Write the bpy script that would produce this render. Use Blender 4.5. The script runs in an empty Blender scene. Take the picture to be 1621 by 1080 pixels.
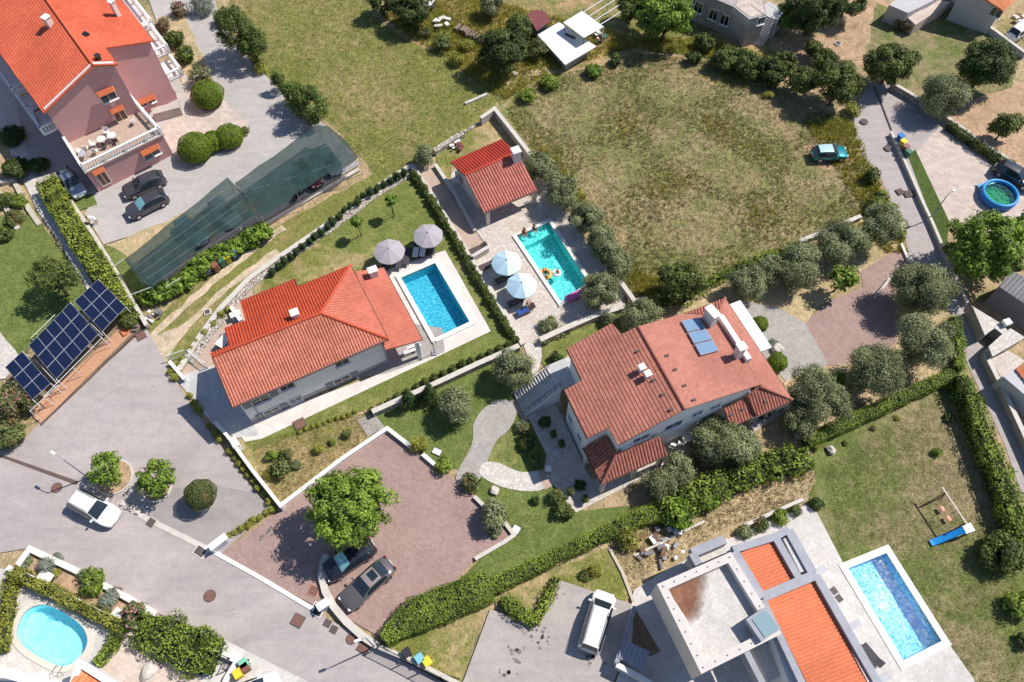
import bpy, bmesh, math, random
import numpy as np
from mathutils import Vector, Matrix
from mathutils.geometry import tessellate_polygon
random.seed(7); rng = np.random.default_rng(7)
R = math.radians
S = bpy.context.scene
# ---------------------------------------------------------------- camera
IMW, IMH = 1621.0, 1080.0
FPX = 28.0/36.0*IMW
PITCH = R(61.0); CH = 66.0
cd = bpy.data.cameras.new('camera'); cam = bpy.data.objects.new('camera', cd)
S.collection.objects.link(cam); S.camera = cam
cam.location = (0, 0, CH); cam.rotation_euler = (math.pi/2-PITCH, 0, 0)
cd.lens = 28; cd.sensor_width = 36; cd.clip_end = 3000; cd.clip_start = 0.5
# ---------------------------------------------------------------- light
SUN_EL, SUN_AZ = R(52), R(24)          # azimuth from +x toward +y
W = bpy.data.worlds.new('World'); S.world = W; W.use_nodes = True
wn = W.node_tree.nodes; wl = W.node_tree.links
bg = wn['Background']; sky = wn.new('ShaderNodeTexSky'); sky.sky_type = 'NISHITA'; sky.sun_disc = False; sky.ozone_density = 3.2; sky.dust_density = .4
sky.sun_elevation = SUN_EL; sky.sun_rotation = math.pi/2-SUN_AZ
wl.new(sky.outputs[0], bg.inputs[0]); bg.inputs[1].default_value = 0.095
sl = bpy.data.lights.new('sun', 'SUN'); so = bpy.data.objects.new('sun', sl); S.collection.objects.link(so)
sl.energy = 4.5; sl.angle = R(0.53); sl.color = (1, 0.94, 0.85)
sdir = Vector((math.cos(SUN_EL)*math.cos(SUN_AZ), math.cos(SUN_EL)*math.sin(SUN_AZ), math.sin(SUN_EL)))
so.rotation_euler = sdir.to_track_quat('Z', 'Y').to_euler(); so.location = (60, 30, 90)
S.view_settings.view_transform = 'Standard'; S.view_settings.look = 'None'
S.view_settings.exposure = 0.22; S.view_settings.gamma = 1
# ---------------------------------------------------------------- pixel to place
_f = np.array([0, math.cos(PITCH), -math.sin(PITCH)]); _u = np.array([0, math.sin(PITCH), math.cos(PITCH)])
_o = np.array([0, 0, CH])
def ray(x, y): return _f*FPX+np.array([1., 0, 0])*(x-IMW/2)+_u*(IMH/2-y)
def G(x, y, h=0.0):
    d = ray(x, y); t = (h-CH)/d[2]
    return Vector((d[0]*t, d[1]*t, h))
def mpp(x, y, h=0.0):
    p = G(x, y, h); z = (np.array(p)-_o) @ _f
    return z/FPX
def plane3(a):
    p = [G(*q) for q in a]; n = (p[1]-p[0]).cross(p[2]-p[0]).normalized()
    if n.z < 0: n = -n
    return n, p[0]
def RP(x, y, pl):
    d = Vector(ray(x, y)); n, p0 = pl; o = Vector(_o)
    return o+d*((p0-o).dot(n)/d.dot(n))
def zpl(pl, x, y):
    n, p0 = pl; return p0.z-(n.x*(x-p0.x)+n.y*(y-p0.y))/n.z
def zm(ox, oy, s): return lambda *P: [(ox+P[i]/s, oy+P[i+1]/s) for i in range(0, len(P), 2)]
# ---------------------------------------------------------------- materials
MATS = {}
def nodes(name):
    m = bpy.data.materials.new(name); m.use_nodes = True; nt = m.node_tree
    return m, nt, nt.nodes['Principled BSDF']
def N(nt, t, **k):
    n = nt.nodes.new(t)
    for a, v in k.items():
        if a.startswith('i_'): n.inputs[a[2:].replace('_', ' ')].default_value = v
        else: setattr(n, a, v)
    return n
def noise(nt, vec, scale, detail=4, rough=.6, dist=0):
    n = N(nt, 'ShaderNodeTexNoise'); n.inputs['Scale'].default_value = scale; n.inputs['Detail'].default_value = detail
    n.inputs['Roughness'].default_value = rough; n.inputs['Distortion'].default_value = dist
    nt.links.new(vec, n.inputs['Vector']); return n.outputs['Fac']
def ramp(nt, fac, stops):
    r = N(nt, 'ShaderNodeValToRGB'); e = r.color_ramp.elements
    while len(e) < len(stops): e.new(.5)
    for i, (p, c) in enumerate(stops): e[i].position = p; e[i].color = (*c, 1) if len(c) == 3 else c
    nt.links.new(fac, r.inputs[0]); return r.outputs[0]
def mixc(nt, fac, a, b, mode='MIX'):
    n = N(nt, 'ShaderNodeMix', data_type='RGBA', blend_type=mode)
    for i, v in ((0, fac), (6, a), (7, b)):
        if isinstance(v, (int, float)): n.inputs[i].default_value = v
        elif isinstance(v, tuple): n.inputs[i].default_value = (*v, 1)
        else: nt.links.new(v, n.inputs[i])
    return n.outputs[2]
def math_(nt, op, a, b=0.0):
    n = N(nt, 'ShaderNodeMath', operation=op)
    for i, v in enumerate((a, b)):
        if isinstance(v, (int, float)): n.inputs[i].default_value = v
        else: nt.links.new(v, n.inputs[i])
    return n.outputs[0]
def pos(nt): return N(nt, 'ShaderNodeNewGeometry').outputs['Position']
def scaled(nt, vec, sc, rot=0):
    m = N(nt, 'ShaderNodeMapping'); m.inputs['Scale'].default_value = sc; m.inputs['Rotation'].default_value = (0, 0, rot)
    nt.links.new(vec, m.inputs[0]); return m.outputs[0]
def bump(nt, b, h, st=.5, d=.05):
    n = N(nt, 'ShaderNodeBump'); n.inputs['Strength'].default_value = st; n.inputs['Distance'].default_value = d
    nt.links.new(h, n.inputs['Height']); nt.links.new(n.outputs[0], b.inputs['Normal'])
def G3(stops): return lambda f: [(p, c) for p, c in stops]
BW = lambda a, b: [(a, (0, 0, 0)), (b, (1, 1, 1))]
def mplain(name, c, rough=.7, var=.15, scale=3, metal=0, bmp=0, spec=.4, coat=0):
    if name in MATS: return MATS[name]
    m, nt, b = nodes(name); v = pos(nt)
    f = noise(nt, v, scale, 5, .65)
    d = tuple(x*(1-var) for x in c); l = tuple(min(1, x*(1+var)) for x in c)
    nt.links.new(ramp(nt, f, [(.3, d), (.7, l)]), b.inputs['Base Color'])
    b.inputs['Roughness'].default_value = rough; b.inputs['Metallic'].default_value = metal
    b.inputs['Specular IOR Level'].default_value = spec; b.inputs['Coat Weight'].default_value = coat
    if bmp: bump(nt, b, f, .5, bmp)
    MATS[name] = m; return m
def mgrass(name, greens, dry, dryness=.5, patch=.12, soil=None, seed=0, fine=1.0, k=1.55):
    sc = lambda c: tuple(min(.75, x*k) for x in c)
    greens = [sc(c) for c in greens]; dry = [sc(c) for c in dry]; soil = sc(soil) if soil else None
    """greens: (dark, light), dry: (dark, light); dryness 0..1"""
    m, nt, b = nodes(name); v0 = pos(nt)
    mp = N(nt, 'ShaderNodeMapping'); mp.inputs['Location'].default_value = (seed*13.7, seed*7.1, 0); nt.links.new(v0, mp.inputs[0]); v = mp.outputs[0]
    fineN = noise(nt, scaled(nt, v, (1, 1, .2)), 5.5*fine, 3, .7, .3)
    streak = noise(nt, scaled(nt, v, (7, 1.6, 1), R(35)), 1.1*fine, 3, .7, .8)
    streak2 = noise(nt, scaled(nt, v, (1.6, 7, 1), R(20)), 1.1*fine, 3, .7, .8)
    mid = noise(nt, v, .9, 4, .6, .5)
    big = noise(nt, v, patch, 3, .55, .4)
    g = mixc(nt, ramp(nt, fineN, BW(.35, .66)), greens[0], greens[1])
    dd = mixc(nt, ramp(nt, streak, BW(.38, .64)), dry[0], dry[1])
    dd = mixc(nt, ramp(nt, streak2, BW(.55, .75)), dd, dry[1])
    s = math_(nt, 'ADD', math_(nt, 'MULTIPLY', big, .62), math_(nt, 'MULTIPLY', mid, .38))
    s = math_(nt, 'ADD', s, math_(nt, 'MULTIPLY', math_(nt, 'SUBTRACT', fineN, .5), .18))
    t = .74-.44*dryness
    col = mixc(nt, ramp(nt, s, BW(t-.07, t+.07)), g, dd)
    if soil:
        s2 = noise(nt, v, .35, 5, .7, .6)
        col = mixc(nt, ramp(nt, s2, BW(.60, .70)), col, soil)
    cl = noise(nt, v, .5, 3, .6, 1.2); col = mixc(nt, 1.0, col, ramp(nt, cl, [(.34, (.80, .84, .78)), (.66, (1.16, 1.12, 1.15))]), 'MULTIPLY')
    lum = noise(nt, v, 2.2, 5, .7, .4)
    col = mixc(nt, 1.0, col, ramp(nt, lum, [(.3, (.78, .78, .78)), (.7, (1.2, 1.2, 1.2))]), 'MULTIPLY')
    nt.links.new(col, b.inputs['Base Color']); b.inputs['Roughness'].default_value = .9; b.inputs['Specular IOR Level'].default_value = .15
    bump(nt, b, math_(nt, 'ADD', fineN, math_(nt, 'ADD', streak, streak2)), .7, .05)
    MATS[name] = m; return m
def masphalt(name, c, stain=.2, crack=True):
    m, nt, b = nodes(name); v = pos(nt)
    a = noise(nt, v, .13, 4, .6, 1.2); f = noise(nt, v, 9, 2, .8); md = noise(nt, v, 1.3, 6, .75, .6)
    st = noise(nt, scaled(nt, v, (.5, 2.2, 1), R(28)), .55, 5, .7, .5)
    col = ramp(nt, a, [(.3, tuple(x*(1-stain*.6) for x in c)), (.72, tuple(x*(1+stain*.5) for x in c))])
    col = mixc(nt, 1, col, ramp(nt, md, [(.3, (.9, .9, .9)), (.5, (1, 1, 1)), (.75, (1.1, 1.09, 1.08))]), 'MULTIPLY')
    col = mixc(nt, 1, col, ramp(nt, st, [(.3, (.88, .88, .89)), (.5, (1, 1, 1)), (.7, (1.05, 1.05, 1.05))]), 'MULTIPLY')
    col = mixc(nt, 1, col, ramp(nt, f, [(.3, (.88, .88, .88)), (.7, (1.1, 1.1, 1.1))]), 'MULTIPLY')
    spots = noise(nt, v, 2.6, 2, .5); col = mixc(nt, ramp(nt, spots, BW(.74, .78)), col, tuple(x*.55 for x in c))
    if crack:
        vo = N(nt, 'ShaderNodeTexVoronoi', feature='DISTANCE_TO_EDGE'); vo.inputs['Scale'].default_value = .16
        wv = N(nt, 'ShaderNodeVectorMath', operation='ADD'); nn = N(nt, 'ShaderNodeTexNoise'); nn.inputs['Scale'].default_value = 1.1; nn.inputs['Detail'].default_value = 4
        nt.links.new(v, nn.inputs['Vector']); nt.links.new(v, wv.inputs[0]); nt.links.new(nn.outputs['Color'], wv.inputs[1]); nt.links.new(wv.outputs[0], vo.inputs['Vector'])
        k = ramp(nt, vo.outputs['Distance'], [(0, (.84, .84, .84)), (.005, (1, 1, 1))])
        col = mixc(nt, ramp(nt, noise(nt, v, .06, 2, .5), BW(.48, .6)), col, mixc(nt, 1, col, k, 'MULTIPLY'))
    nt.links.new(col, b.inputs['Base Color']); b.inputs['Roughness'].default_value = .85; b.inputs['Specular IOR Level'].default_value = .25
    bump(nt, b, f, .3, .02)
    MATS[name] = m; return m
def mpave(name, c1, c2, mortar, w=.22, h=.11, rot=0, blot=.15, msz=.012):
    m, nt, b = nodes(name); v = pos(nt)
    br = N(nt, 'ShaderNodeTexBrick'); vv = scaled(nt, v, (1, 1, 0), rot); nt.links.new(vv, br.inputs['Vector'])
    br.inputs['Color1'].default_value = (*c1, 1); br.inputs['Color2'].default_value = (*c2, 1); br.inputs['Mortar'].default_value = (*mortar, 1)
    br.inputs['Scale'].default_value = 1; br.inputs['Brick Width'].default_value = w; br.inputs['Row Height'].default_value = h; br.inputs['Mortar Size'].default_value = msz
    a = noise(nt, v, .35, 5, .65, .8); f = noise(nt, v, 5, 4, .7)
    col = mixc(nt, 1, br.outputs['Color'], ramp(nt, a, [(.3, (1-blot,)*3), (.7, (1+blot,)*3)]), 'MULTIPLY')
    col = mixc(nt, 1, col, ramp(nt, f, [(.3, (.86,)*3), (.7, (1.13,)*3)]), 'MULTIPLY')
    nt.links.new(col, b.inputs['Base Color']); b.inputs['Roughness'].default_value = .8; b.inputs['Specular IOR Level'].default_value = .3
    MATS[name] = m; return m
def mstone(name, c1, c2, joint, scale=2.2, jw=.05, rough=.8, blot=None):
    m, nt, b = nodes(name); v = pos(nt)
    vo = N(nt, 'ShaderNodeTexVoronoi'); vo.inputs['Scale'].default_value = scale; nt.links.new(v, vo.inputs['Vector'])
    ve = N(nt, 'ShaderNodeTexVoronoi', feature='DISTANCE_TO_EDGE'); ve.inputs['Scale'].default_value = scale; nt.links.new(v, ve.inputs['Vector'])
    sp = N(nt, 'ShaderNodeSeparateColor'); nt.links.new(vo.outputs['Color'], sp.inputs[0])
    col = mixc(nt, sp.outputs[0], c1, c2)
    f = noise(nt, v, 4, 5, .7); col = mixc(nt, 1, col, ramp(nt, f, [(.3, (.82,)*3), (.7, (1.15,)*3)]), 'MULTIPLY')
    if blot: col = mixc(nt, ramp(nt, noise(nt, v, .5, 5, .7, .8), BW(.5, .72)), col, blot)
    k = ramp(nt, ve.outputs['Distance'], BW(jw*.4, jw)); col = mixc(nt, k, joint, col)
    nt.links.new(col, b.inputs['Base Color']); b.inputs['Roughness'].default_value = rough; b.inputs['Specular IOR Level'].default_value = .3
    bump(nt, b, k, .6, .03)
    MATS[name] = m; return m
def mtile(name, c1, c2, pu=.38, pv=.38, stain=(.25, .16, .13)):
    """roof tiles from the roof's own UV (metres along the eave, metres down the slope)"""
    m, nt, b = nodes(name)
    uv = N(nt, 'ShaderNodeUVMap'); sx = N(nt, 'ShaderNodeSeparateXYZ'); nt.links.new(uv.outputs[0], sx.inputs[0])
    u = math_(nt, 'FLOOR', math_(nt, 'DIVIDE', sx.outputs[0], pu)); w = math_(nt, 'FLOOR', math_(nt, 'DIVIDE', sx.outputs[1], pv))
    cb = N(nt, 'ShaderNodeCombineXYZ'); nt.links.new(u, cb.inputs[0]); nt.links.new(w, cb.inputs[1])
    wn_ = N(nt, 'ShaderNodeTexWhiteNoise'); nt.links.new(cb.outputs[0], wn_.inputs[0])
    col = mixc(nt, wn_.outputs[0], c1, c2)
    v = pos(nt); a = noise(nt, v, .5, 5, .7, .5)
    col = mixc(nt, math_(nt, 'MULTIPLY', ramp(nt, a, BW(.52, .78)), .45), col, stain)
    li = noise(nt, v, 1.7, 6, .8, .4); col = mixc(nt, ramp(nt, li, BW(.60, .74)), col, tuple(x*.55+.05 for x in c1))
    pa = noise(nt, scaled(nt, v, (1, 1, 1)), .22, 3, .6); col = mixc(nt, 1, col, ramp(nt, pa, [(.32, (.86, .84, .83)), (.68, (1.12, 1.13, 1.14))]), 'MULTIPLY')
    f = noise(nt, v, 6, 4, .7); col = mixc(nt, 1, col, ramp(nt, f, [(.3, (.80,)*3), (.7, (1.16,)*3)]), 'MULTIPLY')
    fr = math_(nt, 'FRACT', math_(nt, 'DIVIDE', sx.outputs[1], pv))
    bump(nt, b, fr, .8, .05)
    nt.links.new(col, b.inputs['Base Color']); b.inputs['Roughness'].default_value = .75; b.inputs['Specular IOR Level'].default_value = .3
    MATS[name] = m; return m
def mleaf(name, dark, light, trans=.3, hue=None):
    m, nt, b = nodes(name)
    at = N(nt, 'ShaderNodeAttribute', attribute_name='tint')
    col = ramp(nt, at.outputs['Fac'], [(0, dark), (.55, tuple((a+c)/2 for a, c in zip(dark, light))), (1, light)])
    if hue:
        col = mixc(nt, ramp(nt, noise(nt, pos(nt), .9, 2, .5), BW(.55, .7)), col, hue)
    nt.links.new(col, b.inputs['Base Color']); b.inputs['Roughness'].default_value = .55; b.inputs['Specular IOR Level'].default_value = .3
    tr = N(nt, 'ShaderNodeBsdfTranslucent'); nt.links.new(col, tr.inputs[0])
    mx = N(nt, 'ShaderNodeMixShader'); mx.inputs[0].default_value = trans
    nt.links.new(b.outputs[0], mx.inputs[1]); nt.links.new(tr.outputs[0], mx.inputs[2])
    nt.links.new(mx.outputs[0], nt.nodes['Material Output'].inputs[0])
    MATS[name] = m; return m
def mwater(name, tint, wav=.05):
    m, nt, b = nodes(name); v = pos(nt)
    t = N(nt, 'ShaderNodeBsdfTransparent'); t.inputs[0].default_value = (*tint, 1)
    g = N(nt, 'ShaderNodeBsdfGlossy'); g.inputs['Roughness'].default_value = .03; g.inputs[0].default_value = (1, 1, 1, 1)
    bp = N(nt, 'ShaderNodeBump'); bp.inputs['Strength'].default_value = 1; bp.inputs['Distance'].default_value = wav
    nt.links.new(noise(nt, v, 2.6, 4, .6, .6), bp.inputs['Height'])
    fr = N(nt, 'ShaderNodeFresnel'); fr.inputs[0].default_value = 1.33
    nt.links.new(bp.outputs[0], g.inputs['Normal']); nt.links.new(bp.outputs[0], fr.inputs['Normal'])
    mx = N(nt, 'ShaderNodeMixShader'); nt.links.new(fr.outputs[0], mx.inputs[0]); nt.links.new(t.outputs[0], mx.inputs[1]); nt.links.new(g.outputs[0], mx.inputs[2])
    nt.links.new(mx.outputs[0], nt.nodes['Material Output'].inputs[0])
    MATS[name] = m; return m
def mpool(name, base, light, scale=3.2, amt=.6):
    """mosaic lining with marbled light and dark pieces"""
    m, nt, b = nodes(name); v = pos(nt)
    vo = N(nt, 'ShaderNodeTexVoronoi', feature='SMOOTH_F1'); vo.inputs['Scale'].default_value = scale
    wv = N(nt, 'ShaderNodeVectorMath', operation='ADD'); nn = N(nt, 'ShaderNodeTexNoise'); nn.inputs['Scale'].default_value = 1.6; nn.inputs['Detail'].default_value = 3
    nt.links.new(v, nn.inputs['Vector']); nt.links.new(v, wv.inputs[0]); nt.links.new(nn.outputs['Color'], wv.inputs[1]); nt.links.new(wv.outputs[0], vo.inputs['Vector'])
    k = ramp(nt, vo.outputs['Distance'], BW(.25, .62))  # warped cells paint sunlight caustics into the lining colour
    col = mixc(nt, math_(nt, 'MULTIPLY', k, amt), base, light)
    f = noise(nt, v, 9, 2, .7); col = mixc(nt, 1, col, ramp(nt, f, [(.3, (.85,)*3), (.7, (1.12,)*3)]), 'MULTIPLY')
    nt.links.new(col, b.inputs['Base Color']); b.inputs['Roughness'].default_value = .6
    MATS[name] = m; return m
def mglass(name, c=(.03, .05, .07), rough=.08):
    m, nt, b = nodes(name); b.inputs['Base Color'].default_value = (*c, 1); b.inputs['Roughness'].default_value = rough
    b.inputs['Specular IOR Level'].default_value = .8; MATS[name] = m; return m
def mnet(name, c, alpha):
    m, nt, b = nodes(name); v = pos(nt)
    f = noise(nt, scaled(nt, v, (1, 1, 1)), .8, 4, .6); g = noise(nt, v, 14, 1, .5)
    d = N(nt, 'ShaderNodeBsdfDiffuse'); nt.links.new(ramp(nt, f, [(.3, tuple(x*.8 for x in c)), (.7, tuple(x*1.2 for x in c))]), d.inputs[0])
    t = N(nt, 'ShaderNodeBsdfTransparent')
    mx = N(nt, 'ShaderNodeMixShader')
    nt.links.new(math_(nt, 'ADD', math_(nt, 'MULTIPLY', f, .25), alpha-.12), mx.inputs[0])
    nt.links.new(t.outputs[0], mx.inputs[1]); nt.links.new(d.outputs[0], mx.inputs[2]); nt.links.new(mx.outputs[0], nt.nodes['Material Output'].inputs[0])
    MATS[name] = m; return m
# ---------------------------------------------------------------- objects
ORG = {}
def org(p): return ORG.get(p.name, Vector((0, 0, 0))) if p else Vector((0, 0, 0))
def tag(o, label=None, cat=None, group=None, kind=None):
    if label: o['label'] = label
    if cat: o['category'] = cat
    if group: o['group'] = group
    if kind: o['kind'] = kind
    return o
def thing(name, label, cat, loc=(0, 0, 0), group=None, world=False):
    o = bpy.data.objects.new(name, None); S.collection.objects.link(o); o.empty_display_size = .3
    o.location = loc; tag(o, label, cat, group)
    if world: ORG[o.name] = Vector(loc)
    return o
def link(name, me, parent=None):
    o = bpy.data.objects.new(name, me); S.collection.objects.link(o)
    if parent:
        o.parent = parent; og = org(parent)
        if og.length > 0:
            me.transform(Matrix.Translation(-og)); ORG[o.name] = og
    return o
class MB:
    def __init__(s): s.v = []; s.f = []
    def add(s, v, f):
        n = len(s.v); s.v += [tuple(p) for p in v]; s.f += [tuple(i+n for i in q) for q in f]; return s
    def box(s, c, d, rz=0, bev=0, taper=1.0):
        cx, cy, cz = c; x, y, z = d[0]/2, d[1]/2, d[2]/2; ca, sa = math.cos(rz), math.sin(rz)
        P = []
        for dz, t in ((-z, 1), (z, taper)):
            for dx, dy in ((-x*t, -y*t), (x*t, -y*t), (x*t, y*t), (-x*t, y*t)):
                P.append((cx+dx*ca-dy*sa, cy+dx*sa+dy*ca, cz+dz))
        return s.add(P, [(0, 3, 2, 1), (4, 5, 6, 7), (0, 1, 5, 4), (1, 2, 6, 5), (2, 3, 7, 6), (3, 0, 4, 7)])
    def prism(s, poly, z0, z1):
        n = len(poly); P = [(p[0], p[1], z0 if not callable(z0) else z0(p)) for p in poly]+[(p[0], p[1], z1 if not callable(z1) else z1(p)) for p in poly]
        tr = tessellate_polygon([[Vector((p[0], p[1], 0)) for p in poly]])
        F = []
        for t in tr:
            a, b, c = t; ar = (poly[b][0]-poly[a][0])*(poly[c][1]-poly[a][1])-(poly[b][1]-poly[a][1])*(poly[c][0]-poly[a][0])
            if ar < 0: a, b, c = c, b, a
            F.append((a+n, b+n, c+n)); F.append((c, b, a))
        ar = sum(poly[i][0]*poly[(i+1) % n][1]-poly[(i+1) % n][0]*poly[i][1] for i in range(n))
        for i in range(n):
            j = (i+1) % n; q = (i, j, j+n, i+n); F.append(q if ar > 0 else q[::-1])
        return s.add(P, F)
    def beam(s, p, q, w, h=None):
        h = h or w; p = Vector(p); q = Vector(q); d = (q-p).normalized()
        a = d.cross(Vector((0, 0, 1)));
        if a.length < .01: a = Vector((1, 0, 0))
        a.normalize(); b = a.cross(d)
        P = [pt+a*i*w/2+b*j*h/2 for pt in (p, q) for i, j in ((-1, -1), (1, -1), (1, 1), (-1, 1))]
        return s.add(P, [(0, 1, 2, 3), (7, 6, 5, 4), (0, 4, 5, 1), (1, 5, 6, 2), (2, 6, 7, 3), (3, 7, 4, 0)])
    def tube(s, pts, r, n=8, closed=False):
        pts = [Vector(p) for p in pts]; m = len(pts); rs = r if isinstance(r, (list, tuple)) else [r]*m; P = []; F = []
        pa = None
        for i, p in enumerate(pts):
            d = (pts[min(i+1, m-1)]-pts[max(i-1, 0)]) if not closed else (pts[(i+1) % m]-pts[(i-1) % m]); d.normalize()
            a = d.cross(Vector((0, 0, 1))) if abs(d.z) < .95 else d.cross(Vector((1, 0, 0)))
            a.normalize(); b = a.cross(d)
            for k in range(n):
                t = 2*math.pi*k/n; P.append(p+a*math.cos(t)*rs[i]+b*math.sin(t)*rs[i])
        for i in range(m if closed else m-1):
            for k in range(n):
                j = (i+1) % m; F.append((i*n+k, i*n+(k+1) % n, j*n+(k+1) % n, j*n+k))
        if not closed: F += [tuple(range(n))[::-1], tuple(range((m-1)*n, m*n))]
        return s.add(P, F)
    def lathe(s, prof, c=(0, 0, 0), n=16):
        P = []; F = []; m = len(prof)
        for r, z in prof:
            for k in range(n):
                t = 2*math.pi*k/n; P.append((c[0]+r*math.cos(t), c[1]+r*math.sin(t), c[2]+z))
        for i in range(m-1):
            for k in range(n): F.append((i*n+k, i*n+(k+1) % n, (i+1)*n+(k+1) % n, (i+1)*n+k))
        F += [tuple(range(n))[::-1], tuple(range((m-1)*n, m*n))]
        return s.add(P, F)
    def build(s, name, mat, parent=None, smooth=False, bev=0):
        me = bpy.data.meshes.new(name); me.from_pydata(s.v, [], s.f); me.update()
        if bev:
            bm = bmesh.new(); bm.from_mesh(me); bmesh.ops.bevel(bm, geom=bm.edges[:], offset=bev, segments=2, profile=.6, affect='EDGES', clamp_overlap=True); bm.to_mesh(me); bm.free()
        if smooth:
            me.polygons.foreach_set('use_smooth', [True]*len(me.polygons))
        if isinstance(mat, str): mat = MATS[mat]
        me.materials.append(mat)
        return link(name, me, parent)
def struct(o): o['kind'] = 'structure'; return o
SZ = [0.0]
def ragged(pts, amp=.25, step=1.2):
    out = []; n = len(pts)
    for i in range(n):
        a = Vector(pts[i]).to_2d(); b = Vector(pts[(i+1) % n]).to_2d(); L = (b-a).length; k = max(1, int(L/step))
        nn = Vector((-(b-a).y, (b-a).x))/max(L, 1e-6)
        for j in range(k):
            q = a+(b-a)*j/k
            if j: q = q+nn*random.uniform(-amp, amp)
            out.append(q)
    return out
def smooth_poly(pts, it=2):
    for _ in range(it):
        o = []
        for i in range(len(pts)):
            a = Vector(pts[i]).to_2d(); b = Vector(pts[(i+1) % len(pts)]).to_2d()
            o += [a*.75+b*.25, a*.25+b*.75]
        pts = o
    return pts
def in_poly(P, poly):
    x, y = P[:, 0], P[:, 1]; ins = np.zeros(len(P), bool); n = len(poly); j = n-1
    for i in range(n):
        xi, yi = poly[i]; xj, yj = poly[j]
        c = ((yi > y) != (yj > y)) & (x < (xj-xi)*(y-yi)/(yj-yi+1e-12)+xi); ins ^= c; j = i
    return ins
HOLES = []
def sheet(name, px, mat, rag=0, holes=(), z=None, sm=0, step=1.2):
    pts = [G(*p).to_2d() for p in px]
    if sm: pts = smooth_poly(pts, sm)
    if rag: pts = ragged(pts, rag, step)
    SZ[0] += .0025; zz = SZ[0] if z is None else z
    holes = [h for h in HOLES if in_poly(np.array([tuple(q) for q in h]), [tuple(q) for q in pts]).all()]
    loops = [[Vector((p[0], p[1], 0)) for p in pts]]+[[Vector((p[0], p[1], 0)) for p in h] for h in holes]
    tr = tessellate_polygon(loops); V = [(p.x, p.y, zz) for L in loops for p in L]; F = []
    for a, b, c in tr:
        ar = (V[b][0]-V[a][0])*(V[c][1]-V[a][1])-(V[b][1]-V[a][1])*(V[c][0]-V[a][0])
        if abs(ar) < 1e-9: continue
        F.append((a, b, c) if ar > 0 else (c, b, a))
    me = bpy.data.meshes.new(name); me.from_pydata(V, [], F); me.materials.append(MATS[mat])
    return struct(link(name, me))
def offs(pts, d, closed=False):
    n = len(pts); out = []
    for i in range(n):
        p = Vector(pts[i]).to_2d()
        a = Vector(pts[i-1]).to_2d() if (i or closed) else None; b = Vector(pts[(i+1) % n]).to_2d() if (i < n-1 or closed) else None
        ns = []
        for q in ((a, p), (p, b)):
            if q[0] is None or q[1] is None: continue
            e = (q[1]-q[0])
            if e.length < 1e-6: continue
            e.normalize(); ns.append(Vector((-e.y, e.x)))
        if len(ns) == 2:
            m = ns[0]+ns[1]
            if m.length < .2: m = ns[0]
            m.normalize(); k = max(.35, m.dot(ns[0])); out.append(p+m*d/k)
        else: out.append(p+ns[0]*d)
    return out
def inset(pts, d):
    ar = sum(pts[i][0]*pts[(i+1) % len(pts)][1]-pts[(i+1) % len(pts)][0]*pts[i][1] for i in range(len(pts)))
    return offs(pts, d if ar > 0 else -d, True)
def strip(pts, w): return offs(pts, w/2)+offs(pts, -w/2)[::-1]
def wall(name, px, w, h, mat, label, cat='wall', z0=-.2, cap=None, hs=None, group=None, capname='coping', parent=None):
    """px are pixels of the wall top"""
    P = [G(*p, h) for p in px]; root = parent or thing(name, label, cat, (P[0].x, P[0].y, 0), group, world=True)
    MB().prism(strip(P, w), z0, h).build('wall_body' if not parent else name, mat, root)
    if cap: MB().prism(strip(P, w+.08), h+.002, h+.06).build(capname, cap, root)
    return root
def gutter(parent, pl, pts, mat='gutter_metal', r=.065, name='gutter'):
    P = [RP(x, y, pl) for x, y in pts]
    for p, q in zip(P[:-1], P[1:]): MB().tube([p-Vector((0, 0, .10)), q-Vector((0, 0, .10))], r, 8).build(name, mat, parent)
# ---------------------------------------------------------------- roofs, walls, windows
def roof_face(mb, pl, outline_px, mode='col', period=.38, amp=.05, thick=.12, uvs=None, pts3=None):
    """corrugated tile face cut to the outline; adds a flat slab below. returns 3D outline"""
    n, p0 = pl
    P = pts3 or [RP(x, y, pl) for x, y in outline_px]
    down = Vector((n.x, n.y, 0))
    if down.length < .02: down = Vector((1, 0, 0))
    down = (down-n*down.dot(n)).normalized(); u = n.cross(down).normalized()
    bm = bmesh.new(); vs = [bm.verts.new(p) for p in P]; f = bm.faces.new(vs); f.normal_update()
    if f.normal.dot(n) < 0: f.normal_flip()
    us = [p.dot(u) for p in P]; vv = [p.dot(down) for p in P]
    def cut(no, c): bmesh.ops.bisect_plane(bm, geom=bm.verts[:]+bm.edges[:]+bm.faces[:], plane_co=no*c, plane_no=no, dist=1e-5)
    if mode == 'col':
        k = 6; st = period/k; a = math.floor(min(us)/st)
        while a*st < max(us):
            if a*st > min(us): cut(u, a*st)
            a += 1
        for v in bm.verts:
            ph = (v.co.dot(u)/period) % 1; v.co += n*(amp*(abs(math.cos(math.pi*ph))**.7*2-1))
    else:
        a = math.floor(min(vv)/period)
        while a*period < max(vv)+period:
            for e in (0, .03):
                c = a*period+e
                if min(vv) < c < max(vv): cut(down, c)
            a += 1
        for v in bm.verts:
            ph = (v.co.dot(down)/period+1e-4) % 1; q = .03/period
            hgt = (1-ph/q) if ph < q else (ph-q)/(1-q); v.co += n*amp*(2*hgt-1)
    base = len(mb.v)
    bm.verts.index_update()
    mb.add([v.co.copy() for v in bm.verts], [tuple(v.index for v in fc.verts) for fc in bm.faces]); bm.free()
    d1, d2 = amp+.01, amp+thick; m = len(P)
    tr = tessellate_polygon([P]); F = [tuple(t) for t in tr]+[tuple(i+m for i in t) for t in tr]+[(i, (i+1) % m, (i+1) % m+m, i+m) for i in range(m)]
    mb.add([p-n*d1 for p in P]+[p-n*d2 for p in P], F)
    return P
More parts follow.
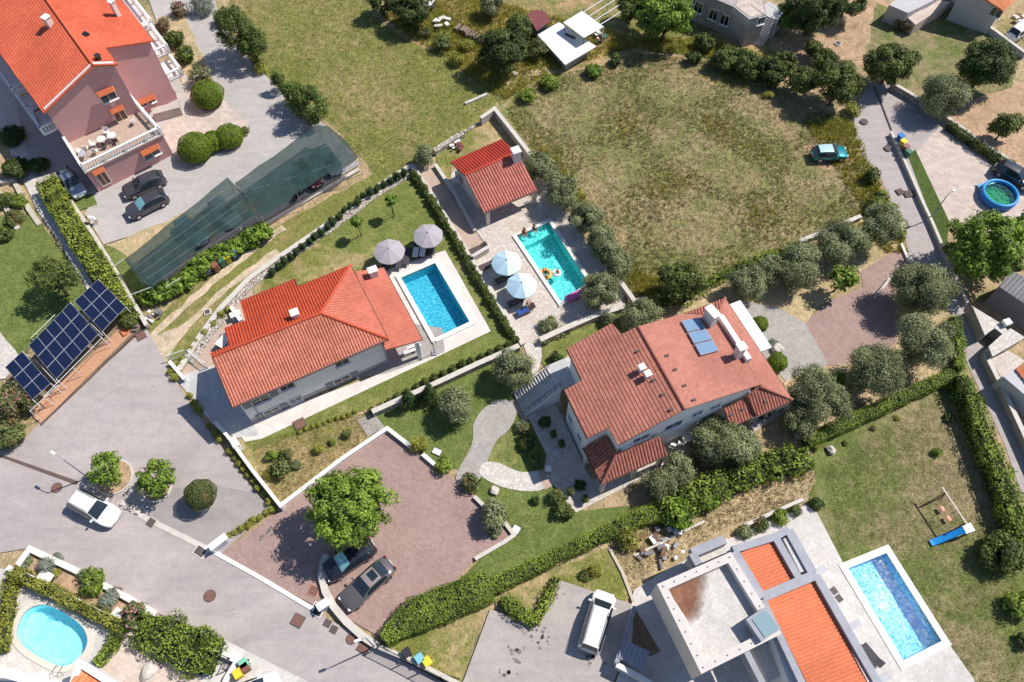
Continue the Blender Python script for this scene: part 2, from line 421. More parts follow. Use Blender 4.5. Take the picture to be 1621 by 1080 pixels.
def roof_obj(name, faces, mat, parent, mode='col', period=.38, amp=.05, caps=(), capmat=None, thick=.12):
    """faces: list of (anchors, outline_px)"""
    mb = MB(); pls = []; spans = []
    for it in faces:
        pl = plane3(it[0]); pls.append(pl); n0 = len(mb.f)
        md = it[2] if len(it) > 2 and it[2] else mode
        roof_face(mb, pl, it[1], md, period, amp, thick); spans.append((n0, len(mb.f), pl, it[3] if len(it) > 3 else None))
    o = mb.build(name, mat, parent); me = o.data; og = org(o)
    uvl = me.uv_layers.new(name='UVMap')
    for a, b, (n, p0), mt in spans:
        mi = 0
        if mt:
            me.materials.append(MATS[mt]); mi = len(me.materials)-1
        dn = Vector((n.x, n.y, 0)); dn = Vector((1, 0, 0)) if dn.length < .02 else dn
        dn = (dn-n*dn.dot(n)).normalized(); u = n.cross(dn)
        for fi in range(a, b):
            me.polygons[fi].material_index = mi
            for li in me.polygons[fi].loop_indices:
                c = me.vertices[me.loops[li].vertex_index].co+og; uvl.data[li].uv = (c.dot(u), c.dot(dn))
    if caps:
        cb = MB()
        for (i, a, b) in caps:
            p, q = RP(*a, pls[i]), RP(*b, pls[i]); cb.tube([p+pls[i][0]*.02, q+pls[i][0]*.02], .13, 8)
        cb.build('ridge_cap', capmat or mat, o)
    return pls
def walls_obj(name, corners, mat, parent, z0=0, ins=.45, drop=.14):
    """corners: (px,py,plane); walls stand under the roof planes, inset from the eaves"""
    P = [RP(x, y, pl) for x, y, pl in corners]; Q = inset([(p.x, p.y) for p in P], ins); m = len(Q)
    V = []; F = []
    tops = [zpl(c[2], q.x, q.y)-drop for q, c in zip(Q, corners)]
    V = [(q.x, q.y, z0) for q in Q]+[(q.x, q.y, t) for q, t in zip(Q, tops)]
    F = [(i, (i+1) % m, (i+1) % m+m, i+m) for i in range(m)]
    mb = MB().add(V, F); o = mb.build(name, mat, parent)
    return o, Q, tops
def hitw(x, y, A, B):
    A = Vector(A).to_2d(); B = Vector(B).to_2d(); e = (B-A).normalized(); n = Vector((e.y, -e.x, 0))
    return RP(x, y, (n, Vector((A.x, A.y, 0)))), e
def window(parent, x, y, A, B, w, h, shutters=None, kind='window', fmat='white_paint', pane='window_glass', out=1, awning=None):
    """window whose centre shows at pixel x,y on the wall line A-B"""
    p, e = hitw(x, y, A, B); n = Vector((e.y, -e.x))
    if n.dot(Vector((-p.x, -p.y-0.0))) < 0: n = -n          # outward = toward the camera side
    ang = math.atan2(e.y, e.x)
    c = Vector((p.x, p.y, p.z))+Vector((n.x, n.y, 0))*.03
    b = MB()
    for s in (-1, 1):
        q = c+Vector((e.x, e.y, 0))*s*(w/2+.03); b.box(q, (.07, .1, h+.14), ang)
    for s in (-1, 1): b.box(c+Vector((0, 0, s*(h/2+.03))), (w, .1, .07), ang)
    b.box(c, (.05, .08, h), ang)
    if kind == 'window': b.box(c+Vector((n.x*.08, n.y*.08, -h/2-.08)), (w+.25, .22, .05), ang)
    f = b.build(kind, fmat, parent)
    MB().box(c-Vector((n.x, n.y, 0))*.01, (w, .05, h), ang).build('pane' if kind == 'window' else 'door_panel', pane, f)
    if shutters:
        for s in (-1, 1):
            q = c+Vector((e.x, e.y, 0))*s*(w*.75+.09)+Vector((n.x, n.y, 0))*.04
            sb = MB().box(q, (w*.48, .045, h+.05), ang)
            for k in range(int(h/.12)): sb.box(q+Vector((n.x*.025, n.y*.025, -h/2+.08+k*.12)), (w*.42, .02, .05), ang)
            sb.build('shutter', shutters, f)
    if awning:
        q = c+Vector((n.x*.4, n.y*.4, h/2+.35)); t = Vector((n.x, n.y, 0)); ee = Vector((e.x, e.y, 0))
        V = [];
        ab = MB(); hw = w/2+.15; K = 10
        for i in range(K):
            s0 = -hw+2*hw*i/K; r = 2*hw/K
            a0 = c+ee*(s0+r/2)+Vector((0, 0, h/2+.42))+t*.02; a1 = c+ee*(s0+r/2)+Vector((0, 0, h/2+.14))+t*.55
            ab.tube([a0, a1], r*.36, 6)
        ab.add([c+ee*-hw+Vector((0, 0, h/2+.38)), c+ee*hw+Vector((0, 0, h/2+.38)), c+ee*hw+t*.53+Vector((0, 0, h/2+.10)), c+ee*-hw+t*.53+Vector((0, 0, h/2+.10))], [(0, 1, 2, 3)])
        ab.build('awning', awning, f)
    return f
def ordn(i):
    return ['first', 'second', 'third', 'fourth', 'fifth', 'sixth', 'seventh', 'eighth', 'ninth', 'tenth', 'eleventh', 'twelfth', 'thirteenth', 'fourteenth', 'fifteenth', 'sixteenth', 'seventeenth', 'eighteenth', 'nineteenth', 'twentieth', 'twenty-first', 'twenty-second', 'twenty-third', 'twenty-fourth', 'twenty-fifth', 'twenty-sixth', 'twenty-seventh', 'twenty-eighth', 'twenty-ninth', 'thirtieth', 'thirty-first', 'thirty-second', 'thirty-third', 'thirty-fourth', 'thirty-fifth', 'thirty-sixth'][i]
# ---------------------------------------------------------------- foliage
def leaf_mesh(name, C, Nn, size, tint, aspect=.45, mats=(), extra=None):
    n = len(C); Nn = Nn/np.linalg.norm(Nn, axis=1)[:, None]
    r = rng.normal(size=(n, 3)); a = np.cross(Nn, r); a /= np.linalg.norm(a, axis=1)[:, None]+1e-9; b = np.cross(Nn, a)
    s = size[:, None]; fold = Nn*s*.12
    V = np.stack([C-a*s*.5, C+b*s*.5*aspect+fold, C+a*s*.5, C-b*s*.5*aspect+fold], 1).reshape(-1, 3)
    F = np.arange(4*n); me = bpy.data.meshes.new(name)
    ev, ef = (extra if extra else ([], []))
    nv = 4*n+len(ev); loops = list(F); starts = list(range(0, 4*n, 4))
    me.vertices.add(nv); allv = np.concatenate([V.reshape(-1), np.array(ev, float).reshape(-1)]) if len(ev) else V.reshape(-1)
    me.vertices.foreach_set('co', allv.astype(np.float32))
    el = [i+4*n for q in ef for i in q]; es = []; c = 4*n
    for q in ef: es.append(c); c += len(q)
    me.loops.add(4*n+len(el)); me.loops.foreach_set('vertex_index', np.concatenate([F, np.array(el, int)]).astype(np.int32))
    me.polygons.add(n+len(ef)); me.polygons.foreach_set('loop_start', np.concatenate([np.arange(0, 4*n, 4), np.array(es, int)]).astype(np.int32))
    for m in mats: me.materials.append(MATS[m])
    if len(ef) and len(mats) > 1:
        me.polygons.foreach_set('material_index', np.concatenate([np.zeros(n, int), np.ones(len(ef), int)]).astype(np.int32))
    me.update(calc_edges=True)
    at = me.attributes.new('tint', 'FLOAT', 'FACE'); at.data.foreach_set('value', np.concatenate([tint, np.full(len(ef), .2)]).astype(np.float32))
    return me
def crown_pts(rx, ry, rz, leaf, dens, lobe=.3, flat=.25, shape='round', nl=None, noise_=.18):
    """points on the outsides of many lobes packed in an ellipsoid"""
    R0 = (rx*ry)**.5; lr = lobe
    nl = nl or int(max(7, 3.0/lr**2)); C = []; NN = []; T = []; Sz = []
    L = []
    for i in range(nl):
        d = rng.normal(size=3); d[2] = d[2]*.9+.25; d /= np.linalg.norm(d); q = rng.uniform(.35, 1)**.6*(1-lr*.75)
        if shape == 'cone':
            hgt = rng.uniform(-1, 1)**1; rad = (1-(hgt+1)/2)**.8*.9+.08; an = rng.uniform(0, 6.28); c = np.array([math.cos(an)*rad*.65, math.sin(an)*rad*.65, hgt*.92]); r_ = lr*(.35+.8*rad)
        else: c = d*q; r_ = lr*rng.uniform(.65, 1.25)
        L.append((c, r_, rng.uniform(0, 1)))
    area = sum(4*math.pi*(r_*R0)**2 for _, r_, _ in L)*.55; tot = int(area*dens/(leaf*leaf*.35))
    tot = min(tot, 42000)
    w = np.array([r_**2 for _, r_, _ in L]); w /= w.sum(); cnt = rng.multinomial(tot, w)
    for (c, r_, t), k in zip(L, cnt):
        d = rng.normal(size=(k, 3)); d[:, 2] += flat; d /= np.linalg.norm(d, axis=1)[:, None]
        rr = r_*rng.uniform(.60, 1.08, size=(k, 1)); st_ = rng.uniform(size=(k, 1)) < .10; rr = np.where(st_, r_*rng.uniform(1.05, 1.42, size=(k, 1)), rr); p = c+d*rr
        out = p/(np.linalg.norm(p, axis=1)[:, None]+1e-6)
        C.append(p*np.array([rx, ry, rz])); NN.append(d*.7+out*.4+rng.normal(size=(k, 3))*.45+np.array([0, 0, .3])); T.append(np.clip(t*.55+rng.uniform(0, .5, k), 0, 1))
    C = np.concatenate(C); NN = np.concatenate(NN); T = np.concatenate(T)
    return C, NN, leaf*rng.uniform(.6, 1.35, len(C)), T
def trunk_mb(h, r, rx, n_l=5, zc=0, spread=.5):
    b = MB(); bend = rng.uniform(-.12, .12, 2)*h
    pts = [(0, 0, -.15), (bend[0]*.4, bend[1]*.4, h*.4), (bend[0], bend[1], h)]; b.tube(pts, [r*1.35, r, r*.75], 8)
    for i in range(n_l):
        a = 2*math.pi*i/n_l+rng.uniform(-.4, .4); q = rx*spread*rng.uniform(.7, 1.1); up = rng.uniform(.5, 1.0)*max(rx, zc*.8)
        m = (bend[0]+math.cos(a)*q*.45, bend[1]+math.sin(a)*q*.45, h+up*.5); e = (bend[0]+math.cos(a)*q, bend[1]+math.sin(a)*q, h+up)
        b.tube([(bend[0], bend[1], h*.92), m, e], [r*.6, r*.38, r*.12], 6)
    return b
# ================================================================ materials used
GR = lambda r, g, b: (r, g, b)
mgrass('dry_ground', ((.075, .085, .03), (.17, .17, .065)), ((.20, .15, .085), (.34, .26, .16)), .72, .10, (.33, .24, .16), 1)
mgrass('meadow_grass', ((.075, .085, .022), (.175, .175, .05)), ((.15, .12, .055), (.26, .20, .10)), .42, .07, None, 2, 1.0, 1.6)
mgrass('field_grass', ((.085, .092, .034), (.16, .155, .058)), ((.135, .105, .055), (.245, .19, .11)), .50, .13, (.23, .17, .10), 3, 1.0, 1.8)
mgrass('scrub_grass', ((.06, .08, .022), (.15, .16, .045)), ((.20, .13, .06), (.33, .24, .13)), .50, .12, (.30, .22, .15), 4)
mgrass('lawn_grass', ((.075, .093, .022), (.155, .17, .05)), ((.20, .17, .075), (.30, .25, .12)), .28, .12, None, 5)
mgrass('patchy_lawn', ((.08, .095, .022), (.18, .18, .05)), ((.21, .16, .08), (.33, .25, .14)), .55, .12, None, 6)
mgrass('garden_lawn', ((.06, .082, .02), (.125, .155, .045)), ((.15, .15, .05), (.24, .21, .09)), .22, .10, None, 7)
mgrass('back_lawn', ((.06, .078, .022), (.13, .15, .045)), ((.15, .125, .065), (.24, .19, .115)), .46, .08, None, 8)
mgrass('green_strip', ((.03, .05, .012), (.07, .10, .025)), ((.10, .13, .03), (.18, .18, .06)), .1, .2, None, 9)
mgrass('sandy_soil', ((.25, .22, .12), (.34, .28, .17)), ((.42, .33, .23), (.56, .46, .34)), .85, .2, None, 10, 1.0, 1.15)
mgrass('bare_soil', ((.20, .15, .08), (.30, .22, .13)), ((.34, .22, .14), (.46, .33, .22)), .8, .2, None, 11, 1.0, 1.15)
mgrass('straw_soil', ((.20, .18, .06), (.30, .25, .10)), ((.36, .27, .15), (.50, .40, .25)), .8, .2, None, 12, 1.0, 1.15)
masphalt('street_asphalt', (.43, .38, .37), .22)
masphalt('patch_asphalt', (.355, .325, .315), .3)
masphalt('lane_asphalt', (.42, .375, .365), .18)
masphalt('court_concrete', (.42, .38, .36), .12)
masphalt('yard_concrete', (.46, .43, .41), .16)
masphalt('grey_concrete', (.34, .33, .32), .2, False)
mpave('red_pavers', (.335, .225, .20), (.39, .27, .24), (.27, .19, .17), .42, .21, R(35), .10)
mpave('grey_pavers', (.36, .335, .31), (.44, .41, .385), (.27, .25, .235), .3, .15, R(-20), .10)
mpave('beige_pavers', (.50, .41, .36), (.60, .51, .45), (.42, .34, .30), .7, .4, R(25), .10)
mpave('tan_tiles', (.46, .34, .27), (.50, .38, .31), (.40, .3, .24), .4, .4, R(25), .06)
mpave('orange_pavers', (.52, .28, .17), (.58, .33, .21), (.42, .22, .14), .3, .15, R(38), .08)
mpave('blue_grey_tiles', (.46, .46, .46), (.54, .53, .52), (.40, .40, .40), .5, .5, R(25), .06)
mpave('deck_tiles', (.66, .60, .56), (.72, .67, .63), (.60, .54, .50), .8, .8, R(25), .05)
mpave('white_tiles', (.53, .50, .475), (.62, .59, .565), (.49, .465, .44), .6, .6, R(25), .06)
mstone('crazy_paving', (.54, .48, .43), (.64, .58, .53), (.46, .40, .35), 2.3, .035, .8, (.54, .44, .34))
mstone('light_crazy_paving', (.56, .52, .48), (.66, .62, .58), (.48, .44, .40), 2.4, .04)
mstone('rubble', (.40, .36, .32), (.62, .56, .50), (.10, .08, .07), 3.2, .10)
mstone('stone_wall', (.36, .32, .28), (.55, .50, .44), (.14, .12, .10), 2.8, .10)
mplain('pale_coping', (.58, .54, .49), .8, .12, 2)
mplain('white_coping', (.76, .73, .69), .7, .06, 2)
mplain('concrete_wall', (.46, .42, .38), .85, .15, 1.5)
mplain('beige_wall', (.52, .46, .38), .85, .15, 1.5)
mplain('white_wall', (.80, .80, .80), .7, .05, .8)
mplain('cream_wall', (.66, .60, .52), .7, .05, .8)
mplain('pink_wall', (.62, .34, .33), .8, .05, .6)
mplain('grey_wall', (.50, .49, .50), .8, .06, .6)
mplain('dark_wall', (.20, .19, .20), .8, .08, .6)
mplain('old_wall', (.38, .35, .33), .85, .2, .8)
mplain('white_paint', (.80, .79, .77), .5, .03, 2)
mplain('white_metal', (.78, .78, .78), .4, .03, 2)
mplain('chimney_plaster', (.70, .66, .62), .8, .08, 2)
mplain('grey_paint', (.42, .43, .47), .6, .1, 2)
mplain('zinc', (.30, .31, .36), .55, .14, 1.2, 0)
mplain('parapet_paint', (.62, .575, .545), .7, .06, 1.5)
mplain('dark_metal', (.035, .035, .04), .5, .1, 2)
mplain('black_plastic', (.02, .02, .022), .5, .1, 2)
mplain('rust_iron', (.20, .10, .08), .8, .2, 4)
mplain('dark_iron', (.11, .085, .08), .8, .2, 4)
mplain('oil_stain', (.20, .175, .165), .8, .2, 4)
mplain('panel_frame', (.42, .45, .50), .5, .05, 2)
mplain('gutter_metal', (.13, .06, .045), .5, .1, 2)
mplain('lane_seam', (.22, .20, .19), .9, .2, 4)
mplain('dark_strip', (.13, .09, .075), .8, .2, 4)
mplain('brown_wood', (.17, .09, .05), .7, .2, 4)
mplain('bark', (.13, .10, .07), .9, .25, 5)
mplain('olive_bark', (.20, .175, .15), .9, .25, 5)
mplain('earth', (.24, .17, .11), .95, .2, 3)
mplain('dark_grey_shutter', (.14, .14, .15), .6, .08, 3)
mplain('stone_grey_shutter', (.30, .31, .31), .6, .08, 3)
mplain('dark_red', (.16, .02, .025), .6, .15, 2)
mplain('maroon_metal', (.20, .06, .06), .5, .1, 1)
m_, nt_, b_ = nodes('rust_soil'); b_.inputs['Roughness'].default_value = .95
nt_.links.new(ramp(nt_, noise(nt_, pos(nt_), 1.3, 5, .7), [(.3, (.12, .055, .035)), (.7, (.34, .16, .09))]), b_.inputs['Base Color'])
fa_ = N(nt_, 'ShaderNodeAttribute', attribute_name='fade'); nt_.links.new(ramp(nt_, math_(nt_, 'ADD', fa_.outputs['Fac'], math_(nt_, 'MULTIPLY', math_(nt_, 'SUBTRACT', noise(nt_, pos(nt_), 2.2, 5, .75), .5), .3)), BW(.10, .42)), b_.inputs['Alpha']); MATS['rust_soil'] = m_
mplain('rock', (.55, .50, .45), .9, .2, 2, bmp=.1)
mplain('rubber', (.018, .018, .02), .85, .1, 3)
mplain('alloy', (.50, .50, .52), .3, .05, 3, .8)
mplain('fabric_grey', (.40, .37, .40), .9, .03, 2)
mplain('fabric_blue', (.42, .60, .72), .9, .03, 2)
mplain('fabric_pale_blue', (.62, .72, .76), .9, .03, 2)
mplain('lounger_brown', (.10, .075, .07), .8, .1, 3)
mplain('lounger_dark', (.06, .055, .065), .8, .1, 3)
mplain('cushion_white', (.78, .77, .75), .9, .04, 2)
mplain('bin_brown', (.25, .10, .07), .5, .05, 2)
mplain('bin_green', (.05, .16, .11), .5, .05, 2)
mplain('bin_yellow', (.80, .62, .04), .5, .05, 2)
mplain('bin_blue', (.02, .18, .50), .5, .05, 2)
mplain('bin_cyan', (.20, .52, .62), .5, .05, 2)
mplain('bin_mint', (.22, .55, .40), .5, .05, 2)
mplain('bin_black', (.03, .03, .04), .5, .05, 2)
mplain('slide_blue', (.02, .28, .68), .35, .05, 2)
mplain('seat_red', (.62, .22, .16), .5, .05, 2)
mplain('ring_orange', (.85, .42, .08), .4, .08, 3)
mplain('ring_white', (.82, .78, .76), .4, .05, 3)
mplain('float_pink', (.75, .18, .50), .35, .1, 3)
mplain('pool_ring_blue', (.02, .16, .55), .4, .05, 2)
mplain('green_water_liner', (.38, .72, .58), .5, .1, 2)
mplain('wood_pile', (.24, .18, .14), .9, .35, 6)
mplain('skin', (.50, .28, .19), .6, .05, 3)
mplain('skin_tan', (.38, .20, .13), .6, .05, 3)
mplain('hair_dark', (.03, .02, .015), .8, .1, 3)
mplain('cloth_white', (.80, .78, .76), .9, .04, 3)
mplain('cloth_blue', (.03, .08, .30), .9, .05, 3)
mplain('cloth_red', (.45, .06, .06), .9, .05, 3)
mplain('cloth_black', (.02, .02, .025), .9, .05, 3)
mplain('light_blue_plastic', (.18, .50, .72), .5, .05, 2)
mtile('roof_orange', (.62, .12, .06), (.68, .15, .075), .3, .28, stain=(.54, .10, .05))
mtile('roof_red_tile', (.47, .07, .03), (.53, .09, .04), stain=(.42, .06, .035))
mtile('roof_bleached_tile', (.50, .17, .11), (.58, .22, .145), stain=(.40, .12, .09))
mtile('roof_faded_tile', (.56, .17, .11), (.61, .205, .14), stain=(.50, .14, .09))
mtile('roof_weathered', (.34, .125, .09), (.42, .165, .12), .3, .32, stain=(.32, .13, .105))
mtile('roof_dark_red', (.44, .05, .03), (.50, .07, .04), stain=(.36, .05, .04))
mtile('roof_dusty_red', (.42, .14, .105), (.50, .185, .145), stain=(.33, .10, .09))
mtile('roof_salmon', (.47, .19, .14), (.53, .225, .17), .3, .32, stain=(.42, .18, .15))
mtile('roof_panel_orange', (.66, .19, .09), (.70, .21, .10), .5, 3.0, stain=(.52, .16, .09))
mtile('roof_clay_bright', (.66, .22, .09), (.72, .28, .13), stain=(.45, .16, .09))
mtile('roof_fibre_cement', (.33, .32, .33), (.38, .37, .37), .2, 1.2, stain=(.22, .21, .21))
mplain('orange_awning', (.66, .20, .08), .7, .15, 4)
mglass('window_glass'); mglass('dark_glass', (.015, .02, .03)); mglass('car_glass', (.02, .03, .04), .05)
mglass('sunshade_glass', (.22, .48, .52), .3); mglass('skylight_glass', (.25, .36, .40), .1)
mglass('solar_cell', (.008, .014, .045), .12); mglass('collector_glass', (.16, .27, .42), .25)
mwater('water_deep', (.60, .90, .97)); mwater('water_turquoise', (.66, .97, .97)); mwater('water_bright', (.72, .93, .99)); mwater('water_pale', (.72, .95, 1.0), .02)
mwater('water_green', (.55, .85, .72), .01)
mpool('lining_blue', (.03, .36, .50), (.30, .78, .86), 6.5, .8)
mpool('lining_turquoise', (.06, .48, .50), (.45, .95, .92), 6.0, .9)
mpool('lining_sky', (.12, .42, .72), (.66, .92, .97), 5.5, .9)
mpool('lining_pale', (.50, .86, .93), (.72, .93, .96), 2.5, .6)
mnet('shade_net', (.035, .068, .066), .82)
mnet('shade_net_pale', (.10, .22, .22), .55)
def mpaint(name, c, metal=.3):
    m, nt, b = nodes(name); b.inputs['Base Color'].default_value = (*c, 1); b.inputs['Metallic'].default_value = metal
    b.inputs['Roughness'].default_value = .32; b.inputs['Coat Weight'].default_value = .8; b.inputs['Coat Roughness'].default_value = .06; MATS[name] = m
mpaint('paint_taupe', (.36, .31, .30), .3); mpaint('paint_white', (.80, .80, .80), 0); mpaint('paint_grey', (.16, .145, .145), .4); mpaint('paint_black', (.02, .023, .035), .2)
mpaint('paint_dark', (.085, .08, .095), .4); mpaint('paint_teal', (.0, .22, .26), .3); mpaint('paint_silver', (.36, .42, .48), .6)
mpaint('paint_red', (.14, .01, .015), .2); mpaint('paint_bluegrey', (.20, .32, .40), .4); mpaint('paint_pale_teal', (.45, .68, .68), .1)
mplain('lamp_red', (.14, .012, .012), .3, .02, 3); mplain('lamp_clear', (.75, .76, .78), .15, .02, 3)
# leaves
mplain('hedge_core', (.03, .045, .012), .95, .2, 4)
mleaf('leaf_olive', (.085, .10, .035), (.40, .44, .22), .18)
mleaf('leaf_dark', (.018, .035, .010), (.13, .185, .045), .18)
mleaf('leaf_mid', (.028, .045, .010), (.21, .265, .06), .18)
mleaf('leaf_bright', (.04, .085, .010), (.31, .45, .06), .18)
mleaf('leaf_hedge', (.05, .085, .010), (0.360, 0.480, 0.068), .18)
mleaf('leaf_hedge_yellow', (.09, .12, .012), (0.476, 0.560, 0.084), .18)
mleaf('leaf_ball', (.06, .11, .008), (0.338, 0.468, 0.039), .18)
mleaf('leaf_privet', (.03, .06, .012), (0.238, 0.280, 0.084), .18, (.22, .15, .06))
mleaf('leaf_reddish', (.07, .06, .03), (0.312, 0.221, 0.117), .18, (.26, .11, .09))
mleaf('leaf_oleander', (.04, .07, .02), (0.252, 0.294, 0.098), .18, (.26, .15, .07))
mleaf('leaf_silver', (.12, .15, .11), (0.432, 0.480, 0.396), .18)
mleaf('leaf_yellow', (.12, .13, .015), (0.504, 0.504, 0.096), .18)
mleaf('leaf_cypress', (.015, .04, .012), (0.077, 0.132, 0.033), .18)
mleaf('leaf_conifer', (.03, .06, .012), (.19, .25, .05), .18)
mleaf('petal_pink', (.45, .16, .18), (.70, .35, .36), .3)
mleaf('petal_white', (.70, .68, .60), (.85, .83, .78), .3)
mleaf('blade_dry', (.25, .20, .11), (.58, .48, .30), .35)
mleaf('blade_green', (.13, .16, .04), (.34, .36, .10), .35)
mleaf('blade_weed', (.20, .21, .04), (.58, .50, .08), .35)
# ================================================================ pools (their holes are cut out of the ground)
def gp(px, h=0): return [G(x, y, h).to_2d() for x, y in px]
POOL_A = gp([(635.5, 441.5), (689, 418.5), (743.5, 511), (689, 537)])
POOL_B = gp([(819, 377), (869, 353.5), (931, 449), (887.5, 479)])
POOL_C = gp([(1341, 901), (1401.5, 876.5), (1488.5, 1015.5), (1428, 1046)])
POOL_D = smooth_poly(gp([(28, 996), (40, 968), (66, 956), (90, 963), (128, 986), (142, 1008), (138, 1030), (120, 1050), (101, 1057), (78, 1049), (40, 1026), (28, 1008)]), 2)
HOLES = [POOL_A, POOL_B, POOL_C, POOL_D]
# ================================================================ ground
base = MB()
V = [Vector(p) for p in ((-260, -60, 0), (260, -60, 0), (260, 260, 0), (-260, 260, 0))]
tr = tessellate_polygon([V]+[[Vector((p[0], p[1], 0)) for p in h] for h in HOLES]); allp = V+[Vector((p[0], p[1], 0)) for h in HOLES for p in h]
for t in tr:
    a, b, c = t; ar = (allp[b]-allp[a]).cross(allp[c]-allp[a]).z
    if abs(ar) > 1e-9: base.f.append((a, b, c) if ar > 0 else (c, b, a))
base.v = [tuple(p) for p in allp]; struct(base.build('ground', 'dry_ground'))
def band(name, px, w, mat, rag=0, step=1.0):
    pts = [G(*p).to_2d() for p in px]; q = strip(pts, w)
    if rag: q = ragged(q, rag, step)
    SZ[0] += .0025
    return struct(MB().prism(q, -.02, SZ[0]).build(name, mat))
sheet('meadow', [(330, -90), (560, -90), (600, 30), (640, 58), (700, 85), (745, 120), (792, 150), (783, 172), (700, 238), (655, 262), (560, 330), (440, 412), (370, 470), (330, 525), (285, 592), (248, 545), (232, 520), (300, 455), (420, 375), (480, 335), (590, 275), (560, 240), (520, 195), (430, 130), (395, 95)], 'meadow_grass', .3)
band('dirt_track', [(236, 540), (262, 512), (320, 462), (385, 408), (425, 378), (450, 360)], .8, 'sandy_soil', .22)
band('dirt_track', [(252, 548), (300, 512), (345, 468), (392, 430), (440, 398)], .75, 'sandy_soil', .22)
sheet('path', [(236, 540), (255, 528), (275, 520), (300, 520), (280, 545), (262, 575), (246, 556)], 'sandy_soil', .2)
sheet('scrubland', [(590, -120), (1130, -90), (1210, 60), (1240, 110), (1130, 95), (1000, 75), (950, 100), (870, 110), (820, 150), (792, 168), (745, 128), (700, 88), (640, 58)], 'scrub_grass', .4)
sheet('gravel_patch', [(800, 130), (830, 112), (870, 103), (868, 112), (840, 125), (810, 142)], 'sandy_soil', .2)
sheet('dry_field', [(790, 178), (815, 148), (870, 118), (950, 104), (1000, 80), (1130, 95), (1200, 115), (1280, 165), (1352, 190), (1356, 240), (1385, 285), (1405, 330), (1363, 350), (1268, 388), (1140, 440), (1060, 475), (1005, 478), (982, 446), (950, 400), (900, 330), (842, 246)], 'field_grass', .4)
sheet('bare_earth', [(1275, 232), (1345, 228), (1352, 262), (1300, 268)], 'bare_soil', .3)
sheet('dirt_lane', [(1228, 72), (1290, 58), (1330, 10), (1360, -60), (1440, -60), (1395, 20), (1372, 60), (1365, 110), (1385, 138), (1350, 135), (1240, 95)], 'bare_soil', .5)
sheet('lawn', [(1378, 40), (1388, 5), (1440, 25), (1452, 40), (1505, 8), (1575, 58), (1610, 95), (1600, 150), (1500, 182), (1420, 138), (1372, 115)], 'back_lawn', .3)
sheet('dry_garden', [(1500, 186), (1560, 150), (1621, 130), (1720, 150), (1720, 330), (1612, 268)], 'bare_soil', .4)
sheet('road', [(1360, 158), (1378, 132), (1425, 136), (1497, 190), (1447, 244), (1437, 248), (1476, 352), (1532, 482), (1556, 540), (1580, 590), (1640, 725), (1700, 860), (1680, 900), (1613, 771), (1590, 704), (1566, 652), (1535, 584), (1512, 528), (1480, 470), (1440, 415), (1432, 372), (1410, 322), (1392, 275), (1372, 262), (1354, 216), (1352, 190)], 'lane_asphalt', 0)
sheet('paved_yard', [(1497, 190), (1625, 275), (1720, 340), (1720, 380), (1500, 362), (1447, 244)], 'beige_pavers')
sheet('grass_strip', [(1437, 247), (1449, 237), (1503, 352), (1497, 400), (1476, 352)], 'green_strip')
sheet('olive_grove_ground', [(1060, 478), (1140, 442), (1268, 390), (1405, 332), (1432, 400), (1365, 428), (1310, 476), (1275, 516), (1240, 500), (1180, 478), (1140, 470), (1090, 500)], 'straw_soil', .3)
sheet('driveway', [(1362, 430), (1424, 392), (1440, 414), (1448, 450), (1415, 500), (1420, 540), (1380, 580), (1308, 578), (1274, 513), (1310, 478), (1366, 455)], 'red_pavers')
sheet('driveway', [(1176, 478), (1230, 486), (1274, 512), (1311, 576), (1290, 590), (1245, 606), (1205, 560)], 'grey_pavers')
sheet('olive_grove_ground', [(1420, 480), (1500, 470), (1530, 570), (1510, 592), (1290, 695), (1280, 725), (1100, 790), (1000, 825), (985, 815), (1100, 735), (1250, 660), (1240, 606), (1290, 588), (1380, 575), (1420, 540)], 'straw_soil', .3)
sheet('back_lawn', [(1287, 726), (1290, 702), (1505, 604), (1530, 610), (1600, 840), (1700, 1080), (1700, 1140), (1350, 1140), (1290, 900), (1285, 815)], 'back_lawn', .3)
sheet('dry_slope', [(985, 838), (1100, 795), (1282, 730), (1292, 760), (1275, 790), (1160, 830), (1060, 880), (1015, 905), (1000, 935), (1000, 950), (965, 880), (940, 860)], 'straw_soil', .3)
sheet('dry_slope', [(960, 870), (985, 868), (1060, 900), (1005, 942)], 'straw_soil', .2)
# gardens of the two houses
sheet('side_garden', [(395, 700), (575, 655), (613, 678), (540, 735), (447, 800), (410, 765), (385, 715)], 'patchy_lawn', .15)
sheet('lawn', [(400, 450), (440, 415), (560, 330), (648, 266), (655, 262), (700, 330), (760, 425), (826, 548), (700, 600), (520, 672), (400, 715), (380, 690), (620, 585), (700, 560), (777, 525), (702, 400), (560, 430), (430, 470)], 'lawn_grass', .08)
sheet('lawn', [(560, 425), (400, 470), (395, 455), (430, 430), (500, 385), (600, 410)], 'patchy_lawn', .2)
sheet('garden', [(590, 662), (640, 632), (820, 552), (850, 590), (830, 615), (790, 650), (760, 690), (735, 745), (690, 738), (649, 706), (613, 678)], 'garden_lawn', .12)
sheet('garden', [(745, 745), (765, 700), (800, 655), (835, 640), (860, 700), (870, 745), (905, 808), (1000, 800), (990, 830), (740, 935), (690, 950), (760, 885), (810, 850), (755, 790), (740, 760)], 'garden_lawn', .15)
sheet('garden', [(830, 548), (850, 545), (990, 490), (1010, 520), (960, 530), (900, 560), (870, 590)], 'lawn_grass', .15)
# terrace by the track
sheet('gravel_terrace', [(290, 590), (330, 520), (400, 455), (400, 470), (385, 560), (350, 620), (300, 620)], 'tan_tiles')
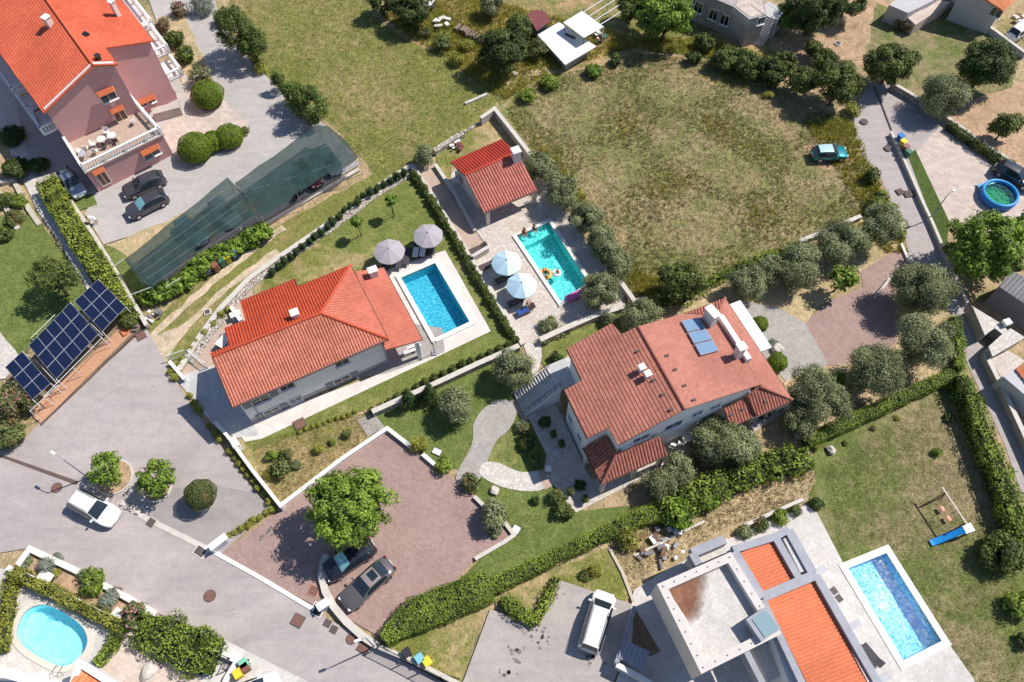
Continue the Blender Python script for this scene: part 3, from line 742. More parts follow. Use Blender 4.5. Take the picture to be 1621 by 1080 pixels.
# pool terraces
sheet('pool_deck', [(600, 432), (705, 397), (777, 525), (697, 563), (415, 695), (388, 700), (372, 678), (612, 588), (655, 560), (610, 440)], 'deck_tiles', 0, [POOL_A])
sheet('canopy_floor', [(560, 500), (700, 520), (704, 558), (612, 592), (560, 600)], 'grey_pavers')
sheet('paving', [(280, 603), (300, 590), (345, 578), (372, 600), (410, 690), (373, 694), (340, 670)], 'blue_grey_tiles')
sheet('ramp_paving', [(655, 262), (690, 262), (715, 310), (772, 395), (748, 412), (700, 330)], 'tan_tiles')
sheet('pool_terrace', [(702, 288), (720, 270), (838, 246), (900, 340), (945, 410), (985, 445), (990, 486), (900, 518), (856, 536), (835, 545), (828, 540), (745, 402), (772, 393)], 'crazy_paving', 0, [POOL_B])
sheet('back_garden', [(690, 240), (760, 195), (783, 175), (835, 240), (800, 225), (715, 262), (712, 290), (695, 275)], 'patchy_lawn', .1)
sheet('path', [(828, 545), (856, 540), (858, 565), (852, 590), (860, 615), (846, 618), (842, 590), (835, 565)], 'light_crazy_paving', .05)
sheet('paving', [(815, 632), (842, 618), (870, 605), (890, 640), (830, 668), (815, 650)], 'tan_tiles')
sheet('path', [(792, 632), (818, 636), (818, 662), (800, 688), (788, 694), (774, 722), (768, 745), (748, 776), (722, 765), (722, 748), (742, 718), (750, 695), (748, 672), (762, 650), (778, 638)], 'grey_pavers', .03, sm=2)
sheet('path', [(757, 752), (762, 732), (785, 731), (808, 742), (830, 750), (862, 742), (866, 776), (835, 779), (805, 775), (780, 766)], 'light_crazy_paving', .03, sm=2)
sheet('paving', [(850, 746), (872, 740), (888, 764), (862, 776)], 'tan_tiles')
sheet('patio', [(835, 660), (880, 640), (935, 760), (1000, 745), (1060, 720), (1070, 730), (912, 812), (900, 800), (878, 770), (860, 750), (865, 720)], 'crazy_paving')
sheet('patio', [(1040, 700), (1250, 620), (1262, 640), (1185, 690), (1170, 690), (1060, 735)], 'crazy_paving')
sheet('path', [(565, 665), (592, 655), (610, 678), (582, 692)], 'grey_pavers')
# streets bottom left
sheet('road', [(-60, 706), (0, 712), (45, 690), (66, 668), (232, 520), (290, 622), (345, 700), (405, 780), (430, 806), (350, 878), (405, 912), (500, 968), (602, 1028), (730, 1095), (760, 1180), (560, 1180), (480, 1090), (360, 1022), (240, 966), (120, 900), (48, 868), (0, 876), (-80, 880)], 'street_asphalt')
sheet('paved_court', [(350, 878), (446, 806), (540, 735), (613, 678), (649, 706), (690, 738), (735, 772), (765, 800), (812, 850), (752, 886), (705, 938), (600, 1008), (560, 985), (500, 960), (430, 922)], 'red_pavers')
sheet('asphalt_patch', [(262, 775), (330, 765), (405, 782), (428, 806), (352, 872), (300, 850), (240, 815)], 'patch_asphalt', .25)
sheet('drain_strip', [(0, 724), (3, 720), (126, 763), (122, 769)], 'dark_strip')
# upper left yard
sheet('yard', [(215, -60), (330, -60), (345, 20), (395, 95), (430, 130), (480, 178), (505, 190), (560, 245), (430, 300), (300, 345), (165, 388), (135, 340), (150, 310), (60, 330), (-20, 160), (60, 150), (270, 100), (300, 120), (250, 40)], 'yard_concrete')
sheet('garden_bed', [(250, 30), (290, 20), (330, 110), (345, 140), (355, 175), (320, 200), (285, 130), (265, 70)], 'straw_soil', .2)
sheet('paving', [(285, 115), (345, 150), (392, 195), (395, 215), (330, 232), (262, 240), (260, 200), (300, 170)], 'beige_pavers')
sheet('grass_verge', [(115, 318), (148, 308), (155, 325), (125, 335)], 'garden_lawn', .1)
sheet('sand_patch', [(170, 392), (300, 335), (330, 345), (205, 425)], 'straw_soil', .2)
sheet('verge', [(165, 388), (200, 405), (240, 470), (222, 490), (190, 430)], 'garden_lawn', .2)
sheet('carport_floor', [(230, 440), (400, 340), (540, 230), (570, 262), (430, 345), (400, 360), (250, 460)], 'grey_concrete')
# left property
sheet('lawn', [(-80, 350), (60, 340), (95, 395), (150, 480), (60, 540), (20, 590), (-80, 600)], 'garden_lawn', .2)
sheet('path', [(-60, 60), (20, 130), (45, 250), (75, 330), (110, 380), (148, 450), (140, 462), (100, 392), (60, 335), (25, 260), (-5, 190), (-60, 130)], 'light_crazy_paving', .05)
sheet('paving', [(-60, 500), (0, 525), (35, 570), (10, 600), (-60, 610)], 'light_crazy_paving', .1)
sheet('planting_bed', [(10, 600), (60, 560), (205, 470), (232, 505), (215, 530), (60, 668), (45, 650)], 'earth', .1)
sheet('brick_paving', [(52, 658), (62, 640), (205, 508), (221, 517), (66, 672)], 'orange_pavers')
# bottom left
sheet('pool_deck', [(-80, 890), (14, 902), (190, 990), (150, 1055), (130, 1180), (-80, 1180)], 'white_tiles', 0, [POOL_D])
sheet('planting_bed', [(46, 868), (240, 965), (262, 1000), (190, 985), (14, 898)], 'bare_soil', .1)
sheet('paved_yard', [(192, 992), (215, 1000), (330, 1078), (300, 1180), (120, 1180), (148, 1060)], 'beige_pavers')
sheet('pavement', [(350, 1010), (400, 1035), (500, 1085), (560, 1180), (300, 1180), (320, 1070)], 'white_tiles')
# bottom middle and right
sheet('grass_patch', [(600, 1022), (770, 945), (880, 905), (820, 930), (765, 965), (730, 1075), (660, 1055)], 'patchy_lawn', .15)
sheet('grass_patch', [(800, 935), (960, 868), (1002, 945), (970, 960), (880, 915), (840, 990), (790, 965)], 'patchy_lawn', .2)
sheet('concrete_yard', [(776, 965), (845, 990), (882, 918), (1003, 958), (985, 1050), (960, 1100), (900, 1180), (690, 1180), (735, 1075)], 'court_concrete')
sheet('paving', [(1003, 935), (1060, 900), (1140, 860), (1275, 800), (1292, 812), (1334, 893), (1330, 904), (1426, 1058), (1500, 1019), (1540, 1075), (1560, 1180), (940, 1180), (985, 1050)], 'white_tiles')
sheet('planting_bed', [(1003, 960), (1045, 1032), (1028, 1040), (1000, 1020)], 'earth')
sp_ = MB()
for cx, cy, n_, s_ in ((850, 1010, 16, 22), (815, 1035, 10, 14), (940, 1045, 8, 12), (880, 940, 8, 14), (800, 1065, 8, 12), (420, 850, 5, 14)):
    for i in range(n_):
        p = G(cx+random.gauss(0, s_*.6), cy+random.gauss(0, s_*.5)); r_ = random.uniform(.06, .2); K = 9
        base_ = len(sp_.v); sp_.v += [(p.x+r_*random.uniform(.6, 1.2)*math.cos(6.283*k/K), p.y+r_*random.uniform(.6, 1.2)*math.sin(6.283*k/K), SZ[0]+.003) for k in range(K)]; sp_.f.append(tuple(base_+k for k in range(K)))
tag(struct(sp_.build('oil_spots', 'oil_stain')), None)
SZT = SZ[0]
print('sheets top', SZT)
GZ = SZT
# ================================================================ scattered tufts (stuff)
def tufts(name, px, n, h, mats, label, spread=.16, blades=5, patch=None, width=.07):
    poly = [tuple(G(*p).to_2d()) for p in px]; a = np.array(poly); lo, hi = a.min(0), a.max(0)
    P = rng.uniform(lo, hi, (n*4, 2)); P = P[in_poly(P, poly)]
    for hl in HOLES: P = P[~in_poly(P, [tuple(q) for q in offs(hl, -.6, True)])]
    P = P[:n]; k = len(P)
    if patch:
        ph = np.sin(P[:, 0]*.55+1.3*np.sin(P[:, 1]*.31))+np.sin(P[:, 1]*.62+1.7*np.sin(P[:, 0]*.27)); P = P[ph > patch]; k = len(P)
    B = np.repeat(P, blades, 0)+rng.normal(size=(k*blades, 2))*spread*.5; m = len(B)
    an = rng.uniform(0, 6.283, m); ln = h*rng.uniform(.5, 1.3, m); lean = rng.uniform(.2, .9, m)
    d = np.stack([np.cos(an), np.sin(an)], 1); p = np.stack([-d[:, 1], d[:, 0]], 1)*width*.5*rng.uniform(.6, 1.4, (m, 1))
    z0 = np.full((m, 1), 0.0)
    v0 = np.hstack([B-p, z0]); v1 = np.hstack([B+p, z0]); v2 = np.hstack([B+d*(ln*lean)[:, None], (ln*np.sqrt(1-lean**2*.8))[:, None]])
    Vv = np.stack([v0, v1, v2], 1).reshape(-1, 3); me = bpy.data.meshes.new(name)
    me.vertices.add(3*m); me.vertices.foreach_set('co', Vv.reshape(-1).astype(np.float32)); me.loops.add(3*m); me.loops.foreach_set('vertex_index', np.arange(3*m, dtype=np.int32))
    me.polygons.add(m); me.polygons.foreach_set('loop_start', np.arange(0, 3*m, 3, dtype=np.int32)); me.materials.append(MATS[mats]); me.update(calc_edges=True)
    tt = np.repeat(rng.uniform(0, 1, k), blades)*.7+rng.uniform(0, .3, m)
    at = me.attributes.new('tint', 'FLOAT', 'FACE'); at.data.foreach_set('value', tt.astype(np.float32))
    o = link(name, me); tag(o, label, 'grass', kind='stuff'); return o
FIELD = [(800, 180), (820, 150), (870, 120), (950, 106), (1000, 84), (1130, 98), (1200, 118), (1280, 170), (1350, 195), (1354, 240), (1383, 288), (1400, 330), (1363, 345), (1268, 382), (1140, 435), (1060, 470), (1005, 470), (950, 392), (905, 320), (850, 246)]
tufts('dry_grass', FIELD, 13000, .2, 'blade_dry', 'dry straw coloured grass tufts over the big fallow field')
tufts('green_weeds', FIELD, 12000, .24, 'blade_green', 'low green weeds growing through the fallow field', patch=-.1)
tufts('yellow_weeds', FIELD, 11000, .32, 'blade_weed', 'yellow green weed patches in the fallow field', patch=1.3)
MEAD = [(345, -60), (560, -60), (598, 30), (640, 62), (700, 90), (745, 128), (785, 160), (700, 230), (655, 255), (590, 290), (562, 240), (522, 195), (432, 132), (400, 98)]
tufts('meadow_tufts', MEAD, 7000, .11, 'blade_green', 'short green tufts over the mown meadow', width=.06)
tufts('meadow_straw', MEAD, 2500, .11, 'blade_dry', 'dry straw tufts scattered in the mown meadow', width=.05)
tufts('scrub_tufts', [(600, 20), (700, -20), (1000, 60), (1120, 60), (1240, 100), (1200, 112), (1130, 94), (1000, 78), (870, 112), (800, 160), (745, 125), (700, 85), (640, 56)], 6000, .6, 'blade_weed', 'tall yellow green scrub along the top edge of the field')
tufts('verge_weeds', [(1352, 200), (1390, 285), (1440, 400), (1400, 400), (1340, 350), (1370, 330), (1330, 280), (1270, 190), (1345, 190)], 1300, .45, 'blade_weed', 'tall green weeds on the verge beside the right lane', width=.1)
tufts('bedding_weeds', [(400, 702), (470, 682), (575, 656), (608, 676), (545, 728), (448, 795), (412, 762)], 1000, .22, 'blade_weed', 'low yellow green plants over the side garden', width=.06)
tufts('bedding_straw', [(400, 702), (470, 682), (575, 656), (608, 676), (545, 728), (448, 795), (412, 762)], 1200, .2, 'blade_dry', 'dry straw over the side garden')
tufts('edge_weeds', [(842, 244), (880, 275), (905, 318), (940, 370), (975, 420), (990, 440), (1010, 470), (1060, 468), (1100, 452), (1100, 425), (1040, 440), (1000, 430), (940, 330), (890, 262), (860, 235)], 2600, .45, 'blade_weed', 'tall weeds along the olive side of the fallow field', width=.08)
tufts('lawn_tufts', [(1300, 745), (1505, 610), (1530, 640), (1600, 860), (1640, 1080), (1520, 1090), (1400, 860), (1330, 870)], 7000, .16, 'blade_green', 'short grass tufts over the lawn with the swing', width=.05)
tufts('lawn_straw', [(1300, 745), (1505, 610), (1530, 640), (1600, 860), (1640, 1080), (1520, 1090), (1400, 860), (1330, 870)], 4000, .16, 'blade_dry', 'dry straw over the lawn with the swing', width=.05)
tufts('slope_straw', [(985, 838), (1100, 795), (1282, 730), (1292, 760), (1275, 790), (1160, 830), (1060, 880), (1003, 935), (965, 880)], 2500, .25, 'blade_dry', 'dry straw on the slope below the long hedge', width=.06)
tufts('grove_straw', [(985, 815), (1100, 735), (1250, 660), (1290, 600), (1420, 540), (1500, 480), (1525, 570), (1290, 692), (1100, 785)], 2500, .2, 'blade_dry', 'dry straw under the olive trees', width=.06)
# ================================================================ swimming pools
def pool(hole, depth, lining, water, label, cw=.35, cop='white_coping', shelf=None):
    c = sum((Vector(p) for p in hole), Vector((0, 0)))/len(hole); root = thing('swimming_pool', label, 'swimming pool', (c.x, c.y, 0), world=True)
    n = len(hole); ar = sum(hole[i][0]*hole[(i+1) % n][1]-hole[(i+1) % n][0]*hole[i][1] for i in range(n)); P = hole if ar > 0 else hole[::-1]
    z1 = GZ+.02
    V = [(p[0], p[1], -depth) for p in P]+[(p[0], p[1], z1) for p in P]; F = [tuple(range(n))]+[((i+1) % n, i, i+n, (i+1) % n+n) for i in range(n)]
    mb = MB().add(V, F)
    mb.build('basin', lining, root)
    MB().add([(p[0], p[1], -.08) for p in P], [tuple(range(n))]).build('water', water, root)
    o1 = offs(P, -cw, True); V = [(p[0], p[1], z1+.05) for p in P]+[(p[0], p[1], z1+.05) for p in o1]+[(p[0], p[1], 0.01) for p in o1]+[(p[0], p[1], 0) for p in P]
    F = []
    for i in range(n):
        j = (i+1) % n; F += [(i, i+n, j+n, j), (i+n, i+2*n, j+2*n, j+n), (i, j, j+3*n, i+3*n)]
    MB().add(V, F).build('coping', cop, root)
    if shelf:
        a, b, d = shelf; A = Vector(P[a]); B = Vector(P[b]); e = (B-A).normalized(); nn = Vector((-e.y, e.x)); ctr = sum((Vector(p) for p in P), Vector((0, 0)))/n
        if nn.dot(ctr-A) < 0: nn = -nn
        MB().prism([A+e*.02, B-e*.02, B+nn*d-e*.02, A+nn*d+e*.02], -depth+.01, -.35).build('step', lining, root)
    return root
def near(P, px):
    g = G(*px).to_2d(); return min(range(len(P)), key=lambda i: (Vector(P[i])-g).length)
pool(POOL_A, 1.15, 'lining_blue', 'water_deep', 'deep blue rectangular pool in a pale deck beside the white house', .45)
def ccw(P):
    n = len(P); ar = sum(P[i][0]*P[(i+1) % n][1]-P[(i+1) % n][0]*P[i][1] for i in range(n)); return P if ar > 0 else P[::-1]
PB = ccw(POOL_B)
pool(POOL_B, 1.1, 'lining_turquoise', 'water_turquoise', 'turquoise pool with floats and bathers on the stone terrace', .4, shelf=(near(PB, (819, 377)), near(PB, (869, 353)), 1.1))
pool(POOL_C, 1.0, 'lining_sky', 'water_bright', 'long bright blue pool with a white rim beside the modern house', .55)
rp = pool(POOL_D, .95, 'lining_pale', 'water_pale', 'pale oval pool in the bottom left corner', .45, 'cream_wall')
lad = MB()
for s in (0, .55):
    p = G(97+s*22, 1056-s*4, .1); d = Vector((-.25, -1, 0)).normalized(); a = [p+d*.7+Vector((0, 0, 0)), p+d*.65+Vector((0, 0, .75)), p+d*.25+Vector((0, 0, .95)), p-d*.15+Vector((0, 0, .7)), p-d*.2+Vector((0, 0, -.9))]
    lad.tube(a, .025, 6)
lo = lad.build('ladder_rails', 'alloy', rp)
# ================================================================ buildings
Z = zm(300, 400, 3.6)
hr, he = 6.9, 4.7
h = thing('white_house', 'white two storey house with a bright red hip roof beside the blue pool', 'house', tuple(G(490, 600)), world=True)
Afr = [(*Z(128, 592)[0], hr), (*Z(745, 345)[0], hr), (*Z(245, 880)[0], he)]
Abk = [(*Z(128, 592)[0], hr), (*Z(745, 345)[0], hr), (*Z(915, 72)[0], he)]
Ahp = [(*Z(745, 345)[0], hr), (*Z(915, 72)[0], he), (*Z(1130, 492)[0], he)]
Aex = [(*Z(945, 108)[0], 3.9), (*Z(1118, 520)[0], 3.9), (*Z(1325, 495)[0], 3.1)]
pls = roof_obj('roof', [(Afr, Z(128, 592, 745, 345, 1130, 492, 245, 880), 'col', 'roof_bleached_tile'),
    (Abk, Z(128, 592, 745, 345, 915, 72, 612, 195, 600, 150, 288, 278, 318, 385, 198, 430, 225, 530, 115, 575)),
    (Ahp, Z(745, 345, 915, 72, 1130, 492), 'col', 'roof_faded_tile')], 'roof_red_tile', h, 'col', .26, .055,
    caps=[(0, Z(128, 592)[0], Z(745, 345)[0]), (2, Z(745, 345)[0], Z(915, 72)[0]), (0, Z(745, 345)[0], Z(1130, 492)[0])])
w, Q, T = walls_obj('wall', [(*Z(128, 592)[0], pls[0]), (*Z(245, 880)[0], pls[0]), (*Z(1130, 492)[0], pls[0]), (*Z(915, 72)[0], pls[1]), (*Z(612, 195)[0], pls[1]), (*Z(600, 150)[0], pls[1]),
    (*Z(288, 278)[0], pls[1]), (*Z(318, 385)[0], pls[1]), (*Z(198, 430)[0], pls[1]), (*Z(225, 530)[0], pls[1])], 'white_wall', h)
A, B = Q[1], Q[2]
MB().prism(strip([A+(A-B).normalized()*.03, B+(B-A).normalized()*.03], .12), 0, .55).build('plinth', 'concrete_wall', h)
for x, y, ww, hh_, sh in ((405, 836, 1.5, .9, 1), (555, 760, 1.2, .8, 0), (868, 622, 1.2, .8, 0), (470, 903, 1.4, 1.0, 1), (605, 838, 1.1, .8, 0), (870, 725, 1.5, 1.0, 1)):
    window(h, *Z(x, y)[0], A, B, ww, hh_, 'stone_grey_shutter' if sh else None, pane='dark_glass')
dn = (B-A).normalized()
for q in (B-dn*.1,):
    nn = Vector((dn.y, -dn.x)); q = q+nn*.1; MB().tube([(q.x, q.y, .3), (q.x, q.y, 4.4)], .06, 8).build('downpipe', 'grey_paint', h)
q = A+dn*.9+nn*.1; MB().tube([(q.x, q.y, .3), (q.x, q.y, 4.4)], .06, 8).build('downpipe', 'grey_paint', h)
def chimney(parent, x, y, hb, ht, w=.6, l=.6, rot=0, mat='chimney_plaster', cap='white_paint', name='chimney'):
    """x,y: pixel of the chimney top at height ht"""
    p = G(x, y, ht); b = MB().box((p.x, p.y, (hb+ht-.25)/2), (l, w, ht-.25-hb), rot); o = b.build(name, mat, parent)
    c = MB()
    for i in (-1, 1):
        for j in (-1, 1): c.box((p.x+(l*.4*i)*math.cos(rot)-(w*.4*j)*math.sin(rot), p.y+(l*.4*i)*math.sin(rot)+(w*.4*j)*math.cos(rot), ht-.17), (.1, .1, .16), rot)
    c.box((p.x, p.y, ht-.05), (l+.16, w+.16, .08), rot); c.build('chimney_cap', cap, o); return o
RT = R(24)
gutter(h, pls[0], Z(244, 884, 1132, 495)); gutter(h, pls[1], Z(915, 70, 612, 192, 600, 147, 286, 275)); gutter(h, pls[2], Z(918, 73, 1133, 492)); gutter(h, pls[0], Z(126, 592, 243, 882), 'gutter_metal', .05, 'verge_trim')
chimney(h, *Z(595, 338)[0], 5.6, 7.3, .55, .6, RT)
chimney(h, *Z(1042, 95)[0], 3.0, 4.6, .55, .75, RT)
pe = roof_obj('canopy_roof', [(Aex, Z(945, 108, 1105, 85, 1325, 495, 1118, 556))], 'roof_faded_tile', h, 'col', .26, .04)
gutter(h, pe[0], Z(1107, 85, 1328, 495)); gutter(h, pe[0], Z(943, 107, 1105, 84), r=.05)
for x, y in ((1300, 505), (1095, 100)):
    p = RP(*Z(x, y)[0], pe[0]); MB().box((p.x-.15, p.y+.1, p.z/2-.1), (.35, .35, p.z-.2), RT).build('pillar', 'white_wall', h)
# AC unit and pale slab on the back terrace
wall('garden_wall', Z(235, 305, 290, 385), .35, .9, 'white_wall', 'short white wall with an air conditioner behind the white house', hs=None)
# ---- pool house
Z = zm(640, 170, 5.4)
h = thing('pool_house', 'small pool house with a red tiled gable roof and tall chimney', 'pool house', tuple(G(780, 320)), world=True)
rb, eb = 4.2, 2.75
Af = [(*Z(515, 578)[0], rb), (*Z(962, 384)[0], rb), (*Z(680, 902)[0], 2.5)]
Ab = [(*Z(515, 578)[0], rb), (*Z(962, 384)[0], rb), (*Z(395, 466)[0], 3.1)]
pls = roof_obj('roof', [(Af, Z(515, 578, 962, 384, 1140, 705, 680, 902), 'col', 'roof_dusty_red'), (Ab, Z(515, 578, 395, 466, 835, 272, 962, 384))], 'roof_dark_red', h, 'col', .31, .062, caps=[(0, Z(515, 578)[0], Z(962, 384)[0])])
gutter(h, pls[0], Z(680, 906, 1142, 708)); gutter(h, pls[1], Z(393, 464, 835, 270))
mid1 = (600, 745); mid2 = (1045, 548)
w, Q, T = walls_obj('wall', [(*Z(515, 578)[0], pls[0]), (*Z(*mid1)[0], pls[0]), (*Z(*mid2)[0], pls[0]), (*Z(962, 384)[0], pls[0]), (*Z(835, 272)[0], pls[1]), (*Z(395, 466)[0], pls[1])], 'cream_wall', h, ins=.4)
window(h, *Z(488, 615)[0], Q[5], Q[0], .9, 1.3, kind='door', pane='brown_wood')
window(h, *Z(455, 590)[0], Q[5], Q[0], .7, .8)
for x, y in ((700, 878), (1105, 705)):
    p = RP(*Z(x, y)[0], pls[0]); MB().box((p.x+.1, p.y+.25, p.z/2-.08), (.38, .38, p.z-.16), RT).build('pillar', 'cream_wall', h)
chimney(h, *Z(955, 362)[0], 3.0, 5.4, .75, .75, RT, cap='white_coping')
# ---- centre house
Z = zm(960, 470, 5.143); Y = zm(800, 540, 3.857)
h = thing('tiled_villa', 'large white villa with weathered red tile roofs and solar collectors', 'house', tuple(G(1080, 690)), world=True)
HR, HL, HRR = 8.3, 6.0, 6.3
L = [(1010.5, 516.7, HR), (1084.5, 648, HR), (929, 693, HL)]
Rr = [(1010.5, 516.7, HR), (1084.5, 648, HR), (1204, 609, HRR)]
F_ = [(*Z(965, 10)[0], 3.4), (*Z(1515, 838)[0], 3.4), (*Z(1250, 715)[0], 4.9)]
Sf = [(*Z(1515, 838)[0], 3.4), (*Z(1225, 972)[0], 3.4), (*Z(1250, 715)[0], 4.9)]
P2 = [(*Z(945, 908)[0], 4.1), (*Z(1140, 828)[0], 4.1), (*Z(1015, 1062)[0], 3.1)]
pls = roof_obj('roof', [(L, [(1010.5, 516.7), (1084.5, 648)]+Y(690, 634, 625, 532, 500, 594, 360, 300, 468, 240, 375, 45)+[(968.5, 511.5), (983.5, 529)], 'row'),
    (Rr, [(1010.5, 516.7), (1084.5, 648)]+Z(1252, 714, 908, 150)+Z(620, 138), 'row', 'roof_salmon')], 'roof_weathered', h, 'row', .32, .022,
    caps=[(0, (1010.5, 516.7), (1084.5, 648))])
pf = roof_obj('lower_roof', [(F_, Z(965, 10, 1515, 838, 1250, 715, 905, 150), 'row', 'roof_salmon'), (Sf, Z(1515, 838, 1225, 972, 1150, 815, 1250, 715)), (P2, Z(948, 906, 1140, 828, 1218, 970, 1015, 1062)),
    ([(*Z(620, 138)[0], 5.2), (*Z(965, 10)[0], 3.4), (*Z(905, 150)[0], 5.0)], Z(620, 138, 965, 10, 905, 150))], 'roof_weathered', h, 'col', .29, .058,
    caps=[(0, Z(1515, 838)[0], Z(1250, 730)[0]), (0, Z(965, 10)[0], Z(910, 140)[0])])
w, Q, T = walls_obj('wall', [(1084.5, 648, pls[0]), (*Y(690, 634)[0], pls[0]), (*Y(625, 532)[0], pls[0]), (*Y(500, 594)[0], pls[0]), (*Y(360, 300)[0], pls[0]), (*Y(468, 240)[0], pls[0]), (*Y(375, 45)[0], pls[0]),
    (968.5, 511.5, pls[0]), (983.5, 529, pls[0]), (1010.5, 516.7, pls[0]), (*Z(620, 138)[0], pls[1]), (*Z(908, 150)[0], pls[1]), (*Z(1252, 714)[0], pls[1])], 'white_wall', h, ins=.35)
SWA, SWB = Q[0], Q[12]; WA, WB = Q[3], Q[4]
for x, y, a, b in ((1280, 398, 1.0, .6), (1170, 440, 1.0, .7), (1220, 480, 1.5, .8), (1025, 512, 1.6, 1.0)):
    window(h, *Y(x, y)[0], SWA, SWB, a, b, pane='dark_glass')
window(h, *Y(828, 590)[0], Q[0], Q[1], 1.5, .8, pane='dark_glass')
for x, y in ((400, 475), (455, 587)): window(h, *Y(x, y)[0], WA, WB, .7, .9)
# lower storey under the lower roofs
w2, Q2, T2 = walls_obj('lower_wall', [(*Z(965, 10)[0], pf[0]), (*Z(1515, 838)[0], pf[0]), (*Z(1225, 972)[0], pf[1]), (*Z(1150, 815)[0], pf[1]), (*Z(905, 150)[0], pf[0])], 'cream_wall', h, ins=.5)
for x, y in ((1290, 985), (1380, 940)):
    window(h, *Z(x, y)[0], Q2[1], Q2[2], 1.4, 1.3, pane='dark_glass')
gutter(h, pls[0], Y(358, 300, 499, 596)); gutter(h, pls[0], Y(373, 46, 466, 240)); gutter(h, pls[1], Z(1255, 716, 910, 150)); gutter(h, pf[0], Z(967, 8, 1518, 838)); gutter(h, pf[1], Z(1517, 842, 1227, 975)); gutter(h, pls[0], Y(690, 636, 1095, 412), r=.05, name='verge_trim')
# porch at the front left corner
P1a = [(*Y(475, 650)[0], 3.2), (*Y(590, 872)[0], 2.9), (*Y(678, 700)[0], 4.3)]
P1b = [(*Y(590, 872)[0], 2.9), (*Y(990, 692)[0], 2.9), (*Y(945, 590)[0], 4.3)]
pp = roof_obj('porch_roof', [(P1a, Y(475, 650, 620, 582, 676, 694, 590, 872)), (P1b, Y(590, 872, 990, 692, 945, 588, 676, 694))], 'roof_weathered', h, 'col', .29, .058, caps=[(1, Y(590, 872)[0], Y(676, 694)[0])])
gutter(h, pp[1], Y(590, 875, 992, 694)); gutter(h, pp[0], Y(473, 650, 588, 873))
for x, y in ((606, 850), (800, 765), (965, 690), (505, 672)):
    p = RP(*Y(x, y)[0], pp[1] if x > 550 else pp[0]); MB().box((p.x, p.y+.1, p.z/2-.1), (.35, .35, p.z-.22), RT).build('pillar', 'cream_wall', h)
p = G(*Y(735, 650)[0], 4.0); MB().box((p.x, p.y, 4.0), (1.0, .45, .6), RT).build('air_conditioner', 'white_paint', h)
for x, y, hh_ in ((836, 155, 8.6), (872, 195, 8.6)): chimney(h, *Y(x, y)[0], 6.3, hh_, .40, .40, RT)
chimney(h, *Z(868, 115)[0], 5.8, 8.5, .6, 1.15, R(-57))
chimney(h, *Z(1105, 400)[0], 5.8, 8.3, .6, .6, RT)
a = G(*Z(935, 150)[0], 6.9); b = G(*Z(1165, 505)[0], 6.9); MB().prism(strip([a, b], .45), 5.0, 6.9).build('parapet', 'white_paint', h)
a = G(*Z(1045, 45)[0], 3.2); b = G(*Z(1300, 430)[0], 3.2); MB().prism(strip([a, b], 1.2), 3.0, 3.2).build('flat_canopy', 'white_paint', h)
# solar collectors lying on the roof
pl = pls[1]; n = pl[0]
for k in range(3):
    c0 = Z(600, 210)[0]; 
    ax = [(600+k*54, 210+k*95), (745+k*54, 182+k*91), (745+(k+1)*54-3, 182+(k+1)*91-6), (600+(k+1)*54-3, 210+(k+1)*95-6)]
    P = [RP(*Z(x, y)[0], pl) for x, y in ax]; V = [p+n*.12 for p in P]+[p+n*.26 for p in P]
    o = MB().add(V, [(3, 2, 1, 0), (4, 5, 6, 7), (0, 1, 5, 4), (1, 2, 6, 5), (2, 3, 7, 6), (3, 0, 4, 7)]).build('collector_frame', 'zinc', h)
    c = sum(V[4:], Vector())/4; MB().add([c+(q-c)*.93+n*.012 for q in V[4:]], [(0, 1, 2, 3)]).build('collector_glass', 'collector_glass', o)
for k, (x, y, i) in enumerate(((808, 63, 0), (905, 240, 0), (962, 328, 0), (1012, 420, 0), (983, 92, 1), (1033, 178, 1), (1090, 275, 1), (1148, 362, 1))):
    p = RP(*Y(x, y)[0], pls[i]); q = pls[i][0]; MB().box(p+q*.07, (.34, .2, .16), RT).build('roof_vent', 'dark_iron', h)
for x, y in ((1290, 848), (1105, 915), (1010, 960)):
    pl_ = pf[1] if x > 1200 else pf[2]; p = RP(*Z(x, y)[0], pl_); MB().box(p+pl_[0]*.07, (.3, .2, .16), RT).build('roof_vent', 'dark_iron', h)
# entrance stairs on the left
sb = MB(); p0 = G(*Y(62, 400)[0]); e = (G(*Y(300, 260)[0], 1.6).to_2d()-G(*Y(90, 395)[0]).to_2d()); 
st0 = G(*Y(85, 390)[0]).to_2d(); st1 = G(*Y(300, 225)[0], 2.6).to_2d(); e = (st1-st0); Ls = e.length; e.normalize(); nn = Vector((-e.y, e.x)); ns = 14; sw = 2.3
for k in range(ns):
    a = st0+e*(Ls*k/ns); b = st0+e*Ls; zz = GZ+2.6*(k+1)/ns
    a2 = st0+e*(Ls*(k+1)/ns)
    sb.prism([a-nn*sw/2, a2-nn*sw/2, a2+nn*sw/2, a+nn*sw/2], 0, zz)
stair = sb.build('staircase', 'white_tiles', h)
b = st1+e*3.2; MB().prism([st1-nn*1.3, b-nn*1.3, b+nn*1.3, st1+nn*1.3], 2.4, GZ+2.6).build('landing', 'blue_grey_tiles', h)
for s in (-1, 1):
    r = MB(); P = []
    for k in range(0, ns+1, 2):
        q = st0+e*(Ls*k/ns)+nn*s*(sw/2-.05); zz = GZ+2.6*k/ns; r.tube([(q.x, q.y, zz), (q.x, q.y, zz+.95)], .02, 6); P.append((q.x, q.y, zz+.95))
    r.tube(P, .03, 6); r.build('handrail', 'dark_metal', stair)
    MB().prism(strip([st0+nn*s*(sw/2+.08), st1+nn*s*(sw/2+.08)], .12), 0, lambda p: .2+2.6*((Vector(p)-st0).dot(e)/Ls)).build('stair_cheek', 'white_wall', stair)
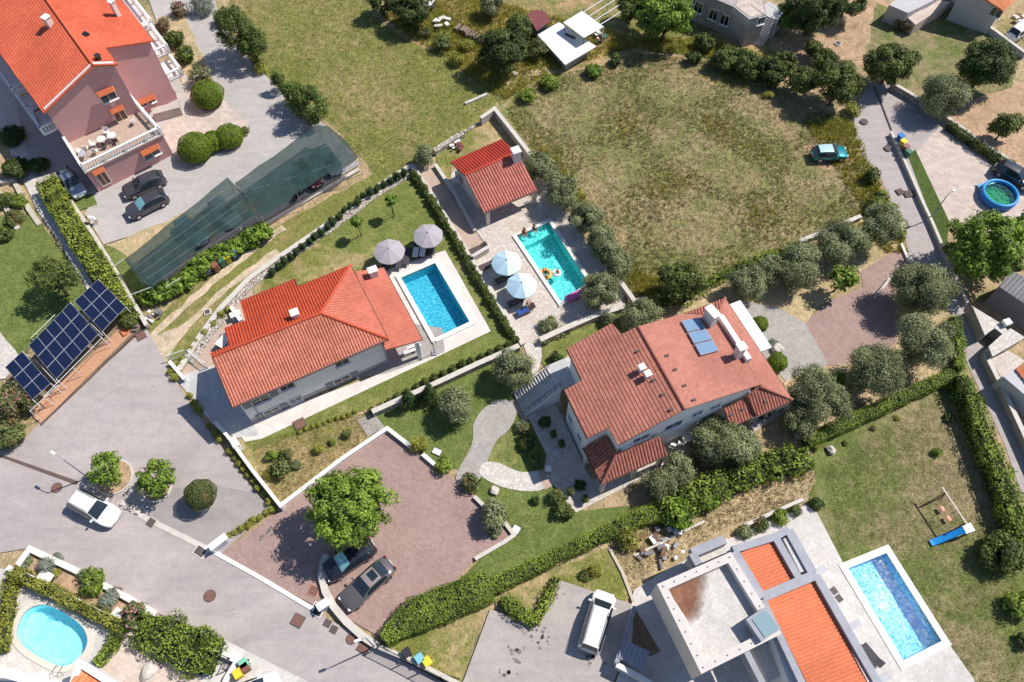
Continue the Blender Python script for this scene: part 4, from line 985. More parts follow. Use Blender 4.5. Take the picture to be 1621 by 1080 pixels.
# ---- pink house
Z = zm(0, 0, 3.857)
h = thing('pink_house', 'tall pink house with an orange roof and a balustraded terrace', 'house', tuple(G(210, 290)), world=True)
def hsolve(bx, by, hb, tx, ty):
    b = G(bx, by, hb); best = 1e9
    for i in range(400):
        hh = hb+i*.05; v = np.array([b.x, b.y, hh])-_o; z = v@_f; x = IMW/2+FPX*v[0]/z; y = IMH/2-FPX*(v@_u)/z; d = (x-tx)**2+(y-ty)**2
        if d < best: best, r = d, hh
    return r
HT = hsolve(161, 304, 0, 135.5, 273); HE = hsolve(111.5, 233, HT, 75, 181); print('pink', HT, HE)
TR_ = G(264, 213, HT)
HW = HE
# roof planes
ridge = [(*Z(570, 400)[0], HE+2.6), (*Z(285, 0)[0], HE+2.6)]
Lp = ridge+[(*Z(265, 690)[0], HE+.05)]; Rp = ridge+[(*Z(935, 250)[0], HE+.3)]
rx, ry = Z(570, 400)[0]; 
top = lambda p, q, k: (p[0]+(q[0]-p[0])*k, p[1]+(q[1]-p[1])*k)
r0, r1 = Z(570, 400)[0], Z(285, 0)[0]; rfar = top(r0, r1, 1.35)
l0, l1 = Z(265, 690)[0], Z(0, 330)[0]; lfar = top(l0, l1, 1.75)
q0, q1 = Z(935, 250)[0], Z(745, 0)[0]; qfar = top(q0, q1, 1.5)
pls = roof_obj('roof', [(Lp, [r0, l0, lfar, rfar], 'row'), (Rp, [r0, rfar, qfar, q0]+Z(645, 292, 718, 394), 'row')], 'roof_orange', h, 'row', .28, .02, caps=[(0, r0, rfar)])
w, Q, T = walls_obj('wall', [(*l0, pls[0]), (*r0, pls[0]), (*Z(718, 394)[0], pls[1]), (*Z(645, 292)[0], pls[1]), (*q0, pls[1]), (*qfar, pls[1]), (*rfar, pls[0]), (*lfar, pls[0])], 'pink_wall', h, ins=.3)
A, B = Q[0], Q[1]; B2 = Q[2]
window(h, *Z(660, 588)[0], Q[0], Q[2], 1.5, 1.1, awning='orange_awning')
window(h, *Z(740, 715)[0], Q[0], Q[2], 1.1, 2.1, kind='door', pane='brown_wood', awning='orange_awning')
window(h, *Z(925, 612)[0], Q[3], Q[4], .7, .6, awning='orange_awning', pane='dark_glass'); window(h, *Z(873, 635)[0], Q[3], Q[4], .6, .6, awning='orange_awning', pane='dark_glass')
gutter(h, pls[0], [l0, lfar]); gutter(h, pls[1], [q0, qfar])
# barge board along the gable
MB().beam((Q[0].x, Q[0].y, T[0]+.05), (Q[1].x, Q[1].y, T[1]+.05), .25, .3).build('barge_board', 'white_paint', h)
MB().beam((Q[1].x, Q[1].y, T[1]+.05), (Q[2].x, Q[2].y, T[2]+.05), .25, .3).build('barge_board', 'white_paint', h)
# terrace block
tb = [G(*Z(520, 1052)[0], HT), G(*Z(992, 820)[0], HT), G(*Z(800, 600)[0], HT), G(*Z(425, 900)[0], HT)]
tb[3] = tb[3]+(tb[3]-tb[0])*.2; tb[2] = tb[2]+(tb[2]-tb[1])*.3
MB().prism([p.to_2d() for p in tb], 0, HT-.12).build('terrace_block', 'pink_wall', h)
ti = inset([p.to_2d() for p in tb], -.12)
MB().prism(ti, HT-.118, HT+.02).build('terrace_floor', 'tan_tiles', h)
A, B = tb[0].to_2d(), tb[1].to_2d()
window(h, *Z(628, 1085)[0], A, B, .9, 2.0, kind='door', pane='brown_wood', awning='orange_awning')
window(h, *Z(925, 935)[0], A, B, 1.7, .9, awning='orange_awning', pane='dark_glass')
def balustrade(parent, P, z, mat='white_paint', hgt=.95, sp=.28):
    b = MB()
    for a, c in zip(P[:-1], P[1:]):
        a = Vector(a).to_2d(); c = Vector(c).to_2d(); L = (c-a).length; e = (c-a)/L; ang = math.atan2(e.y, e.x)
        m = (a+c)/2; b.box((m.x, m.y, z+.05), (L, .22, .1), ang); b.box((m.x, m.y, z+hgt), (L+.1, .26, .12), ang)
        k = max(1, int(L/sp))
        for i in range(k+1):
            q = a+e*(L*i/k)
            if i % 8 == 0: b.box((q.x, q.y, z+hgt/2), (.24, .24, hgt), ang)
            else: b.lathe([(.04, .1), (.075, .3), (.04, .55), (.05, hgt-.06)], (q.x, q.y, z), 6)
    return b.build('balustrade', mat, parent)
bi = inset([p.to_2d() for p in tb], .05)
balustrade(h, [bi[3], bi[0], bi[1], bi[2]], HT+.02)
# balconies on the long left side and on the right side
def balcony(parent, px, hz, name='balcony'):
    P = [G(*p, hz) for p in px]; o = MB().prism([p.to_2d() for p in P], hz-.2, hz).build(name, 'white_paint', parent)
    balustrade(o, [P[1], P[2], P[3]] if len(P) == 4 else P, hz, sp=.3); return o
balcony(h, Z(300, 735, 265, 812, 205, 690, 268, 655), HE-3.0)
lw = G(*l0, HE).to_2d(); ev = (G(*lfar, HE).to_2d()-lw).normalized(); no = Vector((-ev.y, ev.x))
if no.x > 0: no = -no
def sidebal(s0, s1, z, d, org_=None, e=None, n_=None):
    o_ = org_ if org_ is not None else lw
    a = o_+e*s0; b = o_+e*s1; P = [a-n_*.3, a+n_*d, b+n_*d, b-n_*.3]
    o = MB().prism(P, z-.2, z).build('balcony', 'white_paint', h); balustrade(o, P, z, sp=.3)
sidebal(.8, 7.2, HE-2.9, 1.1, lw, ev, no); sidebal(8.0, 15, HE-2.9, 1.1, lw, ev, no)
qr = G(*q0, HE).to_2d(); er = (G(*qfar, HE).to_2d()-qr).normalized(); nr = Vector((er.y, -er.x))
if nr.x < 0: nr = -nr
sidebal(.9, 5.2, HE-2.7, 1.2, qr, er, nr); sidebal(5.6, 14.0, HE-2.7, 1.5, qr, er, nr); sidebal(.4, 3.4, HE-5.6, 1.4, qr, er, nr)
# steps of the right wing
a = G(*Z(950, 725)[0], .2); b = G(*Z(1112, 682)[0], .2); MB().prism(strip([a, b], 1.0), 0, 1.3).build('side_steps', 'concrete_wall', h)
chimney(h, *Z(275, 100)[0], HE+.8, HE+3.2, .6, .6, R(-30)); chimney(h, *Z(675, 5)[0], HE+.5, HE+2.6, .45, .45, R(-30)); chimney(h, *Z(590, 335)[0], HE+1.3, HE+2.9, .35, .35, R(-30), 'dark_metal', 'dark_metal')
p = RP(*Z(525, 212)[0], pls[1]); MB().box((p.x, p.y, p.z+.08), (.7, .5, .12), R(-30)).build('skylight', 'dark_glass', h)
# ---- modern house
Z = zm(1000, 800, 3.857)
h = thing('modern_house', 'white modern house with flat paved roof terrace and orange roof panels', 'house', tuple(G(1100, 1075)), world=True)
HM = 6.6
o4 = [G(*p, HM).to_2d() for p in Z(155, 482, 605, 285, 915, 785, 425, 1030)]
oi = inset(o4, .62)
fl = HM-.75
MB().prism(inset(o4, .02), 3.3, fl).build('upper_block', 'white_wall', h)
pb = MB()
for i in range(4): pb.prism([o4[i], o4[(i+1) % 4], oi[(i+1) % 4], oi[i]], 3.25 if i in (2, 3) else 3.25, HM)
par = pb.build('parapet', 'parapet_paint', h)
MB().prism(inset(o4, .64), fl+.002, fl+.02).build('roof_terrace', 'white_tiles', h)
c0, c1, c2 = [G(*p, fl+.03) for p in Z(213, 505, 475, 385, 385, 770)]; V = []; F = []; tv = []; K = 28
for i in range(K+1):
    for j in range(K+1):
        s, t = i/K, j/K; q = c0+(c1-c0)*s+(c2-c0)*t; V.append((q.x, q.y, fl+.026)); tv.append(max(0, 1-(s**1.5+t**1.5)**.67*1.0+.03*math.sin(q.x*1.3+q.y*2)))
F = [(i*(K+1)+j, (i+1)*(K+1)+j, (i+1)*(K+1)+j+1, i*(K+1)+j+1) for i in range(K) for j in range(K) if i+j < K+3]
so_ = MB().add(V, F).build('rust_stain', 'rust_soil', h); at = so_.data.attributes.new('fade', 'FLOAT', 'POINT'); at.data.foreach_set('value', tv)
MB().prism(inset(o4, 1.6), 0, 3.28).build('lower_block', 'white_wall', h)
dd = MB()
for i in range(4):
    a, b = o4[i], o4[(i+1) % 4]; c = (Vector(a)+Vector(oi[i]))/2; d = (Vector(b)+Vector(oi[(i+1) % 4]))/2; L = (d-c).length; k = int(L/.85)
    for j in range(k+1):
        q = c+(d-c)*j/k; dd.lathe([(.05, 0), (.05, .04)], (q.x, q.y, HM), 8)
dd.build('parapet_spots', 'dark_metal', h)
# raised skylight at the corner
p = G(*Z(805, 725)[0], HM+.5); MB().box((p.x, p.y, HM+.15), (1.75, 1.75, .7), R(-60+90)).build('skylight_box', 'zinc', h)
MB().box((p.x+.12, p.y, HM+.53), (1.25, 1.45, .06), R(30)).build('skylight', 'skylight_glass', h)
# roofs with grey parapets
hz = 5.4
body = [G(*p, hz).to_2d() for p in Z(600, 262, 965, 125, 1125, 400, 1460, 1080, 1650, 1460, 1120, 1460, 800, 590)]
MB().prism(body, 0, hz-.75).build('main_block', 'white_wall', h)
def parap(px, w_=.55, z1=hz, mat='zinc'):
    P = [G(*p, z1).to_2d() for p in px]; MB().prism(strip(P, w_), z1-.6, z1).build('parapet', mat, h)
parap(Z(620, 270, 880, 190, 960, 145)); parap(Z(960, 150, 1105, 410), .7, hz-.005); parap(Z(880, 195, 1020, 440), .55, hz-.01); parap(Z(620, 285, 790, 570), .9, hz+.3); parap(Z(800, 560, 1120, 425), .7, hz-.02); parap(Z(1130, 430, 1560, 1180), .6, hz-.03)
parap(Z(800, 575, 1040, 1080, 1120, 1250), .5, hz-.04)
pr = roof_obj('roof', [([(*Z(665, 290)[0], 5.2), (*Z(870, 205)[0], 5.0), (*Z(1000, 440)[0], 5.0)], Z(665, 290, 870, 205, 1000, 440, 800, 532)),
    ([(*Z(825, 585)[0], 5.2), (*Z(1115, 450)[0], 5.0), (*Z(1440, 1080)[0], 5.0)], Z(825, 585, 1115, 450, 1560, 1310, 1180, 1310))], 'roof_panel_orange', h, 'col', .26, .028)
a = [G(*p, hz-.2).to_2d() for p in Z(925, 205, 955, 190, 1070, 400, 1030, 410)]; MB().prism(a, hz-.4, hz-.2).build('gravel_gutter', 'white_tiles', h)
# lower terrace at the bottom and entrance canopy at the top
a = [G(*p, 3.4).to_2d() for p in Z(735, 880, 880, 810, 985, 1010, 830, 1080)]; MB().prism(a, 0, 3.4).build('lower_terrace', 'white_tiles', h)
for q in (Z(700, 890, 800, 1085), Z(870, 800, 985, 1020)):
    P = [G(*p, 4.4).to_2d() for p in q]; MB().prism(strip(P, .45), 3.0, 4.4).build('parapet', 'zinc', h)
a = [G(*p, 4.6) for p in Z(370, 290, 570, 205)]; MB().prism(strip(a, .7), 3.6, 4.6).build('parapet', 'zinc', h); a = [G(*p, 4.6) for p in Z(370, 290, 410, 360)]; MB().prism(strip(a, .6), 3.6, 4.595).build('parapet', 'zinc', h)
a = [G(*p, 3.6).to_2d() for p in Z(370, 290, 590, 200, 620, 270, 410, 360)]; MB().prism(a, 0, 3.6).build('lower_block', 'white_tiles', h)
# patio beam shadows: three short beams over the pool terrace
for (x0, y0, x1, y1) in ((1120, 415, 1180, 380), (1330, 745, 1390, 715), (1500, 1080, 1570, 1040)):
    a = G(*Z(x0, y0)[0], 3.2); b = G(*Z(x1, y1)[0], 3.2); MB().beam(a, b, .5, .3).build('beam', 'grey_paint', h)
# ---- neighbours at the edges
def box_house(name, label, cat, roofpx, anchors, outline, wallmat, roofmat, ins=.4, mode='col', wins=()):
    h = thing(name, label, cat, tuple(G(*roofpx)), world=True)
    pls = roof_obj('roof', [(a, o) for a, o in zip(anchors, outline)], roofmat, h, mode, .38, .04)
    return h, pls
# top right orange roofed house
Z = zm(1200, 0, 3.857)
h, p = box_house('grey_house', 'grey house with an orange roof at the top right corner', 'house', (1570, 45), [[(*Z(1395, 0)[0], 4.2), (*Z(1500, 68)[0], 3.6), (*Z(1600, -30)[0], 3.6)]], [Z(1395, 0, 1500, 70, 1610, -40, 1850, -420, 1500, -420, 1250, -95)], 'grey_wall', 'roof_clay_bright')
w, Q, T = walls_obj('wall', [(*Z(1250, -95)[0], p[0]), (*Z(1395, 0)[0], p[0]), (*Z(1500, 70)[0], p[0]), (*Z(1850, -420)[0], p[0]), (*Z(1500, -420)[0], p[0])], 'grey_wall', h, ins=.3)
window(h, *Z(1455, 75)[0], Q[0], Q[2], 1.2, 1.0)
# grey low block at the top right
h = thing('low_block', 'flat roofed grey block with a terrace above the green lawn', 'building', tuple(G(1430, 20)), world=True)
a = [G(*p, 3.2).to_2d() for p in Z(795, 35, 905, -35, 1050, -120, 1150, -60, 915, 115)]
MB().prism([G(*p, 2.3).to_2d() for p in Z(800, 30, 920, -60, 1080, -200, 1200, -80, 1060, 10, 915, 80)], 0, 2.3).build('wall', 'grey_wall', h)
MB().prism([G(*p, 1.6).to_2d() for p in Z(915, 108, 1090, 0, 1180, 10, 962, 152)], 0, 1.6).build('terrace', 'beige_pavers', h)
# old house with outside stairs at the top
Z = zm(1100, 0, 10.13)
h = thing('stair_house', 'grey stone house with outside stairs and railings at the top edge', 'house', tuple(G(1165, 45)), world=True)
HS = 4.0
MB().prism([G(*p, HS).to_2d() for p in Z(-420, -330, 620, 110, 880, 310, 1150, 235, 1100, 0, 1000, -600, 200, -1100)], 0, HS).build('wall', 'old_wall', h)
p0 = G(*Z(950, 720)[0]).to_2d(); p1 = G(*Z(1180, 250)[0], 2.8).to_2d(); e = (p1-p0); Ls = e.length; e.normalize(); nn = Vector((-e.y, e.x)); sb = MB()
for k in range(13): 
    a = p0+e*(Ls*k/13); b = p0+e*(Ls*(k+1)/13); sb.prism([a-nn*.9, b-nn*.9, b+nn*.9, a+nn*.9], 0, 2.8*(k+1)/13)
sb.build('staircase', 'white_tiles', h); c = p1+e*2.2; MB().prism([p1-nn*1.2, c-nn*1.2, c+nn*1.2, p1+nn*1.2], 0, 2.8).build('landing', 'blue_grey_tiles', h)
MB().prism(strip([p0+nn*.98, p1+nn*.98], .14), 0, lambda p: .9+2.8*max(0, (Vector(p)-p0).dot(e)/Ls)).build('stair_wall', 'concrete_wall', h)
r = MB(); pr_ = [G(*Z(x, y)[0], HS+.95) for x, y in ((1340, 185), (1095, 5), (1000, -60))]; r.tube(pr_, .04, 6)
r.tube([G(*Z(625, 110)[0], HS+.9), G(*Z(880, 310)[0], HS+.9)], .04, 6)
for k in range(8):
    a = G(*Z(625, 110)[0], HS+.9); b = G(*Z(880, 310)[0], HS+.9); q = a+(b-a)*k/7; r.tube([q, q-Vector((0, 0, .9))], .02, 5)
r.build('railing', 'white_metal', h)
A_, B_ = G(*Z(-420, -330)[0], HS).to_2d(), G(*Z(620, 110)[0], HS).to_2d()
for x, y in ((60, 120), (300, 235), (480, 320)): window(h, *Z(x, y)[0], A_, B_, 1.0, 1.3, 'stone_grey_shutter', pane='dark_glass')
A_, B_ = G(*Z(880, 310)[0], HS).to_2d(), G(*Z(1150, 235)[0], HS).to_2d(); window(h, *Z(1060, 330)[0], A_, B_, .8, .9)
MB().prism(inset([G(*p, HS).to_2d() for p in Z(620, 110, 880, 310, 1150, 235, 1100, 0, 1000, -600, 700, -300)], .25), HS+.003, HS+.05).build('terrace_tiles', 'beige_pavers', h)
# right edge buildings
Z = zm(1500, 400, 4.909)
h, p = box_house('grey_barn', 'grey barn with a corrugated fibre cement roof beside the lane', 'barn', (1580, 520), [[(*Z(395, 262)[0], 3.0), (*Z(500, 140)[0], 3.9), (*Z(600, 400)[0], 3.0)]], [Z(395, 262, 500, 140, 900, 360, 800, 530)], 'dark_wall', 'roof_fibre_cement')
MB().prism([G(*q, 2.85).to_2d() for q in Z(398, 272, 508, 150, 890, 360, 795, 528)], 0, 2.85).build('wall', 'dark_wall', h)
h = thing('stone_annex', 'low annex with crazy paved flat roofs beside the lane', 'building', tuple(G(1560, 560)), world=True)
MB().prism([G(*q, 1.5).to_2d() for q in Z(185, 410, 430, 560, 470, 610, 430, 640, 365, 590, 290, 640)], 0, 1.5).build('wall', 'old_wall', h)
MB().prism([G(*q, 1.58).to_2d() for q in Z(195, 418, 430, 562, 468, 610, 430, 636, 365, 585, 290, 642)], 1.502, 1.58).build('roof', 'light_crazy_paving', h)
MB().prism([G(*q, 1.7).to_2d() for q in Z(320, 730, 420, 640, 490, 590, 600, 660, 350, 805)], 0, 1.62).build('wall', 'old_wall', h)
MB().prism([G(*q, 1.7).to_2d() for q in Z(318, 730, 420, 638, 490, 588, 604, 660, 350, 808)], 1.622, 1.7).build('roof', 'light_crazy_paving', h)
MB().prism([G(*q, .8).to_2d() for q in Z(335, 830, 470, 760, 600, 840, 430, 990)], 0, .8).build('terrace', 'crazy_paving', h)
p = G(*Z(470, 535)[0], 2.1); MB().box((p.x, p.y, 1.9), (.7, .6, .4), R(20)).build('chimney_cap', 'white_paint', h)
h, p = box_house('orange_roofed_house', 'house with a bright orange roof at the right edge', 'house', (1610, 640), [[(*Z(530, 905)[0], 2.5), (*Z(600, 860)[0], 2.9), (*Z(600, 990)[0], 2.5)]], [Z(530, 905, 640, 830, 900, 1100, 760, 1200)], 'dark_wall', 'roof_clay_bright')
MB().prism([G(*q, 2.3).to_2d() for q in Z(430, 960, 545, 890, 900, 1150, 760, 1240)], 0, 2.3).build('wall', 'grey_wall', h)
# small red roof bottom-left
Z = zm(0, 860, 4.909)
h, p = box_house('corner_house', 'white house corner with an orange tiled roof at the bottom edge', 'house', (150, 1070), [[(*Z(615, 965)[0], 3.4), (*Z(800, 1080)[0], 3.4), (*Z(540, 1080)[0], 4.0)]], [Z(615, 967, 1150, 1330, 900, 1600, 400, 1330)], 'white_wall', 'roof_clay_bright')
MB().prism([G(*q, 3.3).to_2d() for q in Z(615, 925, 1150, 1270, 900, 1650, 380, 1330)], 0, 3.0).build('wall', 'white_wall', h)
P = [G(*q, 3.7).to_2d() for q in Z(560, 1100, 615, 930, 1150, 1265)]; MB().prism(strip(P, .5), 3.0, 3.7).build('parapet', 'white_paint', h)
P = [G(*q, 2.4).to_2d() for q in Z(-200, 1000, 60, 1010, 200, 1050, 280, 1180)]; 
wl_ = MB().prism(strip(P, .7), 0, 2.4).build('curved_wall', 'white_wall', h)
# ---- sheds at the top
Z = zm(640, 0, 5.066)
h = thing('white_shed', 'shed with a large bare white metal roof beside the field', 'shed', tuple(G(900, 75)), world=True)
MB().prism([G(*q, 1.5).to_2d() for q in Z(1068, 280, 1240, 178, 1540, 372, 1290, 520)], 1.38, 1.5).build('roof', 'white_metal', h)
MB().prism(inset([G(*q, 1.5).to_2d() for q in Z(1068, 280, 1240, 178, 1540, 372, 1290, 520)], .5), 0, 1.37).build('wall', 'old_wall', h)
p = G(*Z(1330, 290)[0], 1.55); MB().box((p.x, p.y, 1.55), (1.4, .3, .1), R(-35)).build('vent', 'dark_metal', h)
h = thing('white_canopy', 'flat bright white canopy roof adjoining the bare metal shed', 'canopy', tuple(G(920, 40)), world=True)
MB().prism([G(*q, 2.7).to_2d() for q in Z(1275, 180, 1425, 88, 1600, 215, 1440, 302)], 2.6, 2.7).build('roof', 'white_paint', h)
for q in Z(1290, 185, 1425, 98, 1585, 215, 1440, 292):
    p = G(*q, 2.6); MB().tube([(p.x, p.y, 0), (p.x, p.y, 2.6)], .05, 6).build('post', 'dark_metal', h)
h = thing('maroon_shed', 'small shed with a dark red round ended metal roof', 'shed', tuple(G(850, 35)), world=True)
pts = Z(1060, 245, 990, 125, 1010, 95, 1060, 78, 1110, 85, 1150, 115, 1172, 170)
MB().prism([G(*q, 2.1).to_2d() for q in pts], 2.0, 2.1).build('roof', 'maroon_metal', h); MB().prism(inset([G(*q, 2.1).to_2d() for q in pts], .25), 0, 1.99).build('wall', 'dark_wall', h)
h = thing('pergola', 'open pergola of pale metal bars behind the white canopy', 'pergola', tuple(G(950, 20)), world=True)
for k in range(4):
    a = G(*Z(1440+k*45, 95+k*34)[0], 2.5); b = G(*Z(1640+k*45, -30+k*34)[0], 2.5); MB().beam(a, b, .08).build('bar', 'white_metal', h)
for q in Z(1450, 100, 1600, 215, 1640, -20): 
    p = G(*q, 2.5); MB().beam((p.x, p.y, 0), (p.x, p.y, 2.5), .08).build('post', 'white_metal', h)
# ================================================================ walls, kerbs, fences
wall('boundary_wall', [(761, 187), (783, 172), (842, 247)], .35, 1.1, 'concrete_wall', 'grey concrete wall round the top corner behind the pool house', cap='pale_coping')
wall('rubble_wall', [(687, 238), (712, 222), (733, 209)], .6, .7, 'rubble', 'rough rubble wall behind the round bush near the pool house', cap=None)
wall('stone_line', [(735, 208), (758, 195)], .35, .25, 'stone_wall', 'low broken line of stones between the rubble wall and the concrete wall')
wall('stone_line', [(736, 163), (755, 155), (771, 148)], .3, .25, 'light_crazy_paving', 'short low stone line in the meadow above the concrete wall')
wall('garden_wall', [(651, 262), (662, 276), (690, 318), (720, 368), (750, 415), (790, 480), (828, 545)], .4, .45, 'beige_wall', 'low beige wall running between the two pools', cap='pale_coping')
wall('ramp_wall', [(689, 260), (716, 300), (752, 365)], .28, .5, 'beige_wall', 'low kerb wall between the ramp and the pool house', cap='pale_coping')
wall('end_wall', [(748, 406), (773, 391)], .3, .9, 'beige_wall', 'short wall at the foot of the tan ramp', cap='pale_coping')
wall('stone_wall', [(855, 538), (885, 524), (940, 500), (990, 484)], .45, .8, 'stone_wall', 'stone wall along the lower edge of the stone pool terrace', cap='pale_coping')
wall('corner_wall', [(981, 444), (1005, 477), (1023, 472)], .35, .8, 'concrete_wall', 'bent concrete wall at the corner of the field by the olive trees', cap='pale_coping')
wall('retaining_wall', [(1266, 382), (1300, 368), (1363, 342)], .35, .7, 'stone_wall', 'straight retaining wall between the dry field and the olive trees', cap='pale_coping')
wall('retaining_wall', [(589, 652), (640, 629), (700, 602), (760, 574), (822, 547)], .4, .9, 'stone_wall', 'long stone topped retaining wall above the lower garden', cap='pale_coping')
wall('court_wall', [(443, 801), (475, 777), (540, 727), (613, 678), (649, 706)], .28, .5, 'white_wall', 'white wall round the top of the red paved court', cap='white_coping')
wall('court_wall', [(669, 719), (690, 737)], .28, .45, 'white_wall', 'short white wall between two bushes on the court edge', cap='white_coping')
wall('court_wall', [(751, 786), (768, 803)], .25, .4, 'concrete_wall', 'short concrete wall by the last bushes of the court', cap='pale_coping')
wall('court_wall', [(752, 885), (800, 857), (814, 847), (798, 826)], .25, .35, 'concrete_wall', 'bent low wall at the right end of the red paved court', cap='pale_coping')
wall('white_fence_wall', [(340, 668), (360, 690), (400, 745), (446, 803)], .22, 1.0, 'white_wall', 'white wall along the shrubs right of the grey parking court', cap='white_coping')
wall('white_fence_wall', [(268, 572), (292, 600)], .25, .6, 'white_wall', 'short white wall at the entrance of the white house', cap='white_coping')
wall('lane_wall', [(1411, 209), (1422, 232), (1438, 268), (1460, 318), (1476, 352), (1505, 420), (1532, 480)], .22, .55, 'beige_wall', 'long low wall along the right side of the lane', cap='pale_coping')
wall('lane_wall', [(1560, 560), (1590, 620), (1616, 676), (1655, 762)], .35, 1.0, 'old_wall', 'tall old wall at the right edge of the lower lane', cap='pale_coping')
wall('yard_wall', [(1412, 131), (1440, 147), (1497, 184), (1560, 228), (1620, 268)], .3, .8, 'stone_wall', 'stone wall above the pale paved yard at the top right', cap='pale_coping')
wall('garden_wall', [(1500, -5), (1530, 18), (1575, 48), (1625, 85)], .3, .8, 'grey_wall', 'grey wall between the green lawn and the grey house', cap='pale_coping')
wall('kerb_wall', [(325, 866), (350, 880), (404, 910), (497, 965)], .35, .18, 'white_coping', 'pale kerb between the street and the red paved court')
wall('kerb_wall', [(190, 795), (230, 820), (280, 845), (326, 868)], .45, .15, 'pale_coping', 'pale kerb along the tree islands of the parking court')
wall('curved_wall', [(517, 878), (511, 893), (509, 912), (515, 936), (528, 960), (548, 984), (575, 1008), (598, 1023)], .5, .45, 'concrete_wall', 'curved grey wall beside the two parked dark cars', cap='pale_coping')
wall('street_wall', [(600, 1024), (650, 1045), (720, 1080), (790, 1120)], .3, .7, 'beige_wall', 'low street wall in front of the waste bins at the bottom', cap='pale_coping')
wall('planter_wall', [(28, 895), (47, 869), (120, 903), (190, 940), (247, 972)], .4, .5, 'pale_coping', 'stone kerb wall along the street side of the bottom left planting bed', cap='white_coping')
wall('planter_wall', [(12, 898), (60, 920), (130, 956), (190, 987)], .35, .8, 'pale_coping', 'pale wall between the planting bed and the oval pool', cap='white_coping')
wall('yard_wall', [(232, 1018), (262, 1020), (300, 1042), (330, 1060)], .4, .7, 'cream_wall', 'white wall under the big shrub mass at the bottom left', cap='white_coping')
wall('pavement_wall', [(352, 1035), (376, 1046), (360, 1072), (350, 1095)], .35, .7, 'white_wall', 'white wall beside the bins at the bottom left street edge', cap='white_coping')
wall('white_wall', [(240, 1015), (200, 980)], .25, .4, 'cream_wall', 'short cream wall by the pink flowering bush')
wall('property_wall', [(112, 318), (150, 375), (190, 440), (232, 515)], .3, .6, 'beige_wall', 'narrow beige wall beside the bright green hedge on the left', cap='pale_coping')
wall('brick_kerb', [(64, 672), (140, 600), (222, 520)], .16, .22, 'dark_strip', 'dark kerb of the orange brick strip below the solar panels')
wall('garden_kerb', [(965, 868), (985, 905), (1003, 952)], .25, .3, 'beige_wall', 'thin wall between the dry slope and the concrete yard')
wall('slope_kerb', [(1005, 880), (1040, 862), (1115, 825)], .2, .25, 'pale_coping', 'thin pale kerb across the dry slope')
wall('slope_kerb', [(1178, 832), (1222, 812), (1272, 790)], .3, .5, 'pale_coping', 'pale edge of the planting bed behind the modern house')
wall('yard_wall', [(1005, 960), (990, 1010), (976, 1050)], .25, 1.6, 'grey_wall', 'tall grey wall beside the white van', cap='zinc')
wall('yard_wall', [(976, 1052), (1010, 1070), (1050, 1095)], .3, 1.6, 'grey_wall', 'grey wall with a white cap at the bottom edge beside the grey metal roof', cap='white_coping')
wall('driveway_kerb', [(1427, 385), (1440, 414)], .25, .3, 'white_coping', 'short white kerb where the driveway meets the lane')
wall('bed_wall', [(1385, 470), (1410, 440), (1425, 432)], .25, .4, 'pale_coping', 'low pale wall under the olive beside the driveway')
# sloping rubble bank of the terrace
band('rubble_bank', [(660, 268), (600, 305), (545, 345), (490, 385), (440, 420), (400, 448), (365, 482), (330, 530), (300, 575)], 1.0, 'rubble', .12)
wall('terrace_wall', [(651, 262), (600, 294), (545, 336), (490, 374), (440, 408), (395, 440), (350, 487), (318, 530), (283, 585)], .45, .35, 'concrete_wall', 'long curved concrete wall along the dirt track', cap='pale_coping')
# grey metal roof by the van
Z = zm(880, 920, 8.308)
h = thing('metal_canopy', 'small grey corrugated metal canopy beside the tall wall', 'canopy', tuple(G(1000, 1040)), world=True)
roof_obj('roof', [([(*Z(890, 770)[0], 2.0), (*Z(1110, 880)[0], 2.0), (*Z(820, 1010)[0], 1.7)], Z(890, 768, 1240, 930, 1130, 1180, 815, 1010))], 'zinc', h, 'col', .35, .04)
for q in Z(895, 780, 830, 1000, 1220, 935): p = G(*q, 1.7); MB().box((p.x, p.y, .8), (.12, .12, 1.6)).build('post', 'dark_metal', h)
def fence(name, px, hgt, label, mat='dark_metal', sp=.14, base=.1, rails=2, posts=2.0, group=None):
    P = [G(*p, 0).to_2d() for p in px]; root = thing(name, label, 'fence', (P[0].x, P[0].y, 0), group, world=True)
    b = MB(); r = MB(); ps = MB()
    for a, c in zip(P[:-1], P[1:]):
        L = (c-a).length; e = (c-a)/L
        for i in range(rails): zz = GZ+base+(hgt-base)*i/(rails-1); MB().beam((a.x, a.y, zz), (c.x, c.y, zz), .05).build('rail', mat, root)
        for i in range(int(L/sp)): q = a+e*(i*sp); b.beam((q.x, q.y, GZ+base), (q.x, q.y, GZ+hgt), .02)
        k = max(1, round(L/posts))
        for i in range(k+1): q = a+e*(L*i/k); MB().beam((q.x, q.y, 0), (q.x, q.y, GZ+hgt+.08), .08).build('post', mat, root)
    o = b.build('bars', mat, root); return root
fence('sliding_gate', [(601, 1026), (645, 1048), (700, 1077), (760, 1108)], 1.7, 'black barred gate at the bottom beside the waste bins')
fence('railing', [(206, 1008), (262, 1036), (310, 1066)], 1.1, 'dark railing along the wall under the shrub mass')
fence('gate', [(350, 1036), (368, 1045), (360, 1062)], 1.0, 'small dark gate left of the yellow bin at the bottom left')
fence('railing', [(270, 572), (300, 562), (330, 583)], .9, 'thin white railing at the entrance of the white house', 'white_metal')
fence('railing', [(330, 660), (345, 680), (358, 690)], .9, 'thin white rail on the wall below the white house', 'white_metal')
